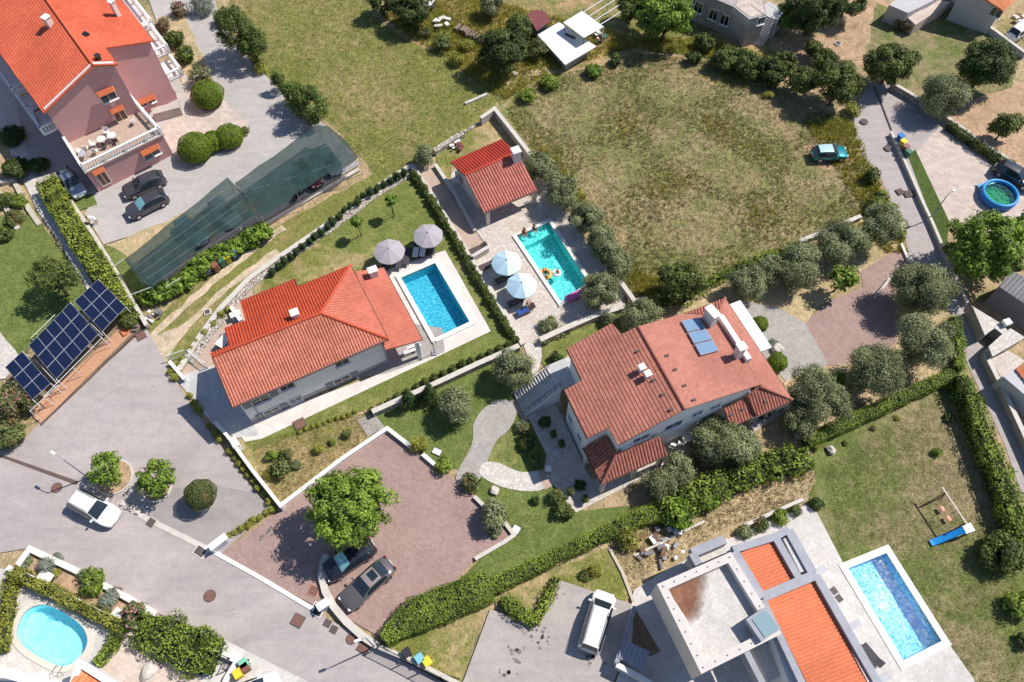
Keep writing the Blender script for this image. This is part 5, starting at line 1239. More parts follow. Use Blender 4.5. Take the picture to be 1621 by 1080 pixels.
# ================================================================ ground fittings
def cover(name, x, y, w, l=None, rot=0, mat='rust_iron', frame=None, label='', h=None, cat='manhole cover'):
    p = G(x, y); z = GZ+.004; root = thing(name, label, cat, (p.x, p.y, 0))
    if l is None:
        MB().lathe([(w/2, 0), (w/2, z+.01)], n=24).build('lid', mat, root); MB().lathe([(w/2+.06, 0), (w/2+.06, z+.004)], n=24).build('frame', frame or 'dark_iron', root)
    else:
        MB().box((0, 0, z/2+.004), (w, l, z+.008), rot).build('lid', mat, root); MB().box((0, 0, z/2), (w+.14, l+.14, z), rot).build('frame', frame or 'dark_iron', root)
cover('manhole_cover', 333, 944, .85, label='round red brown manhole cover alone in the middle of the street')
cover('manhole_cover', 91, 773, .8, label='round brown manhole cover left of the white car')
cover('manhole_cover', 472, 983, .8, .8, R(-25), label='square brown manhole cover left of the curved wall')
cover('drain_grate', 519, 987, .42, .42, R(-25), 'dark_iron', label='small dark square grate, upper of the pair in the street', cat='drain grate')
cover('drain_grate', 529, 997, .42, .42, R(-25), 'dark_iron', label='small dark square grate, lower of the pair in the street', cat='drain grate')
cover('manhole_cover', 557, 1012, .75, label='round brown manhole cover near the foot of the curved wall')
cover('manhole_cover', 577, 1025, .8, .8, R(-30), label='square brown manhole cover under the bottom street lamp')
cover('manhole_cover', 497, 936, .75, .75, R(-20), frame='orange_pavers', label='square brown cover in a red frame on the paved court')
cover('drain_grate', 240, 828, .5, .5, R(-30), 'dark_iron', label='dark drain grate at the kerb of the parking court', cat='drain grate')
cover('drain_grate', 318, 874, .9, .7, R(-30), 'dark_iron', 'white_coping', 'dark grate in a white frame at the corner of the red court', cat='drain grate')
cover('drain_grate', 503, 966, .9, .8, R(-28), 'dark_metal', 'white_coping', 'dark grate on white paving at the mouth of the curved wall', cat='drain grate')
cover('manhole_cover', 224, 533, .75, .75, R(35), label='square brown cover at the top corner of the parking court')
cover('manhole_cover', 231, 520, .4, .4, R(35), 'dark_iron', label='small dark cover above the square brown one at the court corner')
cover('manhole_cover', 329, 495, .5, .5, R(20), 'dark_iron', 'white_coping', 'small cover in a white concrete frame on the dirt track')
cover('manhole_cover', 1367, 194, .75, mat='dark_iron', label='round dark manhole cover at the top of the lane')
cover('manhole_cover', 1405, 236, .75, mat='dark_iron', label='round dark manhole cover beside the start of the lane wall')
cover('manhole_cover', 1424, 305, .6, .6, R(20), 'dark_iron', label='faint square cover, left of the pair in the lane')
cover('drain_grate', 1438, 308, .9, .7, R(10), 'dark_iron', label='dark drain grate, right of the pair in the lane', cat='drain grate')
cover('manhole_cover', 1326, 70, .7, mat='dark_iron', frame='white_coping', label='round manhole cover on the dirt lane at the top')
cover('hatch', 475, 672, .9, .8, R(30), 'rust_iron', label='brown hatch in the lawn below the white house', cat='hatch')
cover('hatch', 692, 716, .75, .5, R(-25), 'white_paint', label='small white hatch in the garden lawn', cat='hatch')
cover('hatch', 817, 839, .6, .6, R(-30), 'white_paint', label='small pale hatch beside the bent low wall', cat='hatch')
p0, p1 = G(1384, 138), G(1411, 207); MB().prism(strip([p0, G(1395, 165), p1], .12), -.02, GZ+.003).build('road_seam', 'lane_seam')['kind'] = 'structure'
# ================================================================ street lamps
def lamp(x, y, hgt, label, dirn=0, arm=.9):
    p = G(x, y); root = thing('street_lamp', label, 'street lamp', (p.x, p.y, 0), 'street lamps'); c, s = math.cos(dirn), math.sin(dirn)
    MB().tube([(0, 0, 0), (0, 0, hgt*.5), (0, 0, hgt-.1)], [.075, .06, .045], 10).build('pole', 'zinc', root)
    MB().tube([(0, 0, hgt-.15), (c*arm*.4, s*arm*.4, hgt), (c*arm, s*arm, hgt+.05)], .035, 8).build('arm', 'zinc', root)
    MB().box((c*(arm+.2), s*(arm+.2), hgt+.05), (.55, .22, .1), dirn, taper=.8).build('lamp_head', 'white_paint', root)
    MB().lathe([(.13, 0), (.13, .25), (.09, .3)], n=10).build('lamp_base', 'dark_metal', root)
lamp(141, 757, 4.6, 'street lamp leaning over the white car between the tree and the drain strip', R(150))
lamp(1471, 348, 4.2, 'street lamp beside the lane wall and the grass strip', R(30), .5)
lamp(594, 1025, 4.8, 'street lamp at the bottom beside the black gate', R(200), .4)
# ================================================================ cars
def car(kind, paint, x, y, rot, label, L=4.4, Wd=1.8, H=1.5, roof=None, shade=False, sunroof=False, group=None, z=None, name='parked_car'):
    """nose toward +X before rotation"""
    p = G(x, y, .7); root = thing(name, label, 'car', (p.x, p.y, GZ if z is None else z), group); root.rotation_euler = (0, 0, rot)
    sh = {  # fractions of length: nose, bonnet start, windscreen foot, windscreen top, roof end, rear glass foot, tail
        'hatch': (.5, .46, .22, .03, -.36, -.46, -.5), 'suv': (.5, .46, .24, .07, -.40, -.48, -.5), 'sedan': (.5, .46, .20, .02, -.22, -.37, -.5), 'van': (.5, .47, .33, .19, -.44, -.49, -.5)}[kind]
    nz, bn, wf, wt, re, rf, tl = [k*L for k in sh]; bz = H*.60; bon = H*.60 if kind != 'van' else H*.62; hw = Wd/2
    # stations: x, roof z, half width at top, belt z, half width at belt
    st = [(nz, .52, hw*.62, .48, hw*.66), (nz-.06, bon*.80, hw*.74, .62, hw*.80), (bn-.12, bon*.90, hw*.80, bz*.84, hw*.93), ((bn+wf)/2, bon*.97, hw*.84, bz*.93, hw), (wf, bon*1.02, hw*.84, bz, hw),
          ((wf+wt)/2, (bon+H)/2*1.03, hw*.79, bz, hw), (wt, H*.975, hw*.73, bz, hw), (wt*.5+re*.5, H, hw*.72, bz, hw), (re, H*.965, hw*.70, bz, hw*.985), ((re+rf)/2, (H+bz)/2*1.05, hw*.72, bz, hw*.96), (rf, bz*1.03 if kind != 'van' else bz*1.08, hw*.78, bz*.97, hw*.93), (tl+.05, bz*.92, hw*.74, bz*.80, hw*.85), (tl, .55, hw*.66, .5, hw*.76)]
    ring = []
    for (sx, zr, wr, zb, wb) in st:
        zr = max(zr, zb+.03)
        half = [(0, zr), (wr*.6, zr-.012), (wr*.92, zr-.04), (wr, zr-.10 if zr-zb > .25 else zr-.05), (wb*.965, zb+.02 if zr-zb > .15 else (zb+zr)/2-.02), (wb, zb-.08), (wb*.995, .45), (wb*.93, .24), (0, .22)]
        ring.append([(sx, q, z_) for q, z_ in half]+[(sx, -q, z_) for q, z_ in half[1:-1][::-1]])
    m = len(ring[0]); V = [v for r_ in ring for v in r_]; body = []; ws = []; rw = []; sw = []; rfp = []
    for i in range(len(st)-1):
        for k in range(m):
            f = (i*m+k, i*m+(k+1) % m, (i+1)*m+(k+1) % m, (i+1)*m+k); side = k in (3, m-4); topk = k in (0, 1, m-1, m-2)
            if i in (4, 5) and k in (0, 1, 2, m-1, m-2, m-3): (ws if topk else body).append(f)
            elif i in (8, 9) and topk: (rw if (kind != 'van' or i == 9 or True) else body).append(f)
            elif 5 <= i <= 8 and side: sw.append(f)
            elif i in (6, 7) and topk and roof: rfp.append(f)
            else: body.append(f)
    body += [tuple(range(m))[::-1], tuple((len(st)-1)*m+k for k in range(m))]
    def part(nm, F, mat, par=root, sm=True):
        us = sorted({i for f in F for i in f}); mp_ = {a: b for b, a in enumerate(us)}
        mb = MB(); mb.v = [V[i] for i in us]; mb.f = [tuple(mp_[i] for i in f) for f in F]; o = mb.build(nm, mat, par, smooth=sm)
        return o
    bo = part('body', body, paint)
    if roof: part('roof_panel', rfp, roof)
    part('windscreen', ws, 'sunshade_glass' if shade else 'car_glass'); part('rear_window', rw, 'car_glass')
    L_ = [f for f in sw if V[f[0]][1] > 0]; R_ = [f for f in sw if V[f[0]][1] < 0]; part('side_window', L_, 'car_glass'); part('side_window', R_, 'car_glass')
    for sx in (nz*.62, tl*.60):
        for s in (-1, 1):
            wr = .33; w = thing('wheel', None, None); w.parent = root; w.location = (sx, s*(hw-.10), wr)
            def wl(rad, th, mat, nm):
                b = MB(); P = []; n = 20
                for yy, rr in ((-th/2, rad*.9), (-th/2+.02, rad), (th/2-.02, rad), (th/2, rad*.9)):
                    for k in range(n): t = 2*math.pi*k/n; P.append((rr*math.cos(t), yy, rr*math.sin(t)))
                F = [(i*n+k, i*n+(k+1) % n, (i+1)*n+(k+1) % n, (i+1)*n+k) for i in range(3) for k in range(n)]+[tuple(range(n)), tuple(range(3*n, 4*n))[::-1]]
                return b.add(P, F).build(nm, mat, w)
            wl(wr, .22, 'rubber', 'tyre'); wl(wr*.66, .235, 'alloy', 'rim')
    for s in (-1, 1):
        MB().box((nz-.13, s*hw*.62, .64), (.2, .3, .1), s*R(-22)).build('headlight', 'lamp_clear', root); MB().box((tl+.06, s*hw*.66, .80), (.12, .2, .12), s*R(14)).build('tail_light', 'lamp_red', root)
        MB().box((wf-.32, s*(hw+.09), bz+.08), (.13, .22, .14)).build('mirror', paint, root)
    MB().box((nz-.01, 0, .42), (.06, .52, .11)).build('number_plate', 'white_paint', root); MB().box((tl, 0, .62), (.05, .52, .11)).build('number_plate', 'white_paint', root)
    if kind in ('suv', 'van'):
        for s in (-1, 1): MB().tube([(wt-.2, s*hw*.66, H+.0), (wt-.35, s*hw*.66, H+.05), (re+.3, s*hw*.66, H+.05), (re+.15, s*hw*.66, H)], .022, 6).build('roof_rail', 'dark_metal', root)
    if sunroof: MB().box((wt-.75, 0, H-.002), (.62, .8, .025)).build('sunroof', 'car_glass', root)
    return root
def ang(x0, y0, x1, y1):
    a = G(x0, y0, .7); b = G(x1, y1, .7); return math.atan2(b.y-a.y, b.x-a.x)
car('suv', 'paint_white', 150, 805, ang(110, 784, 191, 827), 'white car driving along the street below the round trimmed trees', 4.5, 1.85, 1.6)
car('sedan', 'paint_grey', 582, 924, ang(617, 895, 549, 957), 'grey sedan with a sunroof parked on the red paved court', 4.85, 1.85, 1.45, sunroof=True, roof='paint_taupe')
car('hatch', 'paint_black', 553, 885, ang(598, 858, 520, 910), 'black car half hidden under the big tree on the red court', 4.5, 1.85, 1.5, shade=True)
car('van', 'paint_white', 945, 984, ang(932, 1031, 959, 940), 'white van parked on the concrete yard at the bottom', 4.75, 1.85, 1.85)
car('hatch', 'paint_teal', 1313, 243, ang(1288, 245, 1338, 243), 'teal car with a pale roof standing in the dry field', 3.8, 1.65, 1.45, roof='paint_pale_teal')
car('hatch', 'paint_dark', 228, 293, ang(262, 280, 196, 308), 'dark car parked against the wall of the pink house', 4.5, 1.82, 1.5)
car('hatch', 'paint_dark', 233, 324, ang(265, 309, 201, 341), 'dark car with a turquoise sunshade parked beside the green netted carport', 4.4, 1.8, 1.48, shade=True)
car('sedan', 'paint_silver', 114, 290, ang(97, 268, 131, 313), 'silver car in the shade left of the pink house', 4.3, 1.75, 1.42)
car('hatch', 'paint_silver', 520, 254, ang(505, 232, 538, 277), 'silver car under the right end of the green net carport', 4.2, 1.8, 1.5)
car('hatch', 'paint_white', 356, 336, ang(335, 318, 372, 356), 'white car under the middle of the left carport net', 4.2, 1.75, 1.45)
car('hatch', 'paint_bluegrey', 304, 366, ang(285, 350, 322, 384), 'blue grey car under the left carport net', 4.2, 1.75, 1.45)
car('hatch', 'paint_red', 487, 276, ang(466, 256, 505, 295), 'dark red car under the right carport net', 4.0, 1.75, 1.45)
car('hatch', 'paint_black', 1607, 278, ang(1580, 262, 1635, 292), 'black car at the right edge beside the round garden pool', 4.4, 1.8, 1.5)
car('hatch', 'paint_white', 402, 1094, ang(384, 1101, 424, 1087), 'pale car cut by the bottom edge right of the yellow bin', 4.0, 1.75, 1.4)
car('hatch', 'paint_white', 1616, 47, ang(1600, 60, 1635, 35), 'white car at the top right corner beside the grey house', 4.0, 1.75, 1.4)
# ================================================================ net carport
def net(px, hs, label, mat):
    P = [G(x, y, hh) for (x, y), hh in zip(px, hs)]; c = sum(P, Vector())/len(P)
    root = thing('net_carport', label, 'carport', (c.x, c.y, 0), world=True)
    bm = bmesh.new(); bm.faces.new([bm.verts.new(p) for p in P]); bmesh.ops.triangulate(bm, faces=bm.faces[:])
    bmesh.ops.subdivide_edges(bm, edges=bm.edges[:], cuts=6, use_grid_fill=True)
    for v in bm.verts: v.co.z += .10*math.sin(v.co.x*1.9+v.co.y*.7)*math.sin(v.co.y*1.3-v.co.x*.4)-.05
    me = bpy.data.meshes.new('net'); bm.to_mesh(me); bm.free(); me.materials.append(MATS[mat]); link('net', me, root)
    for p in P: MB().tube([(p.x, p.y, 0), (p.x, p.y, p.z)], .03, 6).build('post', 'zinc', root)
    return P, root
Pn, r1 = net([(360, 281), (197, 410), (222, 445), (240, 455), (262, 440), (325, 377), (382, 357), (405, 343), (385, 305)], [2.6]*9, 'dark green shade net carport, the left one above the vines', 'shade_net')
Pm, r2 = net([(503, 197), (372, 289), (388, 312), (414, 343), (470, 306), (523, 272), (545, 266), (568, 248), (540, 215), (520, 200)], [2.75]*10, 'dark green shade net carport, the right one with the silver car', 'shade_net')
for a, b in (((372, 289), (540, 222)), ((385, 305), (568, 248))): 
    a = G(*a, 2.72); b = G(*b, 2.72); MB().tube([a, b], .012, 6).build('wire', 'zinc', r2)
for k in range(5):
    a = G(205+k*9, 415+k*9, 2.62); b = G(362+k*10, 295+k*12, 2.62); MB().tube([a, b], .012, 6).build('wire', 'zinc', r1)
for a, b in (((196, 410), (180, 422)), ((238, 455), (198, 470)), ((285, 440), (262, 455))):
    a = G(*a, 2.4); b = G(*b, 2.0); MB().tube([a, b], .035, 6).build('brace', 'white_metal', r1)
wall('carport_wall', [(403, 365), (420, 355), (470, 325), (568, 268)], .3, .3, 'concrete_wall', 'low kerb wall behind the right carport', cap='pale_coping')
p = G(472, 309, .5); h = thing('motorbike', 'dark motorbike standing at the edge of the right carport net', 'motorbike', (p.x, p.y, GZ)); h.rotation_euler = (0, 0, R(60))
for s in (-.65, .65):
    MB().tube([(s+.3*math.cos(t*math.pi/6), 0, .32+.3*math.sin(t*math.pi/6)) for t in range(12)], .06, 8, closed=True).build('wheel', 'rubber', h)
MB().box((0, 0, .55), (.7, .3, .4), taper=.7).build('engine', 'dark_metal', h); MB().box((-.25, 0, .85), (.75, .3, .12), taper=.8).build('seat', 'black_plastic', h); MB().box((.25, 0, .9), (.4, .32, .22), taper=.7).build('tank', 'dark_red', h)
MB().tube([(.62, 0, .35), (.45, 0, 1.05), (.4, .35, 1.08)], .03, 6).tube([(.45, 0, 1.05), (.4, -.35, 1.08)], .03, 6).build('handlebar', 'dark_metal', h)
# ================================================================ solar canopy
Z = zm(0, 500, 5.4)
def pt(x, y, hh): return G(*Z(x, y)[0], hh)
def solar(c4, nu, nv, label):
    """corners: a left, b top, c right, d bottom; heights rise to the left"""
    a, b, c, d = [pt(x, y, hh) for x, y, hh in c4]; ctr = (a+b+c+d)/4
    root = thing('solar_array', label, 'solar panels', (ctr.x, ctr.y, 0), world=True)
    n = (b-a).cross(d-a).normalized(); n = n if n.z > 0 else -n
    for i in range(nu):
        for j in range(nv):
            f = lambda s, t: a+(b-a)*s+(d-a)*t+(c-b-(d-a))*s*t
            q = [f(i/nu, j/nv), f((i+1)/nu, j/nv), f((i+1)/nu, (j+1)/nv), f(i/nu, (j+1)/nv)]; m = sum(q, Vector())/4
            q = [m+(v-m)*.985 for v in q]; V = q+[v+n*.05 for v in q]
            o = MB().add(V, [(0, 1, 2, 3), (4, 5, 6, 7), (0, 1, 5, 4), (1, 2, 6, 5), (2, 3, 7, 6), (3, 0, 4, 7)]).build('solar_panel', 'panel_frame', root)
            mm = m+n*.056; MB().add([mm+(v-m)*.968 for v in q], [(0, 1, 2, 3)]).build('solar_cells', 'solar_cell', o)
    for v in (a, b, c, d): MB().beam((v.x, v.y, 0), (v.x, v.y, v.z), .06).build('post', 'white_metal', root)
    for s in (.25, .75):
        p, q = a+(d-a)*s-n*.1, b+(c-b)*s-n*.1; MB().beam(p, q, .08).build('beam', 'white_metal', root)
    return root
hl, hh_ = 2.0, 2.9
solar([(45, 440, hh_), (190, 305, hh_), (435, 580, hl), (280, 720, hl)], 2, 3, 'smallest solar array, the lower left one beside the oleander')
solar([(245, 255, hh_), (602, -112, hh_), (842, 160, hl), (482, 545, hl)], 5, 3, 'long middle solar array above the orange brick strip')
Z = zm(0, 270, 3.857)
solar([(455, 800, hh_), (600, 665, hh_), (770, 835, hl), (625, 985, hl)], 3, 3, 'square solar array at the upper right beside the hedge end')
Z = zm(0, 500, 5.4)
h = thing('support_frame', 'long pale metal frame in front of the solar arrays over the brick strip', 'metal frame', tuple(G(100, 590)), world=True)
for a, b in (((375, 690), (870, 190)), ((255, 815), (500, 590)), ((710, 0), (880, 170)), ((290, 365), (490, 580)), ((265, 190), (470, -10))):
    MB().tube([pt(*a, 2.0), pt(*b, 2.0)], .028, 6).build('rail', 'white_metal', h)
for a in ((375, 690), (870, 190), (255, 815), (620, 440), (265, 190)): v = pt(*a, 2.0); MB().tube([(v.x, v.y, 0), v], .035, 6).build('post', 'white_metal', h)
h = thing('brick_step', 'small orange brick platform beside the lower left solar array', 'steps', tuple(G(68, 635)), world=True)
MB().prism([G(*q, .3).to_2d() for q in Z(305, 700, 350, 675, 420, 755, 380, 785)], 0, .3).build('step', 'orange_pavers', h)
# ================================================================ trees, shrubs, hedges
KIND = {  # leaf material, leaf length, lobe size, density, flattening, bark
 'olive': ('leaf_olive', .19, .30, 1.9, .30, 'olive_bark'), 'dark': ('leaf_dark', .28, .24, 2.2, .3, 'bark'), 'mid': ('leaf_mid', .28, .24, 2.1, .3, 'bark'),
 'bright': ('leaf_bright', .36, .20, 2.1, .3, 'bark'), 'walnut': ('leaf_bright', .36, .18, 1.9, .3, 'bark'), 'ball': ('leaf_ball', .14, .2, 1.6, .2, 'bark'), 'privet': ('leaf_privet', .20, .25, 1.1, .2, 'bark'),
 'reddish': ('leaf_reddish', .22, .28, 1.0, .2, 'bark'), 'silver': ('leaf_silver', .16, .3, .9, .2, 'bark'), 'yellow': ('leaf_yellow', .20, .3, .9, .2, 'bark'),
 'oleander': ('leaf_oleander', .26, .25, 1.1, .2, 'bark'), 'cypress': ('leaf_cypress', .16, .3, 1.4, .2, 'bark'), 'conifer': ('leaf_conifer', .26, .22, 1.4, .2, 'bark'), 'fig': ('leaf_bright', .45, .3, .8, .3, 'bark'), 'hedge': ('leaf_hedge', .24, .25, 1.2, .2, 'bark')}
PROTO = {}
def crown_mesh(kind, rx, ry, rz, shape='round', dens=None, leaf=None, petals=None):
    lm, lf, lb, dn, fl, bk = KIND[kind]; r0 = (rx*ry)**.5
    if r0 > 3.2: lb = lb*.85
    if r0 < 1.2: lb = lb*1.3
    if kind == 'ball' or shape == 'ball':
        n_ = int(min(24000, 4*math.pi*r0*max(r0, rz)*7/(.14*.14*.35*3))); d_ = rng.normal(size=(n_, 3)); d_ /= np.linalg.norm(d_, axis=1)[:, None]
        f_ = 1+.03*(np.sin(d_[:, 0]*9+1)+np.sin(d_[:, 1]*8)+np.sin(d_[:, 2]*7+2))+rng.normal(size=n_)*.02; C = d_*f_[:, None]*np.array([rx, ry, rz]); NN = d_+rng.normal(size=(n_, 3))*.4; Sz = (.11 if r0 > 1.05 else .13)*rng.uniform(.7, 1.3, n_); T = rng.uniform(0, 1, n_)
        ico = bmesh.new(); bmesh.ops.create_icosphere(ico, subdivisions=2, radius=.9); ev = [(v.co.x*rx, v.co.y*ry, v.co.z*rz) for v in ico.verts]; ef = [tuple(v.index for v in q.verts) for q in ico.faces]; ico.free()
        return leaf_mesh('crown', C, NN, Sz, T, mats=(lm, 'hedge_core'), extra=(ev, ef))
    C, NN, Sz, T = crown_pts(rx, ry, rz, leaf or lf, (dens or dn)*1.05, lb, fl, shape)
    me = leaf_mesh('crown', C, NN, Sz, T, mats=(lm,))
    if petals:
        me.materials.append(MATS[petals]); pi = np.zeros(len(C), np.int32); pi[(rng.uniform(size=len(C)) < .16) & (C[:, 2] > 0)] = 1; me.polygons.foreach_set('material_index', pi)
    return me
def tree(x, y, r, kind, label, cat='tree', name='tree', yr=1.0, zr=.85, trunk=None, shape='round', group=None, seed=None, rot=None, petals=None, dens=None, leaf=None, own=False):
    """x,y,r: middle and half width of the crown in the photograph, pixels"""
    rm = r*mpp(x, y, 2.0); rm = r*mpp(x, y, min(6, rm)); ry = rm*yr; rz = rm*zr if shape != 'cone' else rm*zr
    tk = trunk if trunk is not None else (rm*.28 if cat == 'tree' else 0.0)
    hc = tk+rz*.92; p = G(x, y, hc); root = thing(name, label, cat, (p.x, p.y, 0), group)
    root.rotation_euler = (0, 0, rot if rot is not None else (rng.uniform(0, 6.28) if yr == 1 else 0))
    if rm < 1.35 and not own:
        key = (kind, shape, petals, round(zr, 1), int(rng.integers(0, 3)))
        if key not in PROTO: PROTO[key] = crown_mesh(kind, 1, 1, zr, shape, petals=petals)
        me = PROTO[key]; o = bpy.data.objects.new('crown', me); o.scale = (rm, ry, rm)
    else:
        me = crown_mesh(kind, rm, ry, rz, shape, dens, leaf, petals); o = bpy.data.objects.new('crown', me)
    S.collection.objects.link(o); o.parent = root; o.location = (0, 0, hc)
    if 'T' not in PROTO: PROTO['T'] = {}
    bk = KIND[kind][5]
    if rm < 1.35:
        kk = (bk, tk > .5)
        if kk not in PROTO['T']:
            tb = trunk_mb(.8 if tk > .5 else .35, .07, .7, 4, .8, .8); tm = bpy.data.meshes.new('trunk'); tm.from_pydata(tb.v, [], tb.f); tm.materials.append(MATS[bk]); PROTO['T'][kk] = tm
        t = bpy.data.objects.new('trunk', PROTO['T'][kk]); t.scale = (rm*.9, rm*.9, max(.2, hc*.9)); S.collection.objects.link(t); t.parent = root
    else:
        trunk_mb(max(.4, tk), max(.09, rm*.055), rm, 6, rz).build('trunk', bk, root, smooth=True)
    return root
# ---- big trees
tree(556, 805, 74, 'walnut', 'large bright green broadleaf tree over the red paved court', yr=.95, zr=.72, trunk=1.9, name='broadleaf_tree')
tree(1560, 388, 68, 'bright', 'largest bright green tree, at the right edge below the round garden pool', yr=.95, zr=.8, name='broadleaf_tree')
tree(1625, 370, 40, 'bright', 'bright green tree cut by the right edge beside the largest one', name='broadleaf_tree')
tree(1055, 22, 50, 'bright', 'big bright green tree at the top edge right of the white canopy', name='broadleaf_tree', zr=.8)
tree(1000, 12, 26, 'mid', 'smaller green tree left of the big one at the top edge', name='broadleaf_tree')
tree(1328, 132, 43, 'mid', 'large dark green tree at the top right corner of the dry field', name='broadleaf_tree')
tree(1290, 78, 17, 'mid', 'small dark green tree standing in the dirt lane end', name='broadleaf_tree')
tree(1268, 128, 26, 'mid', 'dark green tree in the row left of the largest field corner tree', name='broadleaf_tree')
tree(1412, 100, 43, 'mid', 'round green tree left of the green lawn at the top right', name='broadleaf_tree', zr=.75)
tree(1563, 102, 45, 'dark', 'round dark green tree with a big shadow at the top right', name='broadleaf_tree')
tree(1592, 200, 28, 'mid', 'low dark tree in the dry garden at the right edge', name='broadleaf_tree', yr=.7)
tree(1290, 12, 46, 'dark', 'dark tree at the top edge above the dirt lane', name='broadleaf_tree', zr=.9)
tree(1245, 25, 24, 'bright', 'bright green tree beside the outside stairs', name='broadleaf_tree')
tree(1345, -5, 36, 'dark', 'dark tree cut by the top edge left of the grey block', name='broadleaf_tree')
tree(1168, 33, 13, 'bright', 'small bright tree against the grey stone house', name='broadleaf_tree')
tree(793, 78, 42, 'dark', 'dense dark green tree left of the white shed', name='broadleaf_tree', zr=.8)
tree(822, 45, 25, 'mid', 'green tree behind the dense dark one by the maroon shed', name='broadleaf_tree')
tree(850, 78, 20, 'privet', 'brownish green bush against the white shed', name='shrub', cat='shrub')
tree(650, 15, 32, 'dark', 'dark tree at the top edge above the meadow', name='broadleaf_tree')
tree(605, 2, 26, 'dark', 'dark tree at the top edge, left neighbour in shade', name='broadleaf_tree')
tree(780, 5, 22, 'olive', 'grey green tree cut by the top edge', name='olive_tree')
tree(372, 50, 33, 'conifer', 'tall dark conifer beside the upper drive, left one of two', zr=1.5, trunk=.2, shape='round', name='conifer')
tree(398, 72, 27, 'conifer', 'dark conifer beside the upper drive, right one of two', zr=1.4, trunk=.2, name='conifer')
tree(490, 165, 31, 'conifer', 'bright green conifer at the top end of the netted carport', zr=1.2, trunk=.2, name='conifer')
tree(462, 150, 22, 'conifer', 'green conifer between the small and the large one by the carport', zr=1.2, trunk=.2, name='conifer')
tree(441, 128, 13, 'conifer', 'slim green conifer at the corner of the upper drive', zr=1.6, trunk=.2, name='conifer')
tree(80, 438, 50, 'mid', 'spreading green tree on the lawn above the solar arrays', yr=.75, zr=.6, trunk=1.8, name='broadleaf_tree', dens=.9)
tree(1076, 447, 40, 'mid', 'dark green broadleaf tree at the lower corner of the dry field', yr=.85, name='broadleaf_tree')
tree(1335, 438, 27, 'fig', 'loose light green tree at the edge of the red driveway', name='fig_tree', zr=.7, trunk=1.6)
# ---- olives
OL = [(857, 263, 26, 'behind the chimney of the pool house'), (889, 302, 30, 'beside the top corner of the turquoise pool'), (925, 345, 28, 'beside the middle of the turquoise pool'), (955, 385, 25, 'above the lower end of the turquoise pool'), (975, 418, 24, 'by the bent wall at the field corner'), (948, 462, 33, 'hanging over the corner of the turquoise pool'),
 (1015, 498, 26, 'touching the back edge of the large tiled roof'), (1185, 450, 30, 'at the left end of the olive row below the dry field'), (1222, 428, 26, 'second from the left in the row below the dry field'), (1262, 420, 34, 'in the middle of the row below the dry field'), (1335, 385, 38, 'below the straight retaining wall'), (1392, 355, 36, 'at the lane end of the row below the dry field'),
 (1460, 458, 43, 'between the red driveway and the lane'), (1465, 540, 46, 'at the top of the tall hedge by the lane'), (1385, 590, 42, 'below the red driveway beside the thin hedge'), (1298, 625, 42, 'at the right corner of the tiled roof'), (1268, 668, 28, 'beside the thick end of the long hedge'),
 (1140, 700, 36, 'tallest of those in front of the tiled villa'), (1175, 705, 26, 'right of the tallest one in front of the tiled villa'), (1078, 745, 26, 'by the patio in front of the tiled villa'), (1045, 765, 26, 'lowest of those in front of the tiled villa'), (812, 583, 33, 'at the top of the grey path beside the stairs'), (722, 640, 32, 'on the lawn right of the two cypresses'), (1495, 147, 33, 'on the green lawn beside the yard wall'), (780, 812, 22, 'at the right edge of the red paved court'), (673, 247, 17, 'at the upper end of the tan ramp')]
for x, y, r, w in OL: tree(x, y, r*1.12, 'olive', 'grey green olive tree '+w, name='olive_tree', group='olive trees', zr=.85, cat='tree', yr=1.0001+rng.uniform(-.22, .3), rot=rng.uniform(0, 6.28))
tree(1115, 720, 26, 'reddish', 'reddish brown bush between the olives in front of the villa', 'shrub', 'shrub')
tree(965, 505, 15, 'olive', 'small grey green shrub behind the villa roof', 'shrub', 'shrub')
tree(868, 515, 18, 'olive', 'low grey green shrub on the corner of the stone pool terrace', 'shrub', 'shrub', zr=.5)
tree(882, 568, 12, 'dark', 'small dark bush beside the upper landing of the stairs', 'shrub', 'shrub')
tree(1326, 600, 14, 'bright', 'small bright yellow green tree by the end of the grey driveway', name='broadleaf_tree')
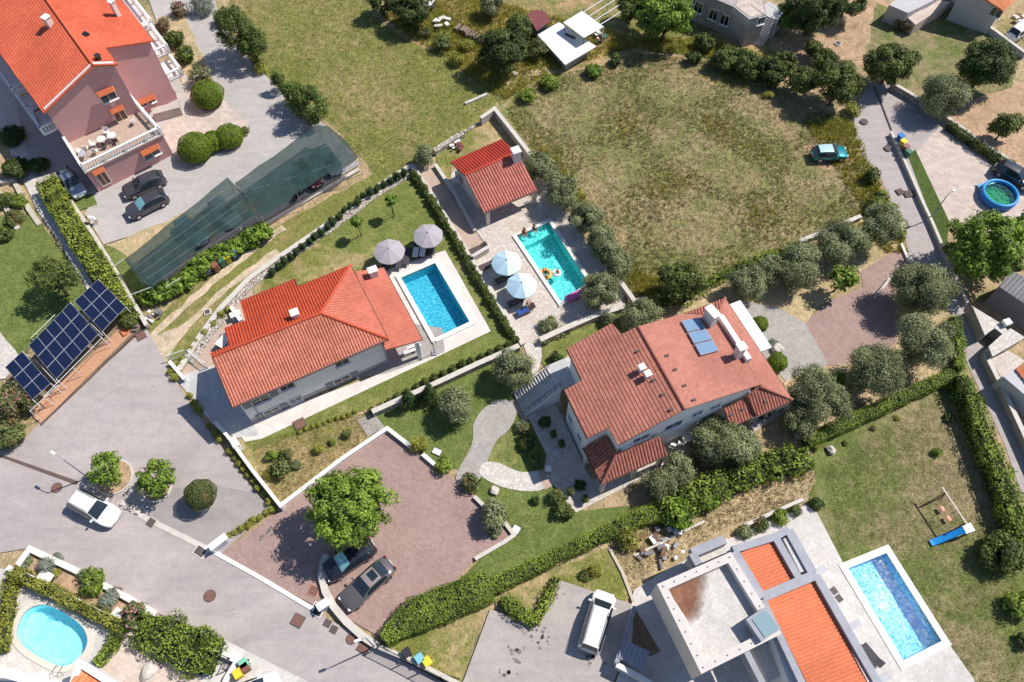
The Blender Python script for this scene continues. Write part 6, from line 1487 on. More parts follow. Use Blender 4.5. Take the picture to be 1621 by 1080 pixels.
# ---- cypresses and shrubs
tree(646, 632, 16, 'cypress', 'slim dark cypress, left one of the pair on the lower lawn', zr=1.75, trunk=.1, shape='cone', dens=2.2, name='cypress', own=True)
tree(680, 622, 17, 'cypress', 'dark cypress, right one of the pair on the lower lawn', zr=1.7, trunk=.1, shape='cone', dens=2.2, name='cypress', own=True)
tree(168, 742, 32, 'walnut', 'bright green young tree beside the white car', zr=.8, trunk=1.2, name='street_tree', dens=.9)
tree(246, 757, 33, 'walnut', 'bright green young tree between the other one and the clipped ball', zr=.7, trunk=1.2, name='street_tree', dens=.9)
tree(317, 783, 24, 'privet', 'round clipped ball tree on the parking court', zr=.95, trunk=.5, name='clipped_tree', own=True, shape='ball')
SH = [(328, 150, 25, 'ball', 'round dark green clipped bush beside the upper drive', .8), (309, 234, 27, 'ball', 'large round yellow green clipped bush above the netted carport', .75), (338, 224, 18, 'ball', 'clipped yellow green bush, middle of the row of three', .75), (363, 216, 22, 'ball', 'clipped yellow green bush at the right end of the row', .75), (387, 208, 9, 'privet', 'small brownish bush at the end of the clipped row', .8),
 (318, 118, 21, 'privet', 'pale flowering bush above the round clipped bush', .8), (292, 88, 17, 'mid', 'green bush beside the balconies of the pink house', .8), (275, 62, 17, 'mid', 'green bush on the bed beside the pink house', .8), (256, 40, 14, 'reddish', 'reddish bush at the top of the bed beside the pink house', .8), (320, 8, 20, 'silver', 'blue grey bush at the top edge beside the drive', .8), (283, 15, 15, 'reddish', 'brown red bush at the top edge above the drive', .8), (350, 30, 15, 'privet', 'bush between the drive and the dark conifer', .8), (412, 108, 13, 'yellow', 'pale yellowish bush below the dark conifers', .8),
 (700, 68, 17, 'privet', 'dry brown green bush right of the meadow', .7), (722, 95, 14, 'yellow', 'yellow green bush on the scrub right of the meadow', .7), (738, 72, 13, 'yellow', 'yellow green bush beside the wood pile', .7), (672, 50, 13, 'privet', 'bush below the dark tree at the top edge', .7), (940, 112, 14, 'bright', 'bright bush at the top left of the dry field', .7), (870, 130, 17, 'hedge', 'low green bush at the gravel patch', .6), (835, 150, 16, 'hedge', 'low green bush above the concrete wall corner', .6), (975, 95, 11, 'dark', 'small dark bush at the top of the dry field', .8),
 (1115, 68, 17, 'mid', 'green bush below the grey stone house', .8), (1098, 92, 13, 'dark', 'dark bush, leftmost in the row along the top of the field', .8), (1150, 92, 25, 'mid', 'green bush in the row along the top of the field', .8), (1186, 102, 27, 'mid', 'larger green bush in the row along the top of the field', .8), (1222, 113, 27, 'dark', 'dark green bush in the row along the top of the field', .8), (1245, 98, 20, 'mid', 'green bush behind the row along the top of the field', .8), (1306, 100, 25, 'mid', 'green bush between the two dark trees of the field corner', .8),
 (1380, 278, 14, 'mid', 'green bush at the bend of the lane beside the field', .9), (1385, 325, 16, 'hedge', 'yellow green bush on the lane verge', .8), (1432, 38, 16, 'reddish', 'dark reddish bush beside the grey block', .6),
 (663, 703, 16, 'yellow', 'green flowering bush on the court edge, the upper one', .8), (704, 736, 16, 'hedge', 'round green bush on the court edge, the middle one', .8), (745, 765, 18, 'oleander', 'reddish green bush at the head of the white path', .8), (783, 843, 12, 'olive', 'low dark shrub inside the bent low wall', .6), (445, 742, 20, 'oleander', 'brown green bush in the side garden beside the white wall', .7), (452, 722, 13, 'privet', 'smaller brown green bush above the one by the white wall', .7), (430, 720, 12, 'hedge', 'yellow green bush at the left of the side garden', .7), (470, 735, 9, 'olive', 'small grey bush in the middle of the side garden', .7), (425, 750, 10, 'yellow', 'pale yellow bush near the white wall in the side garden', .7), (525, 700, 7, 'hedge', 'tiny green bush between the young bush and the dark one', .8), (505, 712, 10, 'yellow', 'pale green young bush in the side garden', .8), (548, 688, 9, 'privet', 'dark little bush by the grey paved square', .8),
 (882, 786, 15, 'privet', 'bush left of the lower patio corner', .8), (893, 808, 17, 'mid', 'green bush below the lower patio corner', .8), (848, 793, 8, 'cypress', 'small dark globe on the lawn below the white path', .9),
 (826, 675, 13, 'oleander', 'flowering bush at the foot of the stairs', .8), (834, 700, 14, 'mid', 'green bush along the shaded patio, the middle one', .8), (850, 730, 13, 'oleander', 'flowering bush along the shaded patio, the lower one', .8), (862, 668, 11, 'dark', 'dark potted bush on the shaded patio', .9), (918, 768, 10, 'dark', 'dark round bush at the lower end of the patio', .9),
 (1203, 513, 13, 'ball', 'round clipped bush beside the white canopy of the villa', .9), (1231, 573, 15, 'ball', 'round clipped bush at the right side of the villa', .9), (1225, 545, 11, 'silver', 'grey rock plant between the two clipped bushes', .5),
 (145, 922, 26, 'hedge', 'round green bush in the bottom left planting bed', .6), (72, 895, 17, 'silver', 'silver grey bush at the left of the planting bed', .6), (90, 885, 11, 'silver', 'dark grey bush on the wall of the planting bed', .6), (45, 888, 9, 'olive', 'small grey green bush at the tip of the planting bed', .6), (38, 897, 9, 'silver', 'low silvery bush at the tip of the planting bed', .6), (172, 950, 19, 'silver', 'pale grey bush in the middle of the planting bed', .6), (182, 938, 12, 'reddish', 'brownish grey bush behind the pale grey one', .6), (88, 908, 9, 'yellow', 'yellow green bush beside the dark box in the bed', .6),
 (1589, 875, 38, 'mid', 'large round green bush on the lawn with the swing', .75), (1618, 958, 26, 'hedge', 'yellow green bush cut by the right edge', .75), (1620, 1015, 14, 'dark', 'dark bush at the right edge near the bottom', .75),
 (1292, 705, 9, 'yellow', 'yellow spiky plant at the corner of the long hedge', .8), (1484, 716, 9, 'hedge', 'small bush in the middle of the swing lawn', .8), (1502, 661, 9, 'dark', 'small dark bush at the top of the swing lawn', .6), (1420, 661, 6, 'yellow', 'tiny yellow bush below the thin hedge', .6), (1382, 678, 6, 'reddish', 'tiny reddish bush below the thin hedge', .6), (1338, 702, 5, 'mid', 'tiny green bush below the thin hedge', .6),
 (996, 855, 22, 'yellow', 'yellow green round bush beside the building rubbish', .8), (1075, 815, 30, 'bright', 'bright green bush on the slope below the long hedge', .7), (1120, 790, 22, 'bright', 'bright green bush right of the larger one on the slope', .7), (942, 902, 13, 'yellow', 'yellow bush above the white van', .7), (925, 912, 12, 'privet', 'low bush left of the yellow one above the white van', .5), (1292, 797, 13, 'dark', 'dark bush at the corner of the white terrace', .7),
 (1180, 842, 15, 'olive', 'grey green bush behind the modern house', .6), (1205, 830, 15, 'privet', 'brown green bush behind the modern house, middle one', .6), (1235, 820, 16, 'hedge', 'green bush behind the modern house, right one', .6), (1258, 808, 12, 'privet', 'brown green bush at the end of the bed behind the modern house', .6),
 (20, 640, 38, 'oleander', 'large flowering oleander left of the smallest solar array', .8), (10, 690, 30, 'oleander', 'large bush at the left edge below the oleander', .7), (22, 345, 18, 'privet', 'vegetable bush in the beds at the left edge', .5), (10, 318, 18, 'mid', 'leafy vegetable clump at the left edge', .5), (32, 318, 14, 'hedge', 'leafy vegetable clump beside the beige bed edge', .5), (5, 372, 16, 'mid', 'green bush at the left edge by the lawn', .6),
 (205, 505, 18, 'mid', 'green bush at the right end of the solar arrays', .6), (60, 535, 10, 'hedge', 'small green bush above the middle solar array', .6),
 (238, 975, 10, 'reddish', 'small reddish bush at the end of the planting bed', .7), (212, 972, 24, 'oleander', 'pink flowering bush at the right end of the planting bed', .7), (1215, 150, 10, 'yellow', 'small yellow bush in the dry field', .5), (1350, 175, 16, 'yellow', 'yellow green bush beside the head of the lane', .6), (25, 268, 24, 'dark', 'dark bush in the shade left of the pink house', .6), (20, 215, 22, 'dark', 'dark bush in the deep shade of the pink house', .6), (60, 262, 17, 'dark', 'dark bush at the top of the bright hedge', .6)]
for x, y, r, k, lb, zr in SH: tree(x, y, r, k, lb, 'shrub', 'shrub', zr=zr, petals='petal_pink' if ('oleander left' in lb or 'pink flowering' in lb) else ('petal_white' if 'pale flowering' in lb or 'flowering bush at the foot' in lb else None))
# small staked trees
for x, y, w in ((565, 350, 'left'), (619, 317, 'right')):
    r = tree(x, y, 11, 'bright', 'thin young tree with stakes on the pool lawn, %s one' % w, zr=.8, trunk=2.1, name='young_tree')
    for s in (-1, 1): MB().tube([(s*.35, .1, 0), (s*.3, .1, 1.5)], .03, 6).build('stake', 'brown_wood', r)
# rows of small shrubs, copied from one
def row(pts, r, kind, lab, name, group, zr=.9, shape='round', jit=.15):
    first = None
    for i, (x, y) in enumerate(pts):
        rm = r*mpp(x, y, .5)*rng.uniform(1-jit, 1+jit); hc = rm*zr*.92; p = G(x, y, hc)
        l = '%s, %s from the left' % (lab, ordn(i)) if i < 36 else lab
        key = ('row', kind, shape, zr, i % 3)
        if key not in PROTO: PROTO[key] = crown_mesh(kind, 1, 1, zr, shape)
        root = thing(name, l, 'shrub', (p.x, p.y, 0), group); root.rotation_euler = (0, 0, rng.uniform(0, 6.28))
        o = bpy.data.objects.new('foliage', PROTO[key]); o.scale = (rm,)*3; o.location = (0, 0, hc); S.collection.objects.link(o); o.parent = root
def along(px, n):
    P = [Vector(p) for p in px]; L = [0]
    for a, b in zip(P[:-1], P[1:]): L.append(L[-1]+(b-a).length)
    out = []
    for i in range(n):
        t = L[-1]*i/(n-1); k = max(j for j in range(len(P)-1) if L[j] <= t+1e-6); f = (t-L[k])/(L[k+1]-L[k]); q = P[k]+(P[k+1]-P[k])*f; out.append((q.x+rng.uniform(-1, 1), q.y+rng.uniform(-1, 1)))
    return out
row(along([(430, 430), (444, 419), (470, 397), (505, 370), (541, 337), (575, 312), (610, 290), (640, 274)], 22), 7.5, 'cypress', 'dark upright shrub along the track wall', 'conical_shrub', 'row of dark shrubs along the track wall', 1.3)
row(along([(655, 276), (672, 300), (700, 345), (730, 395), (760, 447), (790, 500), (815, 538)], 36), 8, 'mid', 'glossy shrub between the two pools', 'hedge_shrub', 'row of shrubs between the two pools', 1.0)
row(along([(588, 650), (620, 633), (680, 600), (740, 573), (780, 556), (805, 545)], 16), 7, 'mid', 'green shrub above the long retaining wall', 'low_shrub', 'row of shrubs above the retaining wall', 1.0)
row(along([(475, 683), (500, 673), (540, 660), (562, 652)], 10), 5.5, 'yellow', 'small yellow plant across the side garden', 'bedding_plant', 'row of yellow plants in the side garden', .7)
row([(270, 588), (277, 597), (300, 627), (308, 638), (314, 648), (330, 675), (340, 686), (348, 694), (364, 714), (372, 724), (380, 733), (387, 742), (394, 752), (402, 761), (410, 772), (418, 782), (428, 794)], 8, 'yellow', 'yellow green shrub right of the parking court', 'border_shrub', 'row of yellow green shrubs beside the parking court', .8)
row([(361, 490), (350, 498), (337, 511), (323, 525), (312, 540), (303, 552), (290, 567), (284, 577)][::-1], 7, 'yellow', 'yellow green tuft behind the white house', 'tuft_plant', 'row of tuft plants behind the white house', .7)
row(along([(362, 848), (385, 835), (405, 822), (430, 806)], 8), 7, 'yellow', 'yellow green shrub below the parking court', 'border_shrub', 'shrubs between the parking court and the red court', .8)
row(along([(232, 470), (262, 458), (290, 448), (310, 425), (340, 405), (370, 392), (395, 375), (415, 368)], 14), 19, 'bright', 'bright green vine below the left carport net', 'vine_bush', 'vine bushes along the left carport', .75)
# ---- hedges
def hedge(px, w, hgt, mat, label, name='hedge', leaf=.2, dens=1.6, top=True, lump=.12, petals=None):
    """px: middle line of the hedge top; box core under a skin of leaves"""
    P = [G(x, y, hgt).to_2d() for x, y in px]; ws = w if isinstance(w, (list, tuple)) else [w]*len(P)
    root = thing(name, label, 'hedge', (P[0].x, P[0].y, 0)); o0 = P[0]; C = []; NN = []; V = []; F = []
    lines = []
    for i in range(len(P)-1):
        a, b = P[i], P[i+1]; L = (b-a).length; e = (b-a)/L; nn = Vector((-e.y, e.x)); wa, wb = ws[i], ws[i+1]; wm = (wa+wb)/2
        for kind, area in (('t', L*wm), ('l', L*hgt), ('r', L*hgt), ('e', wm*hgt)):
            k = int(area*dens/(leaf*leaf*.35)); t = rng.uniform(-.02, 1.02, k); s = rng.uniform(-.5, .5, k); z = rng.uniform(.05, 1, k)
            wv = wa+(wb-wa)*t; base = np.outer(1-t, np.array(a))+np.outer(t, np.array(b)); nv = np.array(nn)
            if kind == 't': q = base+nv[None, :]*(s*wv)[:, None]; zz = np.full(k, hgt); no = np.tile([0, 0, 1.], (k, 1))
            elif kind in 'lr': sg = .5 if kind == 'l' else -.5; q = base+nv[None, :]*(sg*wv)[:, None]; zz = z*hgt; no = np.tile([nv[0]*sg*2, nv[1]*sg*2, .25], (k, 1))
            else:
                if i not in (0, len(P)-2): continue
                tt = np.where(rng.uniform(size=k) < .5, 0., 1.); q = np.outer(1-tt, np.array(a))+np.outer(tt, np.array(b))+nv[None, :]*(s*wm)[:, None]; zz = z*hgt; no = np.stack([(tt*2-1)*e.x, (tt*2-1)*e.y, np.full(k, .2)], 1)
            c = np.column_stack([q, zz]); f = (np.sin(c[:, 0]*2.3+c[:, 1]*1.1)+np.sin(c[:, 1]*2.9-c[:, 0]*1.7)+np.sin(c[:, 2]*3+c[:, 0]*4.1))*lump/1.6
            c = c+no*(f[:, None]+rng.normal(size=(len(c), 1))*leaf*.35); C.append(c); NN.append(no+rng.normal(size=no.shape)*(.55 if leaf > .21 else .38))
        s_ = .5-.12/max(.3, wm)
        m = len(V); V += [tuple((p+nn*sg*ww*s_))+(zz,) for p, ww in ((a, wa), (b, wb)) for sg in (-1, 1) for zz in (0, hgt-leaf*.9-lump*.5)]
        F += [(m+0, m+1, m+3, m+2), (m+4, m+6, m+7, m+5), (m+1, m+5, m+7, m+3), (m+0, m+4, m+5, m+1), (m+2, m+3, m+7, m+6)]
    C = np.concatenate(C); NN = np.concatenate(NN); off = np.array([o0.x, o0.y, 0]); C = C-off; V = [(v[0]-o0.x, v[1]-o0.y, v[2]) for v in V]
    C[:, 2] = np.maximum(C[:, 2], .03)
    cl = (np.sin(C[:, 0]*1.3+C[:, 1]*.8+1.5*np.sin(C[:, 1]*.6))+np.sin(C[:, 1]*2.3-C[:, 0]*1.1)+2)/4
    keep = (np.sin(C[:, 0]*2.9+1.7*np.sin(C[:, 1]*1.3))+np.sin(C[:, 1]*3.3+1.3*np.sin(C[:, 0]*1.9))+rng.normal(size=len(C))*.5) > -1.55; C = C[keep]; NN = NN[keep]; cl = cl[keep]
    T = np.clip(cl*.45+rng.uniform(0, .6, len(C)), 0, 1)
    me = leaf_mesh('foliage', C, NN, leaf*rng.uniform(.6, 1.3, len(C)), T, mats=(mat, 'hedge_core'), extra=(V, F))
    if petals: me.materials.append(MATS[petals])
    o = link('foliage', me, None); o.parent = root; return root
hedge([(70, 283), (90, 322), (125, 378), (160, 430), (200, 490)], [1.9, 2.0, 1.9, 1.7, 1.3], 1.7, 'leaf_hedge_yellow', 'wide bright green hedge between the pink house drive and the white path', leaf=.26)
hedge([(608, 1012), (650, 975), (700, 955), (775, 925)], [1.0, 2.6, 2.7, 2.3], 1.3, 'leaf_hedge', 'thick clipped hedge at the lower edge of the red court', leaf=.16, lump=.07)
hedge([(778, 928), (850, 893), (930, 855), (1010, 818), (1050, 806)], [1.2, 1.1, 1.1, 1.3, 1.8], 1.1, 'leaf_hedge', 'long thin hedge below the garden lawn, middle stretch', leaf=.16, lump=.08)
hedge([(1050, 806), (1100, 780), (1160, 758), (1220, 732), (1285, 722)], [1.7, 2.1, 2.2, 2.2, 1.9], 1.5, 'leaf_hedge', 'thick bushy dark green stretch of the long hedge in front of the olives', leaf=.34, lump=.32)
hedge([(1278, 696), (1340, 668), (1400, 640), (1460, 612), (1512, 590)], [1.1, 1.1, 1.1, 1.1, 1.1], 1.3, 'leaf_hedge', 'thin clipped hedge below the right olive trees', leaf=.16, lump=.06)
hedge([(1524, 592), (1543, 632), (1564, 690), (1588, 747), (1609, 806), (1638, 880)], [1.1, 1.3, 1.4, 1.5, 1.6, 1.6], 2.0, 'leaf_hedge', 'tall dark hedge between the swing lawn and the lane', leaf=.26, lump=.16)
hedge([(16, 903), (60, 925), (120, 956), (188, 990)], .85, 1.3, 'leaf_yellow', 'narrow yellow green hedge along the oval pool wall')
hedge([(14, 905), (8, 940), (2, 985), (-6, 1030)], .9, 1.3, 'leaf_yellow', 'short yellow green hedge at the left edge beside the oval pool')
hedge([(190, 992), (172, 1022), (150, 1050)], .8, 1.0, 'leaf_hedge', 'short green hedge right of the oval pool')
hedge([(218, 992), (262, 1008), (300, 1028), (340, 1038)], [2.2, 3.0, 3.2, 2.6], 1.3, 'leaf_hedge', 'wide mass of green shrubs between the street and the paved yard', leaf=.26, lump=.3, name='shrub_mass')
hedge([(795, 950), (820, 965), (848, 985)], 1.1, .9, 'leaf_hedge', 'short low hedge left of the van yard')
hedge([(882, 912), (868, 945), (848, 985)], .7, .9, 'leaf_hedge_yellow', 'short yellow green hedge at the corner of the van yard')
hedge([(1504, 194), (1545, 222), (1610, 264)], .8, 1.0, 'leaf_privet', 'narrow hedge along the yard wall at the top right')
hedge([(1020, 478), (1080, 470), (1130, 440), (1180, 415), (1235, 398), (1268, 388)], .9, .8, 'leaf_hedge', 'low scruffy green hedge along the lower edge of the dry field', leaf=.26, lump=.3)
hedge([(1395, 300), (1410, 330), (1425, 370)], 1.2, .9, 'leaf_hedge_yellow', 'scruffy yellow green hedge beside the lane', leaf=.26, lump=.3)
hedge([(1512, 500), (1522, 540), (1520, 580)], .9, 1.4, 'leaf_hedge', 'short bright hedge between the olives and the lane')
hedge([(858, 540), (880, 528), (900, 520)], .8, .5, 'leaf_olive', 'low grey green hedge at the stone terrace corner')
# shrubs along the top wall / veg beds
wall('bed_edge', [(20, 283), (45, 330), (62, 355)], .5, .3, 'beige_wall', 'beige stone edge of the vegetable beds', cat='garden bed')
wall('bed_edge', [(-5, 300), (10, 330), (28, 362)], .5, .3, 'beige_wall', 'second beige edge of the vegetable beds at the left edge', cat='garden bed')
wall('bed_edge', [(0, 288), (22, 282)], .4, .5, 'concrete_wall', 'short concrete end of the vegetable beds', cat='garden bed')
# planter islands
for x, y, r, l in ((182, 757, 1.5, 'left tree'), (250, 775, 1.1, 'middle tree'), (322, 792, .95, 'clipped ball')):
    p = G(x, y); h = thing('tree_island', 'low kerbed earth island under the %s of the parking court' % l, 'planter', (p.x, p.y, 0))
    MB().lathe([(r+.12, 0), (r+.12, GZ+.12), (r, GZ+.12)], n=28).build('kerb', 'pale_coping', h); MB().lathe([(r, 0), (r, GZ+.14)], n=28).build('soil', 'bare_soil', h)
# ================================================================ furniture and small things
def parasol(x, y, hgt, rad, mat, label, group, rot=0, mat2=None):
    p = G(x, y, hgt); root = thing('parasol', label, 'parasol', (p.x, p.y, GZ), group); root.rotation_euler = (0, 0, rot); hgt -= GZ
    MB().lathe([(.32, 0), (.32, .09), (.06, .12)], n=16).build('base', 'concrete_wall', root); MB().tube([(0, 0, .1), (0, 0, hgt-.02)], .028, 8).build('pole', 'white_metal', root)
    n = 8; cb = MB(); V = [(0, 0, hgt)]; rings = [(.35, .90), (.7, .80), (1, .68)]
    for f, zz in ((.35, -.17), (.7, -.36), (1, -.55)):
        for k in range(n*4):
            t = 2*math.pi*k/(n*4); r = rad*f; sag = 1-.05*f*abs(math.sin(n*t/2)); V.append((r*sag*math.cos(t), r*sag*math.sin(t), hgt+zz-.05*f*abs(math.sin(n*t/2))))
    m = n*4; F = [(0, 1+k, 1+(k+1) % m) for k in range(m)]+[(1+i*m+k, 1+(i+1)*m+k, 1+(i+1)*m+(k+1) % m, 1+i*m+(k+1) % m) for i in range(2) for k in range(m)]
    V += [(v[0], v[1], v[2]-.10) for v in V[1+2*m:1+3*m]]; F += [(1+2*m+k, 1+3*m+k, 1+3*m+(k+1) % m, 1+2*m+(k+1) % m) for k in range(m)]
    o = cb.add(V, F).build('canopy', mat, root)
    if mat2:
        o.data.materials.append(MATS[mat2])
        for i, f in enumerate(o.data.polygons):
            c = f.center; a = int((math.atan2(c.y, c.x) % (2*math.pi))/(math.pi/2)); f.material_index = 1 if a in (0, 3) else 0
    for k in range(n): t = 2*math.pi*k/n; MB().tube([(0, 0, hgt-.05), (rad*.97*math.cos(t), rad*.97*math.sin(t), hgt-.58)], .012, 5).build('rib', 'white_metal', root)
    MB().lathe([(.05, 0), (.06, .05), (.02, .12)], (0, 0, hgt), 8).build('finial', 'dark_metal', root)
parasol(615, 393, 2.6, 1.55, 'fabric_grey', 'left grey parasol at the head of the blue pool', 'grey parasols', R(10)); parasol(677, 368, 2.6, 1.5, 'fabric_grey', 'right grey parasol at the head of the blue pool', 'grey parasols', R(25))
parasol(802, 411, 2.5, 1.5, 'fabric_blue', 'upper pale blue parasol beside the turquoise pool', 'blue parasols', R(5), 'fabric_pale_blue'); parasol(826, 447, 2.5, 1.5, 'fabric_blue', 'lower pale blue parasol beside the turquoise pool', 'blue parasols', R(15), 'fabric_pale_blue')
def lounger(x, y, rot, label, mat, group, cush=None):
    p = G(x, y, .35); root = thing('sun_lounger', label, 'sun lounger', (p.x, p.y, GZ), group); root.rotation_euler = (0, 0, rot)
    MB().box((-.3, 0, .32), (1.3, .64, .05)).build('seat', mat, root)
    b = MB(); V = [(.35, -.32, .32), (.35, .32, .32), (.95, .32, .68), (.95, -.32, .68)]; V += [(v[0]+.02, v[1], v[2]-.05) for v in V]
    b.add(V, [(0, 1, 2, 3), (7, 6, 5, 4), (0, 4, 5, 1), (1, 5, 6, 2), (2, 6, 7, 3), (3, 7, 4, 0)]).build('backrest', mat, root)
    for sx in (-.85, .6):
        for s in (-1, 1): MB().beam((sx, s*.27, 0), (sx, s*.27, .31), .05).build('leg', mat, root)
    for s in (-1, 1): MB().beam((-.95, s*.33, .31), (.4, s*.33, .31), .04).build('side_rail', 'dark_metal', root)
    if cush: MB().box((-.3, 0, .37), (1.2, .56, .06)).build('cushion', cush, root)
A1 = R(62)
for x, y, w in ((612, 417, 'first from the left'), (632, 414, 'second from the left'), (644, 408, 'third from the left'), (684, 393, 'last on the right')):
    lounger(x, y, R(85), 'dark sun lounger below the grey parasols, '+w, 'lounger_dark', 'dark loungers by the blue pool')
for x, y, w in ((659, 397, 'left'), (670, 396, 'right')):
    lounger(x, y, R(85), 'lounger with a white towel between the grey parasols, %s one' % w, 'lounger_dark', 'towelled loungers by the blue pool', 'cushion_white')
for x, y, w in ((757, 395, 'topmost, by the end wall'), (772, 421, 'at the left of the upper blue parasol'), (798, 442, 'between the two blue parasols'), (818, 478, 'below the lower blue parasol'), (832, 492, 'lowest one with towels')):
    lounger(x, y, R(28), 'brown sun lounger beside the turquoise pool, '+w, 'lounger_brown', 'brown loungers by the turquoise pool', 'cloth_blue' if 'towels' in w else None)
lounger(1379, 1038, R(-55), 'dark garden lounger on the terrace of the long blue pool', 'lounger_dark', None)
def table(x, y, hz, d, label, mat='white_paint', rot=0, w=None, group=None, name='table'):
    p = G(x, y, hz+.72); root = thing(name, label, 'table', (p.x, p.y, hz), group); root.rotation_euler = (0, 0, rot)
    if w: MB().box((0, 0, .72), (d, w, .05)).build('table_top', mat, root)
    else: MB().lathe([(d/2, .70), (d/2, .74)], n=20).build('table_top', mat, root)
    for i in (-1, 1):
        for j in (-1, 1): MB().beam((i*d*.3, j*(w or d)*.3, 0), (i*d*.3, j*(w or d)*.3, .70), .05).build('leg', mat, root)
def chair(x, y, hz, rot, label, mat='white_paint', group=None):
    p = G(x, y, hz+.5); root = thing('chair', label, 'chair', (p.x, p.y, hz), group); root.rotation_euler = (0, 0, rot)
    MB().box((0, 0, .44), (.46, .46, .04)).build('seat', mat, root); MB().box((-.22, 0, .68), (.04, .46, .46)).build('backrest', mat, root)
    for i in (-1, 1):
        MB().box((0, i*.23, .62), (.4, .04, .04)).build('armrest', mat, root)
        for j in (-1, 1): MB().beam((i*.19, j*.19, 0), (i*.19, j*.19, .43), .04).build('leg', mat, root)
zt = HT+.02
for i, (x, y) in enumerate(((160, 220), (176, 214))): table(x, y, zt, .9, 'round white table on the pink house terrace, %s one' % ('left' if i == 0 else 'right'), group='terrace tables')
for i, (x, y, r) in enumerate(((124, 238, 40), (135, 234, 100), (147, 227, 10), (150, 238, 90), (166, 228, 80), (182, 222, 110), (168, 208, -90), (210, 191, 150))):
    chair(x, y, zt, R(r), 'white chair on the pink house terrace, %s counting from the left' % ordn(i), group='chairs on the pink house terrace', mat='white_paint' if i not in (4, 5) else 'lounger_brown')
table(130, 243, zt, .8, 'small dark table at the left end of the pink house terrace', 'grey_paint')
table(1092, 690, GZ, 1.4, 'white table on the patio of the tiled villa', w=.9, rot=R(24))
for i, (x, y, r) in enumerate(((1066, 705, 60), (1078, 702, 80), (1104, 693, 200), (1085, 682, -70))): chair(x, y, GZ, R(r), 'white chair at the patio table of the tiled villa, %s from the left' % ordn(i), group='chairs at the patio table')
table(1208, 655, GZ, 1.2, 'dark table under the eaves at the right of the tiled villa', 'dark_metal', w=.8, rot=R(24))
for i, (x, y, r) in enumerate(((1192, 677, 30), (1198, 670, 40), (1222, 652, 200))): chair(x, y, GZ, R(r), 'chair at the dark table of the tiled villa, %s from the left' % ordn(i), 'grey_paint', 'chairs at the dark table')
for i, (x, y) in enumerate(((648, 556), (655, 549))): 
    p = G(x, y, .5); b = thing('bench', 'white slatted bench under the canopy of the white house, %s one' % ('lower', 'upper')[i], 'bench', (p.x, p.y, GZ)); b.rotation_euler = (0, 0, RT)
    for k in range(3): MB().box((0, -.15+k*.15, .42), (1.3, .11, .04)).build('slat', 'white_paint', b)
    for s in (-1, 1): MB().box((s*.55, 0, .2), (.06, .4, .4)).build('leg', 'white_paint', b)
# bins
def wheelie(x, y, mat, label, rot=0, name='wheelie_bin', w=.58, hz=None):
    p = G(x, y, .6); root = thing(name, label, 'waste bin', (p.x, p.y, GZ), 'waste bins'); root.rotation_euler = (0, 0, rot)
    MB().box((0, 0, .5), (w*.82, w*.85, .92), taper=1.18).build('bin_body', mat, root); MB().box((0, 0, 1.0), (w*1.12, w*1.15, .07), taper=.9).build('lid', mat, root); MB().tube([(-w*.5, w*.6, .98), (w*.5, w*.6, .98)], .025, 6).build('handle', mat, root)
    for s in (-1, 1): MB().lathe([(.1, -.03), (.1, .03)], (s*w*.4, w*.42, .1), 10).build('wheel', 'rubber', root)
for x, y, m, l in ((342, 424, 'bin_brown', 'brown waste bin beside the dirt track'), (352, 416, 'bin_green', 'dark green waste bin between the brown and the yellow one'), (360, 410, 'bin_yellow', 'yellow waste bin beside the dirt track'), (370, 402, 'bin_blue', 'blue waste bin beside the dirt track'),
    (1424, 220, 'bin_blue', 'blue waste bin behind the lane wall'), (1428, 229, 'bin_yellow', 'yellow waste bin behind the lane wall'), (1432, 237, 'bin_brown', 'brown waste bin behind the lane wall'), (1436, 245, 'bin_green', 'green waste bin behind the lane wall'),
    (645, 1035, 'bin_black', 'black waste bin in front of the thick hedge'), (665, 1044, 'bin_cyan', 'light blue waste bin at the bottom of the photo'), (677, 1049, 'bin_yellow', 'yellow waste bin at the bottom beside the light blue one'),
    (388, 1052, 'bin_mint', 'mint green bin behind the yellow one at the bottom left'), (379, 1068, 'bin_yellow', 'yellow bin at the bottom left street edge'), (390, 1058, 'bin_brown', 'brown bin at the bottom left street edge')): wheelie(x, y, m, l, R(35))
# meter boxes at the court corner
def cabinet(x, y, hgt, w, d, rot, label, mat='white_wall', name='meter_cabinet'):
    p = G(x, y, hgt); root = thing(name, label, 'utility cabinet', (p.x, p.y, 0)); root.rotation_euler = (0, 0, rot)
    MB().box((0, 0, hgt/2), (w, d, hgt)).build('cabinet_body', mat, root); MB().box((0, 0, hgt+.03), (w+.12, d+.12, .06)).build('cap', 'white_coping', root); MB().box((0, -d/2-.012, hgt*.55), (w*.7, .03, hgt*.6)).build('cabinet_door', 'grey_paint', root)
cabinet(345, 858, 1.1, 1.5, .5, R(42), 'white meter cabinet at the top corner of the red court kerb'); cabinet(511, 957, 1.0, .9, .55, R(35), 'white meter cabinet at the mouth of the curved wall')
cabinet(187, 972, .8, .8, .6, R(-35), 'small white box on the wall above the oval pool'); cabinet(371, 700, 1.1, .9, .5, R(-55), 'white box on the wall right of the parking court'); cabinet(372, 497, .8, .9, .5, R(30), 'white air conditioner behind the white house', 'white_paint')
cabinet(72, 913, .6, 1.1, .7, R(-25), 'dark box in the bottom left planting bed', 'dark_metal', 'garden_box')
cabinet(353, 540, .9, 1.2, .8, R(60), 'dark barbecue box behind the white house', 'dark_metal', 'barbecue')
cabinet(868, 742, .7, .4, .4, 0, 'small garden post at the end of the white path', 'dark_metal', 'garden_post')
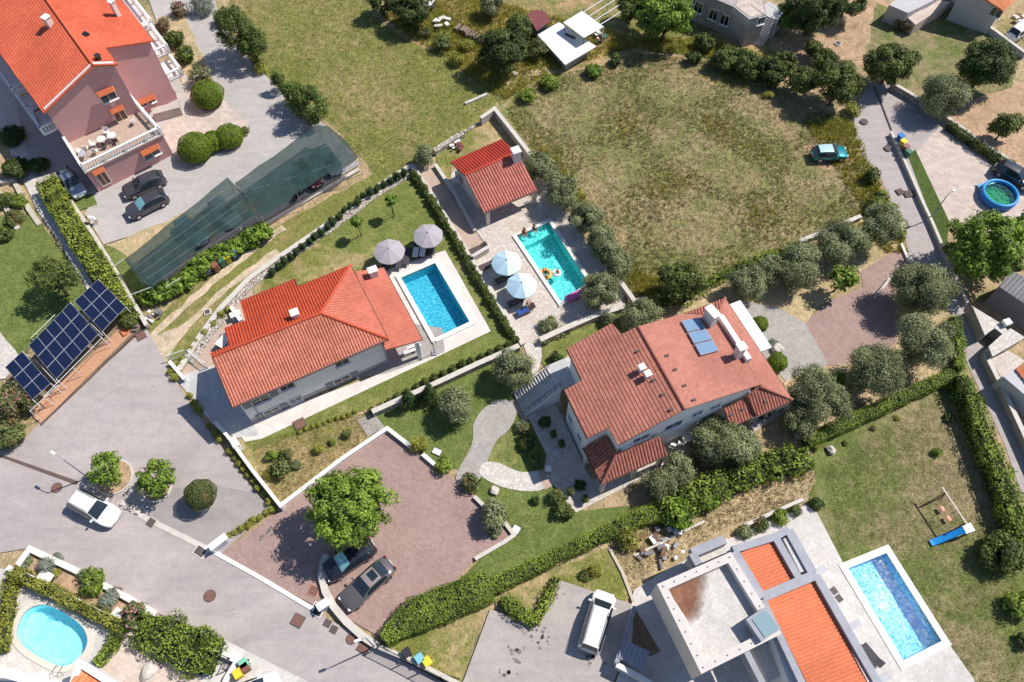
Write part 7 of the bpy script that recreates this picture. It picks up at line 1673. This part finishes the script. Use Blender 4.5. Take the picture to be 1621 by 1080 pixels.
# rocks
def rock(x, y, r, label, zr=.6):
    p = G(x, y, r*.4); root = bmesh.new(); bmesh.ops.create_icosphere(root, subdivisions=3, radius=r)
    s = rng.uniform(0, 6, 6)
    for v in root.verts:
        k = 1+.22*math.sin(v.co.x/r*2.3+s[0])*math.sin(v.co.y/r*2.9+s[1])+.12*math.sin(v.co.z/r*5+s[2]+v.co.x/r*3); v.co = Vector((v.co.x*k, v.co.y*k*.8, v.co.z*k*zr))
    me = bpy.data.meshes.new('rock'); root.to_mesh(me); root.free(); me.materials.append(MATS['rock']); o = link('rock', me); o.location = (p.x, p.y, r*.3+GZ); o.rotation_euler = (0, 0, rng.uniform(0, 6)); tag(o, label, 'rock')
rock(783, 777, .42, 'pale boulder on the lawn below the white path'); rock(237, 1063, .75, 'large pale boulder on the paved yard at the bottom left'); rock(1230, 552, .55, 'pale boulder between the clipped bushes beside the villa'); rock(1315, 713, .45, 'pale boulder at the end of the thick hedge'); rock(1262, 690, .4, 'small pinkish rock by the olive beside the long hedge')
rock(815, 118, .3, 'small stone on the gravel patch'); rock(885, 795, .3, 'pale stone at the lower patio corner')
# people
def person(joints, radii, edges, label, loc, rot, skin='skin', tint_parts=(), hair='hair_dark', z=GZ):
    """one continuous skinned body from joints; joints in metres, head last"""
    me = bpy.data.meshes.new('b'); me.from_pydata(joints, edges, []); o = bpy.data.objects.new('person', me); S.collection.objects.link(o)
    sk = o.modifiers.new('s', 'SKIN'); sk.use_smooth_shade = True; su = o.modifiers.new('u', 'SUBSURF'); su.levels = 1; su.render_levels = 1
    for i, r in enumerate(radii): me.skin_vertices[0].data[i].radius = (r, r*.85)
    me.skin_vertices[0].data[0].use_root = True
    dg = bpy.context.evaluated_depsgraph_get(); ev = o.evaluated_get(dg); m2 = bpy.data.meshes.new_from_object(ev); m2.name = 'body'
    S.collection.objects.unlink(o); bpy.data.objects.remove(o)
    root = thing('person', label, 'person', (loc[0], loc[1], z)); root.rotation_euler = (0, 0, rot)
    m2.materials.clear(); m2.materials.append(MATS[skin]); b = link('body', m2, root)
    m2.polygons.foreach_set('use_smooth', [True]*len(m2.polygons))
    return root, b, m2
def sect(m2, pred, name, mat, parent, off=.012):
    """clothing: the body's own faces in a region, lifted off the skin"""
    bm = bmesh.new(); bm.from_mesh(m2); bm.normal_update(); kill = [f for f in bm.faces if not pred(f.calc_center_median())]
    bmesh.ops.delete(bm, geom=kill, context='FACES')
    for v in bm.verts: v.co += v.normal*off
    me = bpy.data.meshes.new(name); bm.to_mesh(me); bm.free(); me.materials.append(MATS[mat]); me.polygons.foreach_set('use_smooth', [True]*len(me.polygons)); return link(name, me, parent)
def ball(c, r, name, mat, parent, sc=(1, 1, 1)):
    bm = bmesh.new(); bmesh.ops.create_uvsphere(bm, u_segments=12, v_segments=8, radius=r)
    for v in bm.verts: v.co = Vector((v.co.x*sc[0], v.co.y*sc[1], v.co.z*sc[2]))+Vector(c)
    me = bpy.data.meshes.new(name); bm.to_mesh(me); bm.free(); me.materials.append(MATS[mat]); me.polygons.foreach_set('use_smooth', [True]*len(me.polygons)); return link(name, me, parent)
def figure(pose, label, px, rot, skin='skin', top=None, bottom='cloth_black', hair='hair_dark', hip=.92, z=None, k=1.0):
    """pose: dict of joint positions relative to the pelvis; facing +X"""
    J = {'pel': (0, 0, 0), 'wst': pose.get('wst', (0, 0, .18)), 'chs': pose.get('chs', (.02, 0, .40)), 'nck': pose.get('nck', (.02, 0, .55)), 'hd0': pose.get('hd0', (.04, 0, .62)), 'hd1': pose.get('hd1', (.05, 0, .78))}
    ks = list(J); j = [J[a] for a in ks]; rad = [.135, .12, .15, .05, .085, .085]; ed = [(0, 1), (1, 2), (2, 3), (3, 4), (4, 5)]
    def add(p, r, par): j.append(p); rad.append(r); ed.append((par, len(j)-1)); return len(j)-1
    cx, cy, cz = J['chs']
    for s, nm in ((1, 'l'), (-1, 'r')):
        sh = add((cx, s*.18, cz+.06), .058, 2); el = add(pose['el'+nm], .042, sh); wr = add(pose['wr'+nm], .028, el)
        W_ = Vector(pose['wr'+nm]); d = (W_-Vector(pose['el'+nm])).normalized(); sd = d.cross(Vector((0, 0, 1)))
        if sd.length < .1: sd = Vector((0, 1, 0))
        sd.normalize(); pa = add(tuple(W_+d*.06), .034, wr)
        for f_, (o_, ln) in enumerate(((-.03, .07), (-.01, .085), (.01, .08), (.028, .062))):
            a = add(tuple(W_+d*.10+sd*o_), .010, pa); add(tuple(W_+d*(.10+ln*.8)+sd*o_*1.2-Vector((0, 0, .012))), .008, a)
        add(tuple(W_+d*.06+sd*.062*s), .010, pa)
        hp = add((J['pel'][0], s*.10, -.04), .10, 0); kn = add(pose['kn'+nm], .062, hp); an = add(pose['an'+nm], .04, kn); A_ = Vector(pose['an'+nm]); fd = Vector(pose.get('fd', (1, 0, 0))); add(tuple(A_+fd*.17+Vector((0, 0, -.03))), .034, an)
    j = [tuple(c*k for c in p) for p in j]; rad = [r*k for r in rad]
    p = G(*px, (hip*k if z is None else z)); root, b, m2 = person(j, rad, ed, label, (p.x, p.y), rot, skin, z=(hip*k if z is None else z))
    hd = Vector(J['hd0'])*k+(Vector(J['hd1'])-Vector(J['hd0']))*k*.5
    up = (Vector(J['hd1'])-Vector(J['hd0'])).normalized()
    ball(hd+up*.035*k-Vector((.015, 0, 0)), .105*k, 'hair', hair, root, (1.05, 1, 1))
    fx = Vector((1, 0, 0)); fx = (fx-up*fx.dot(up)).normalized(); sy = up.cross(fx)
    for s in (-1, 1): ball(hd+fx*.088*k+sy*s*.032*k, .012*k, 'eye', 'cloth_black', b); ball(hd+sy*s*.09*k, .022*k, 'ear', skin, b)
    ball(hd+fx*.10*k-up*.02*k, .016*k, 'nose', skin, b); ball(hd+fx*.088*k-up*.055*k, .02*k, 'mouth', 'cloth_red', b, (.5, 1, .4))
    if bottom: sect(m2, lambda c: -.22*k < c.z < .13*k and abs(c.x) < .3*k or (pose.get('long') and c.z < .13*k and c.z > pose['long']*k), 'trousers', bottom, root)
    if top: sect(m2, lambda c: .1*k < c.z < .52*k and abs(c.y) < .25*k, 'top', top, root, .015)
    return root
STAND = dict(ell=(.03, .28, .20), elr=(.03, -.28, .20), wrl=(.12, .30, -.02), wrr=(.10, -.30, -.02), knl=(.05, .11, -.46), knr=(-.03, -.11, -.46), anl=(.0, .11, -.86), anr=(-.1, -.11, -.86))
SIT = dict(ell=(.10, .26, .18), elr=(.10, -.26, .18), wrl=(.30, .20, .08), wrr=(.30, -.20, .08), knl=(.42, .12, .0), knr=(.42, -.12, .0), anl=(.48, .12, -.40), anr=(.48, -.12, -.40))
LIE = dict(wst=(-.16, 0, .03), chs=(-.38, 0, .10), nck=(-.52, 0, .16), hd0=(-.60, 0, .2), hd1=(-.74, 0, .26), ell=(-.25, .34, .06), elr=(-.22, -.34, .06), wrl=(.0, .32, .08), wrr=(.0, -.30, .08), knl=(.40, .13, .14), knr=(.42, -.12, .06), anl=(.78, .14, .02), anr=(.82, -.12, .0))
BEND = dict(wst=(.08, 0, .15), chs=(.30, 0, .28), nck=(.43, 0, .34), hd0=(.50, 0, .36), hd1=(.62, 0, .40), ell=(.40, .24, .06), elr=(.38, -.24, .06), wrl=(.55, .16, -.14), wrr=(.52, -.16, -.14), knl=(.06, .12, -.45), knr=(-.02, -.12, -.45), anl=(-.02, .12, -.86), anr=(-.08, -.12, -.86))
eP = math.atan2(*(lambda v: (v.y, v.x))(Vector(POOL_B[3])-Vector(POOL_B[0])))
figure(SIT, 'person with a dark red top sitting left on the pool edge', (829, 368), eP, 'skin_tan', 'cloth_red', 'cloth_black', z=.36)
figure(SIT, 'person in dark swimwear sitting right on the pool edge', (845, 362), eP, 'skin_tan', None, 'cloth_black', z=.36)
figure(LIE, 'person lying across the orange ring float in the turquoise pool', (864, 433), R(100), 'skin_tan', None, 'cloth_black', z=.16, k=.9)
figure(BEND, 'bare chested person bending over the lounger below the lower blue parasol', (838, 476), R(-110), 'skin', None, 'cloth_blue')
figure(SIT, 'person sitting in the white and red ring float in the turquoise pool', (881.5, 431), R(-30), 'skin', 'cloth_red', 'cloth_red', z=.1, k=.62)
figure(BEND, 'person in white clothes bending over a dark bag beside the green hedge on the drive', (149, 346), R(195), 'skin', 'cloth_white', 'cloth_white')
p = G(140, 358, .3); h = thing('bag', 'dark bag on the drive beside the person in white', 'bag', (p.x, p.y, GZ)); MB().box((0, 0, .25), (.6, .42, .5), taper=.75).build('bag_body', 'black_plastic', h); MB().tube([(-.18, 0, .48), (0, 0, .66), (.18, 0, .48)], .02, 6).build('strap', 'black_plastic', h)
# floats
def ringfloat(x, y, R0, r0, mat, label, name='ring_float', inner=None):
    p = G(x, y, 0); h = thing(name, label, 'pool float', (p.x, p.y, -.08+r0*.4), 'pool floats')
    MB().tube([(R0*math.cos(2*math.pi*k/24), R0*math.sin(2*math.pi*k/24), 0) for k in range(24)], r0, 10, closed=True).build('ring', mat, h, smooth=True)
    if inner: 
        for k in range(6): a = 2*math.pi*k/6; ball((R0*math.cos(a), R0*math.sin(a), r0*.8), r0*.35, 'handle', inner, h)
ringfloat(863, 434, .48, .2, 'ring_orange', 'orange ring float at the left edge of the turquoise pool'); ringfloat(881, 432, .33, .14, 'ring_white', 'white ring float with a red middle in the turquoise pool', inner='seat_red')
p = G(909, 469, .2); h = thing('air_mattress', 'pink inflatable mattress at the lower corner of the turquoise pool', 'pool float', (p.x, p.y, GZ+.16)); h.rotation_euler = (0, 0, R(28))
for k in range(4): MB().tube([(-.95, -.27+k*.18, 0), (-.5, -.27+k*.18, .02), (.5, -.27+k*.18, .02), (.95, -.27+k*.18, 0)], [.07, .105, .105, .07], 8).build('tube', 'float_pink', h, smooth=True)
MB().box((.78, 0, .12), (.35, .65, .16), taper=.8).build('headrest', 'float_pink', h)
# round above-ground pool
p = G(1582, 308, .6); h = thing('inflatable_pool', 'round above ground pool with a blue ring at the right edge', 'garden pool', (p.x, p.y, GZ))
rr = 28*mpp(1582, 308, .6)
MB().lathe([(rr, 0), (rr*1.03, .3), (rr*.97, .62), (rr*.84, .62), (rr*.84, .02)], n=40).build('pool_wall', 'pool_ring_blue', h, smooth=True)
MB().tube([(rr*.93*math.cos(2*math.pi*k/36), rr*.93*math.sin(2*math.pi*k/36), .66) for k in range(36)], .16, 10, closed=True).build('ring', 'slide_blue', h, smooth=True)
MB().lathe([(rr*.86, .05), (rr*.86, .07)], n=36).build('liner', 'green_water_liner', h); MB().lathe([(rr*.86, .5), (rr*.86, .505)], n=36).build('water', 'water_green', h)
p = G(1556, 296, .2); h = thing('pool_cover', 'crumpled light blue plastic beside the round garden pool', 'pool cover', (p.x, p.y, GZ))
b = MB(); V = [(i*.16-.6+rng.uniform(-.05, .05), j*.16-.4+rng.uniform(-.05, .05), rng.uniform(.02, .25)) for i in range(9) for j in range(6)]; b.add(V, [(i*6+j, (i+1)*6+j, (i+1)*6+j+1, i*6+j+1) for i in range(8) for j in range(5)]).build('cover_sheet', 'light_blue_plastic', h)
# swing and slide
Z = zm(1420, 760, 5.4)
h = thing('swing_set', 'wooden swing frame with two red seats and a blue slide on the lawn', 'swing set', tuple(G(1500, 820)), world=True); hs = 2.2
a = G(*Z(385, 62)[0], hs); b = G(*Z(597, 378)[0], hs); MB().beam(a, b, .1).build('top_beam', 'cream_wall', h); e = (b-a).normalized(); nn = Vector((-e.y, e.x, 0))
for q in (a+e*.5, b-e*.1):
    for s in (-1, 1): MB().beam(q, q+nn*s*.85-Vector((0, 0, hs)), .09).build('leg', 'brown_wood', h)
for t in (.42, .68):
    q = a+(b-a)*t; m = MB()
    for s in (-1, 1): m.tube([q+e*s*.22, q+e*s*.22-Vector((0, 0, hs-.55))], .012, 5)
    m.build('rope', 'dark_metal', h); c = q-Vector((0, 0, hs-.52)); MB().box(c, (.5, .28, .06), math.atan2(e.y, e.x)).build('swing_seat', 'seat_red', h)
s0 = G(*Z(575, 425)[0], 1.35); s1 = G(*Z(290, 540)[0], .25); dv = (s1-s0); dh = Vector((dv.x, dv.y, 0)).normalized(); sn = Vector((-dh.y, dh.x, 0)); K = 12; V = []; 
for i in range(K+1):
    t = i/K; c = s0+dv*t; c.z = .22+1.15*(1-t)**1.5; 
    for w_, zz in ((-.27, .16), (-.24, 0), (.24, 0), (.27, .16)): V.append(c+sn*w_+Vector((0, 0, zz)))
MB().add(V, [(i*4+j, i*4+j+1, i*4+j+5, i*4+j+4) for i in range(K) for j in range(3)]).build('slide', 'slide_blue', h)
MB().box((s0.x-dh.x*.4, s0.y-dh.y*.4, 1.3), (.9, .7, .07), math.atan2(dh.y, dh.x)).build('platform', 'cushion_white', h)
for i in (-1, 1):
    for j in (-1, 1): q = s0-dh*.4+dh*i*.38+sn*j*.3; MB().beam((q.x, q.y, 0), (q.x, q.y, 1.28), .07).build('post', 'brown_wood', h)
# junk, wood, rubble
p = G(742, 52, .5); h = thing('wood_pile', 'long stack of firewood between the yellow bushes at the top', 'wood pile', (p.x, p.y, 0)); h.rotation_euler = (0, 0, R(-38)); b = MB()
for i in range(70): z0 = rng.integers(0, 4)*.2+.12; xx = rng.uniform(-2.3, 2.3); b.tube([(xx, -.45+rng.uniform(-.1, .1), z0), (xx+rng.uniform(-.05, .05), .45, z0)], .11, 6)
b.build('logs', 'wood_pile', h)
def sheetpile(x, y, label, n, mats, sz=.9, name='scrap_pile', zmax=.5):
    p = G(x, y, .3); h = thing(name, label, 'scrap pile', (p.x, p.y, GZ))
    for m in mats:
        for i in range(n): MB().box((rng.uniform(-sz, sz), rng.uniform(-sz, sz), rng.uniform(.05, zmax)), (rng.uniform(.2, .8), rng.uniform(.15, .5), rng.uniform(.03, .15)), rng.uniform(0, 3.1)).build('board', m, h)
sheetpile(699, 38, 'pale boards and white junk beside the dark top tree', 5, ('white_paint', 'pale_coping'), .8); sheetpile(680, 8, 'white and dark junk at the top edge', 4, ('white_metal', 'dark_metal'), .7)
sheetpile(1055, 858, 'white plastic and boards lying on the dry slope', 6, ('white_metal', 'zinc'), 1.3); sheetpile(1030, 870, 'dark planks and crates beside the white rubbish', 6, ('brown_wood', 'dark_wall'), 1.2)
sheetpile(945, 60, 'boards and pots beside the white canopy', 6, ('white_paint', 'bin_brown', 'bin_green'), 1.0); sheetpile(722, 230, 'red tiles and white sacks behind the pool house', 4, ('maroon_metal', 'white_paint'), .6)
sheetpile(244, 500, 'pots and pale boards at the end of the vines', 4, ('white_paint', 'dark_wall'), .6); sheetpile(205, 517, 'orange flower pots at the top end of the brick strip', 5, ('orange_awning', 'dark_wall'), .6)
sheetpile(326, 432, 'dark sacks under the vine beside the brown bin', 4, ('bin_black', 'grey_paint'), .5); sheetpile(1612, 30, 'garden things on the terrace at the top right corner', 4, ('white_paint', 'brown_wood'), .7)
for x, y, i in ((1319, 936, 0), (1327, 948, 1)):
    p = G(x, y); h = thing('floor_cover', 'dark square cover on the pool terrace, %s one' % ('upper', 'lower')[i], 'hatch', (p.x, p.y, 0)); MB().box((0, 0, .09), (.5, .55, .18), R(30)).build('lid', 'dark_iron', h); MB().box((0, 0, .085), (.6, .65, .17), R(30)).build('frame', 'grey_paint', h)
for i, (x, y) in enumerate(((855, 640), (875, 690), (888, 705), (902, 780), (925, 792))):
    p = G(x, y, .4); h = thing('flower_pot', 'potted plant on the shaded patio of the villa, %s from the top' % ordn(i), 'potted plant', (p.x, p.y, GZ), 'potted plants on the patio')
    MB().lathe([(.16, 0), (.24, .4), (.2, .4), (.18, .34)], n=14).build('pot', 'bin_brown', h); o = bpy.data.objects.new('plant', PROTO[('row', 'mid', 'round', 1.0, 0)]); o.scale = (.4,)*3; o.location = (0, 0, .65); S.collection.objects.link(o); o.parent = h
# little stone border at the kerb with white flowers
for i, (x, y) in enumerate(((195, 798), (202, 803), (210, 807), (218, 812))):
    rock(x, y, .22, 'small pale kerb stone under the second young tree, %s from the left' % ordn(i))
# hose reel beside the oval pool and pool-terrace shower post
p = G(6, 1011); h = thing('hose', 'coiled garden hose at the left edge beside the oval pool', 'hose', (p.x, p.y, GZ)); MB().tube([((.32+.015*k)*math.cos(k*.5), (.32+.015*k)*math.sin(k*.5), .05+.002*k) for k in range(26)], .03, 6).build('coil', 'dark_metal', h)
p = G(688, 560); h = thing('shower', 'slim outdoor shower post at the lower corner of the pale deck', 'shower', (p.x, p.y, GZ)); MB().tube([(0, 0, 0), (0, 0, 2.1), (.12, 0, 2.2), (.3, 0, 2.15)], .035, 8).build('post', 'dark_metal', h); MB().lathe([(.1, 0), (.1, .03)], (.3, 0, 2.1), 10).build('shower_head', 'alloy', h); MB().box((0, 0, .02), (.5, .5, .04)).build('base', 'zinc', h)
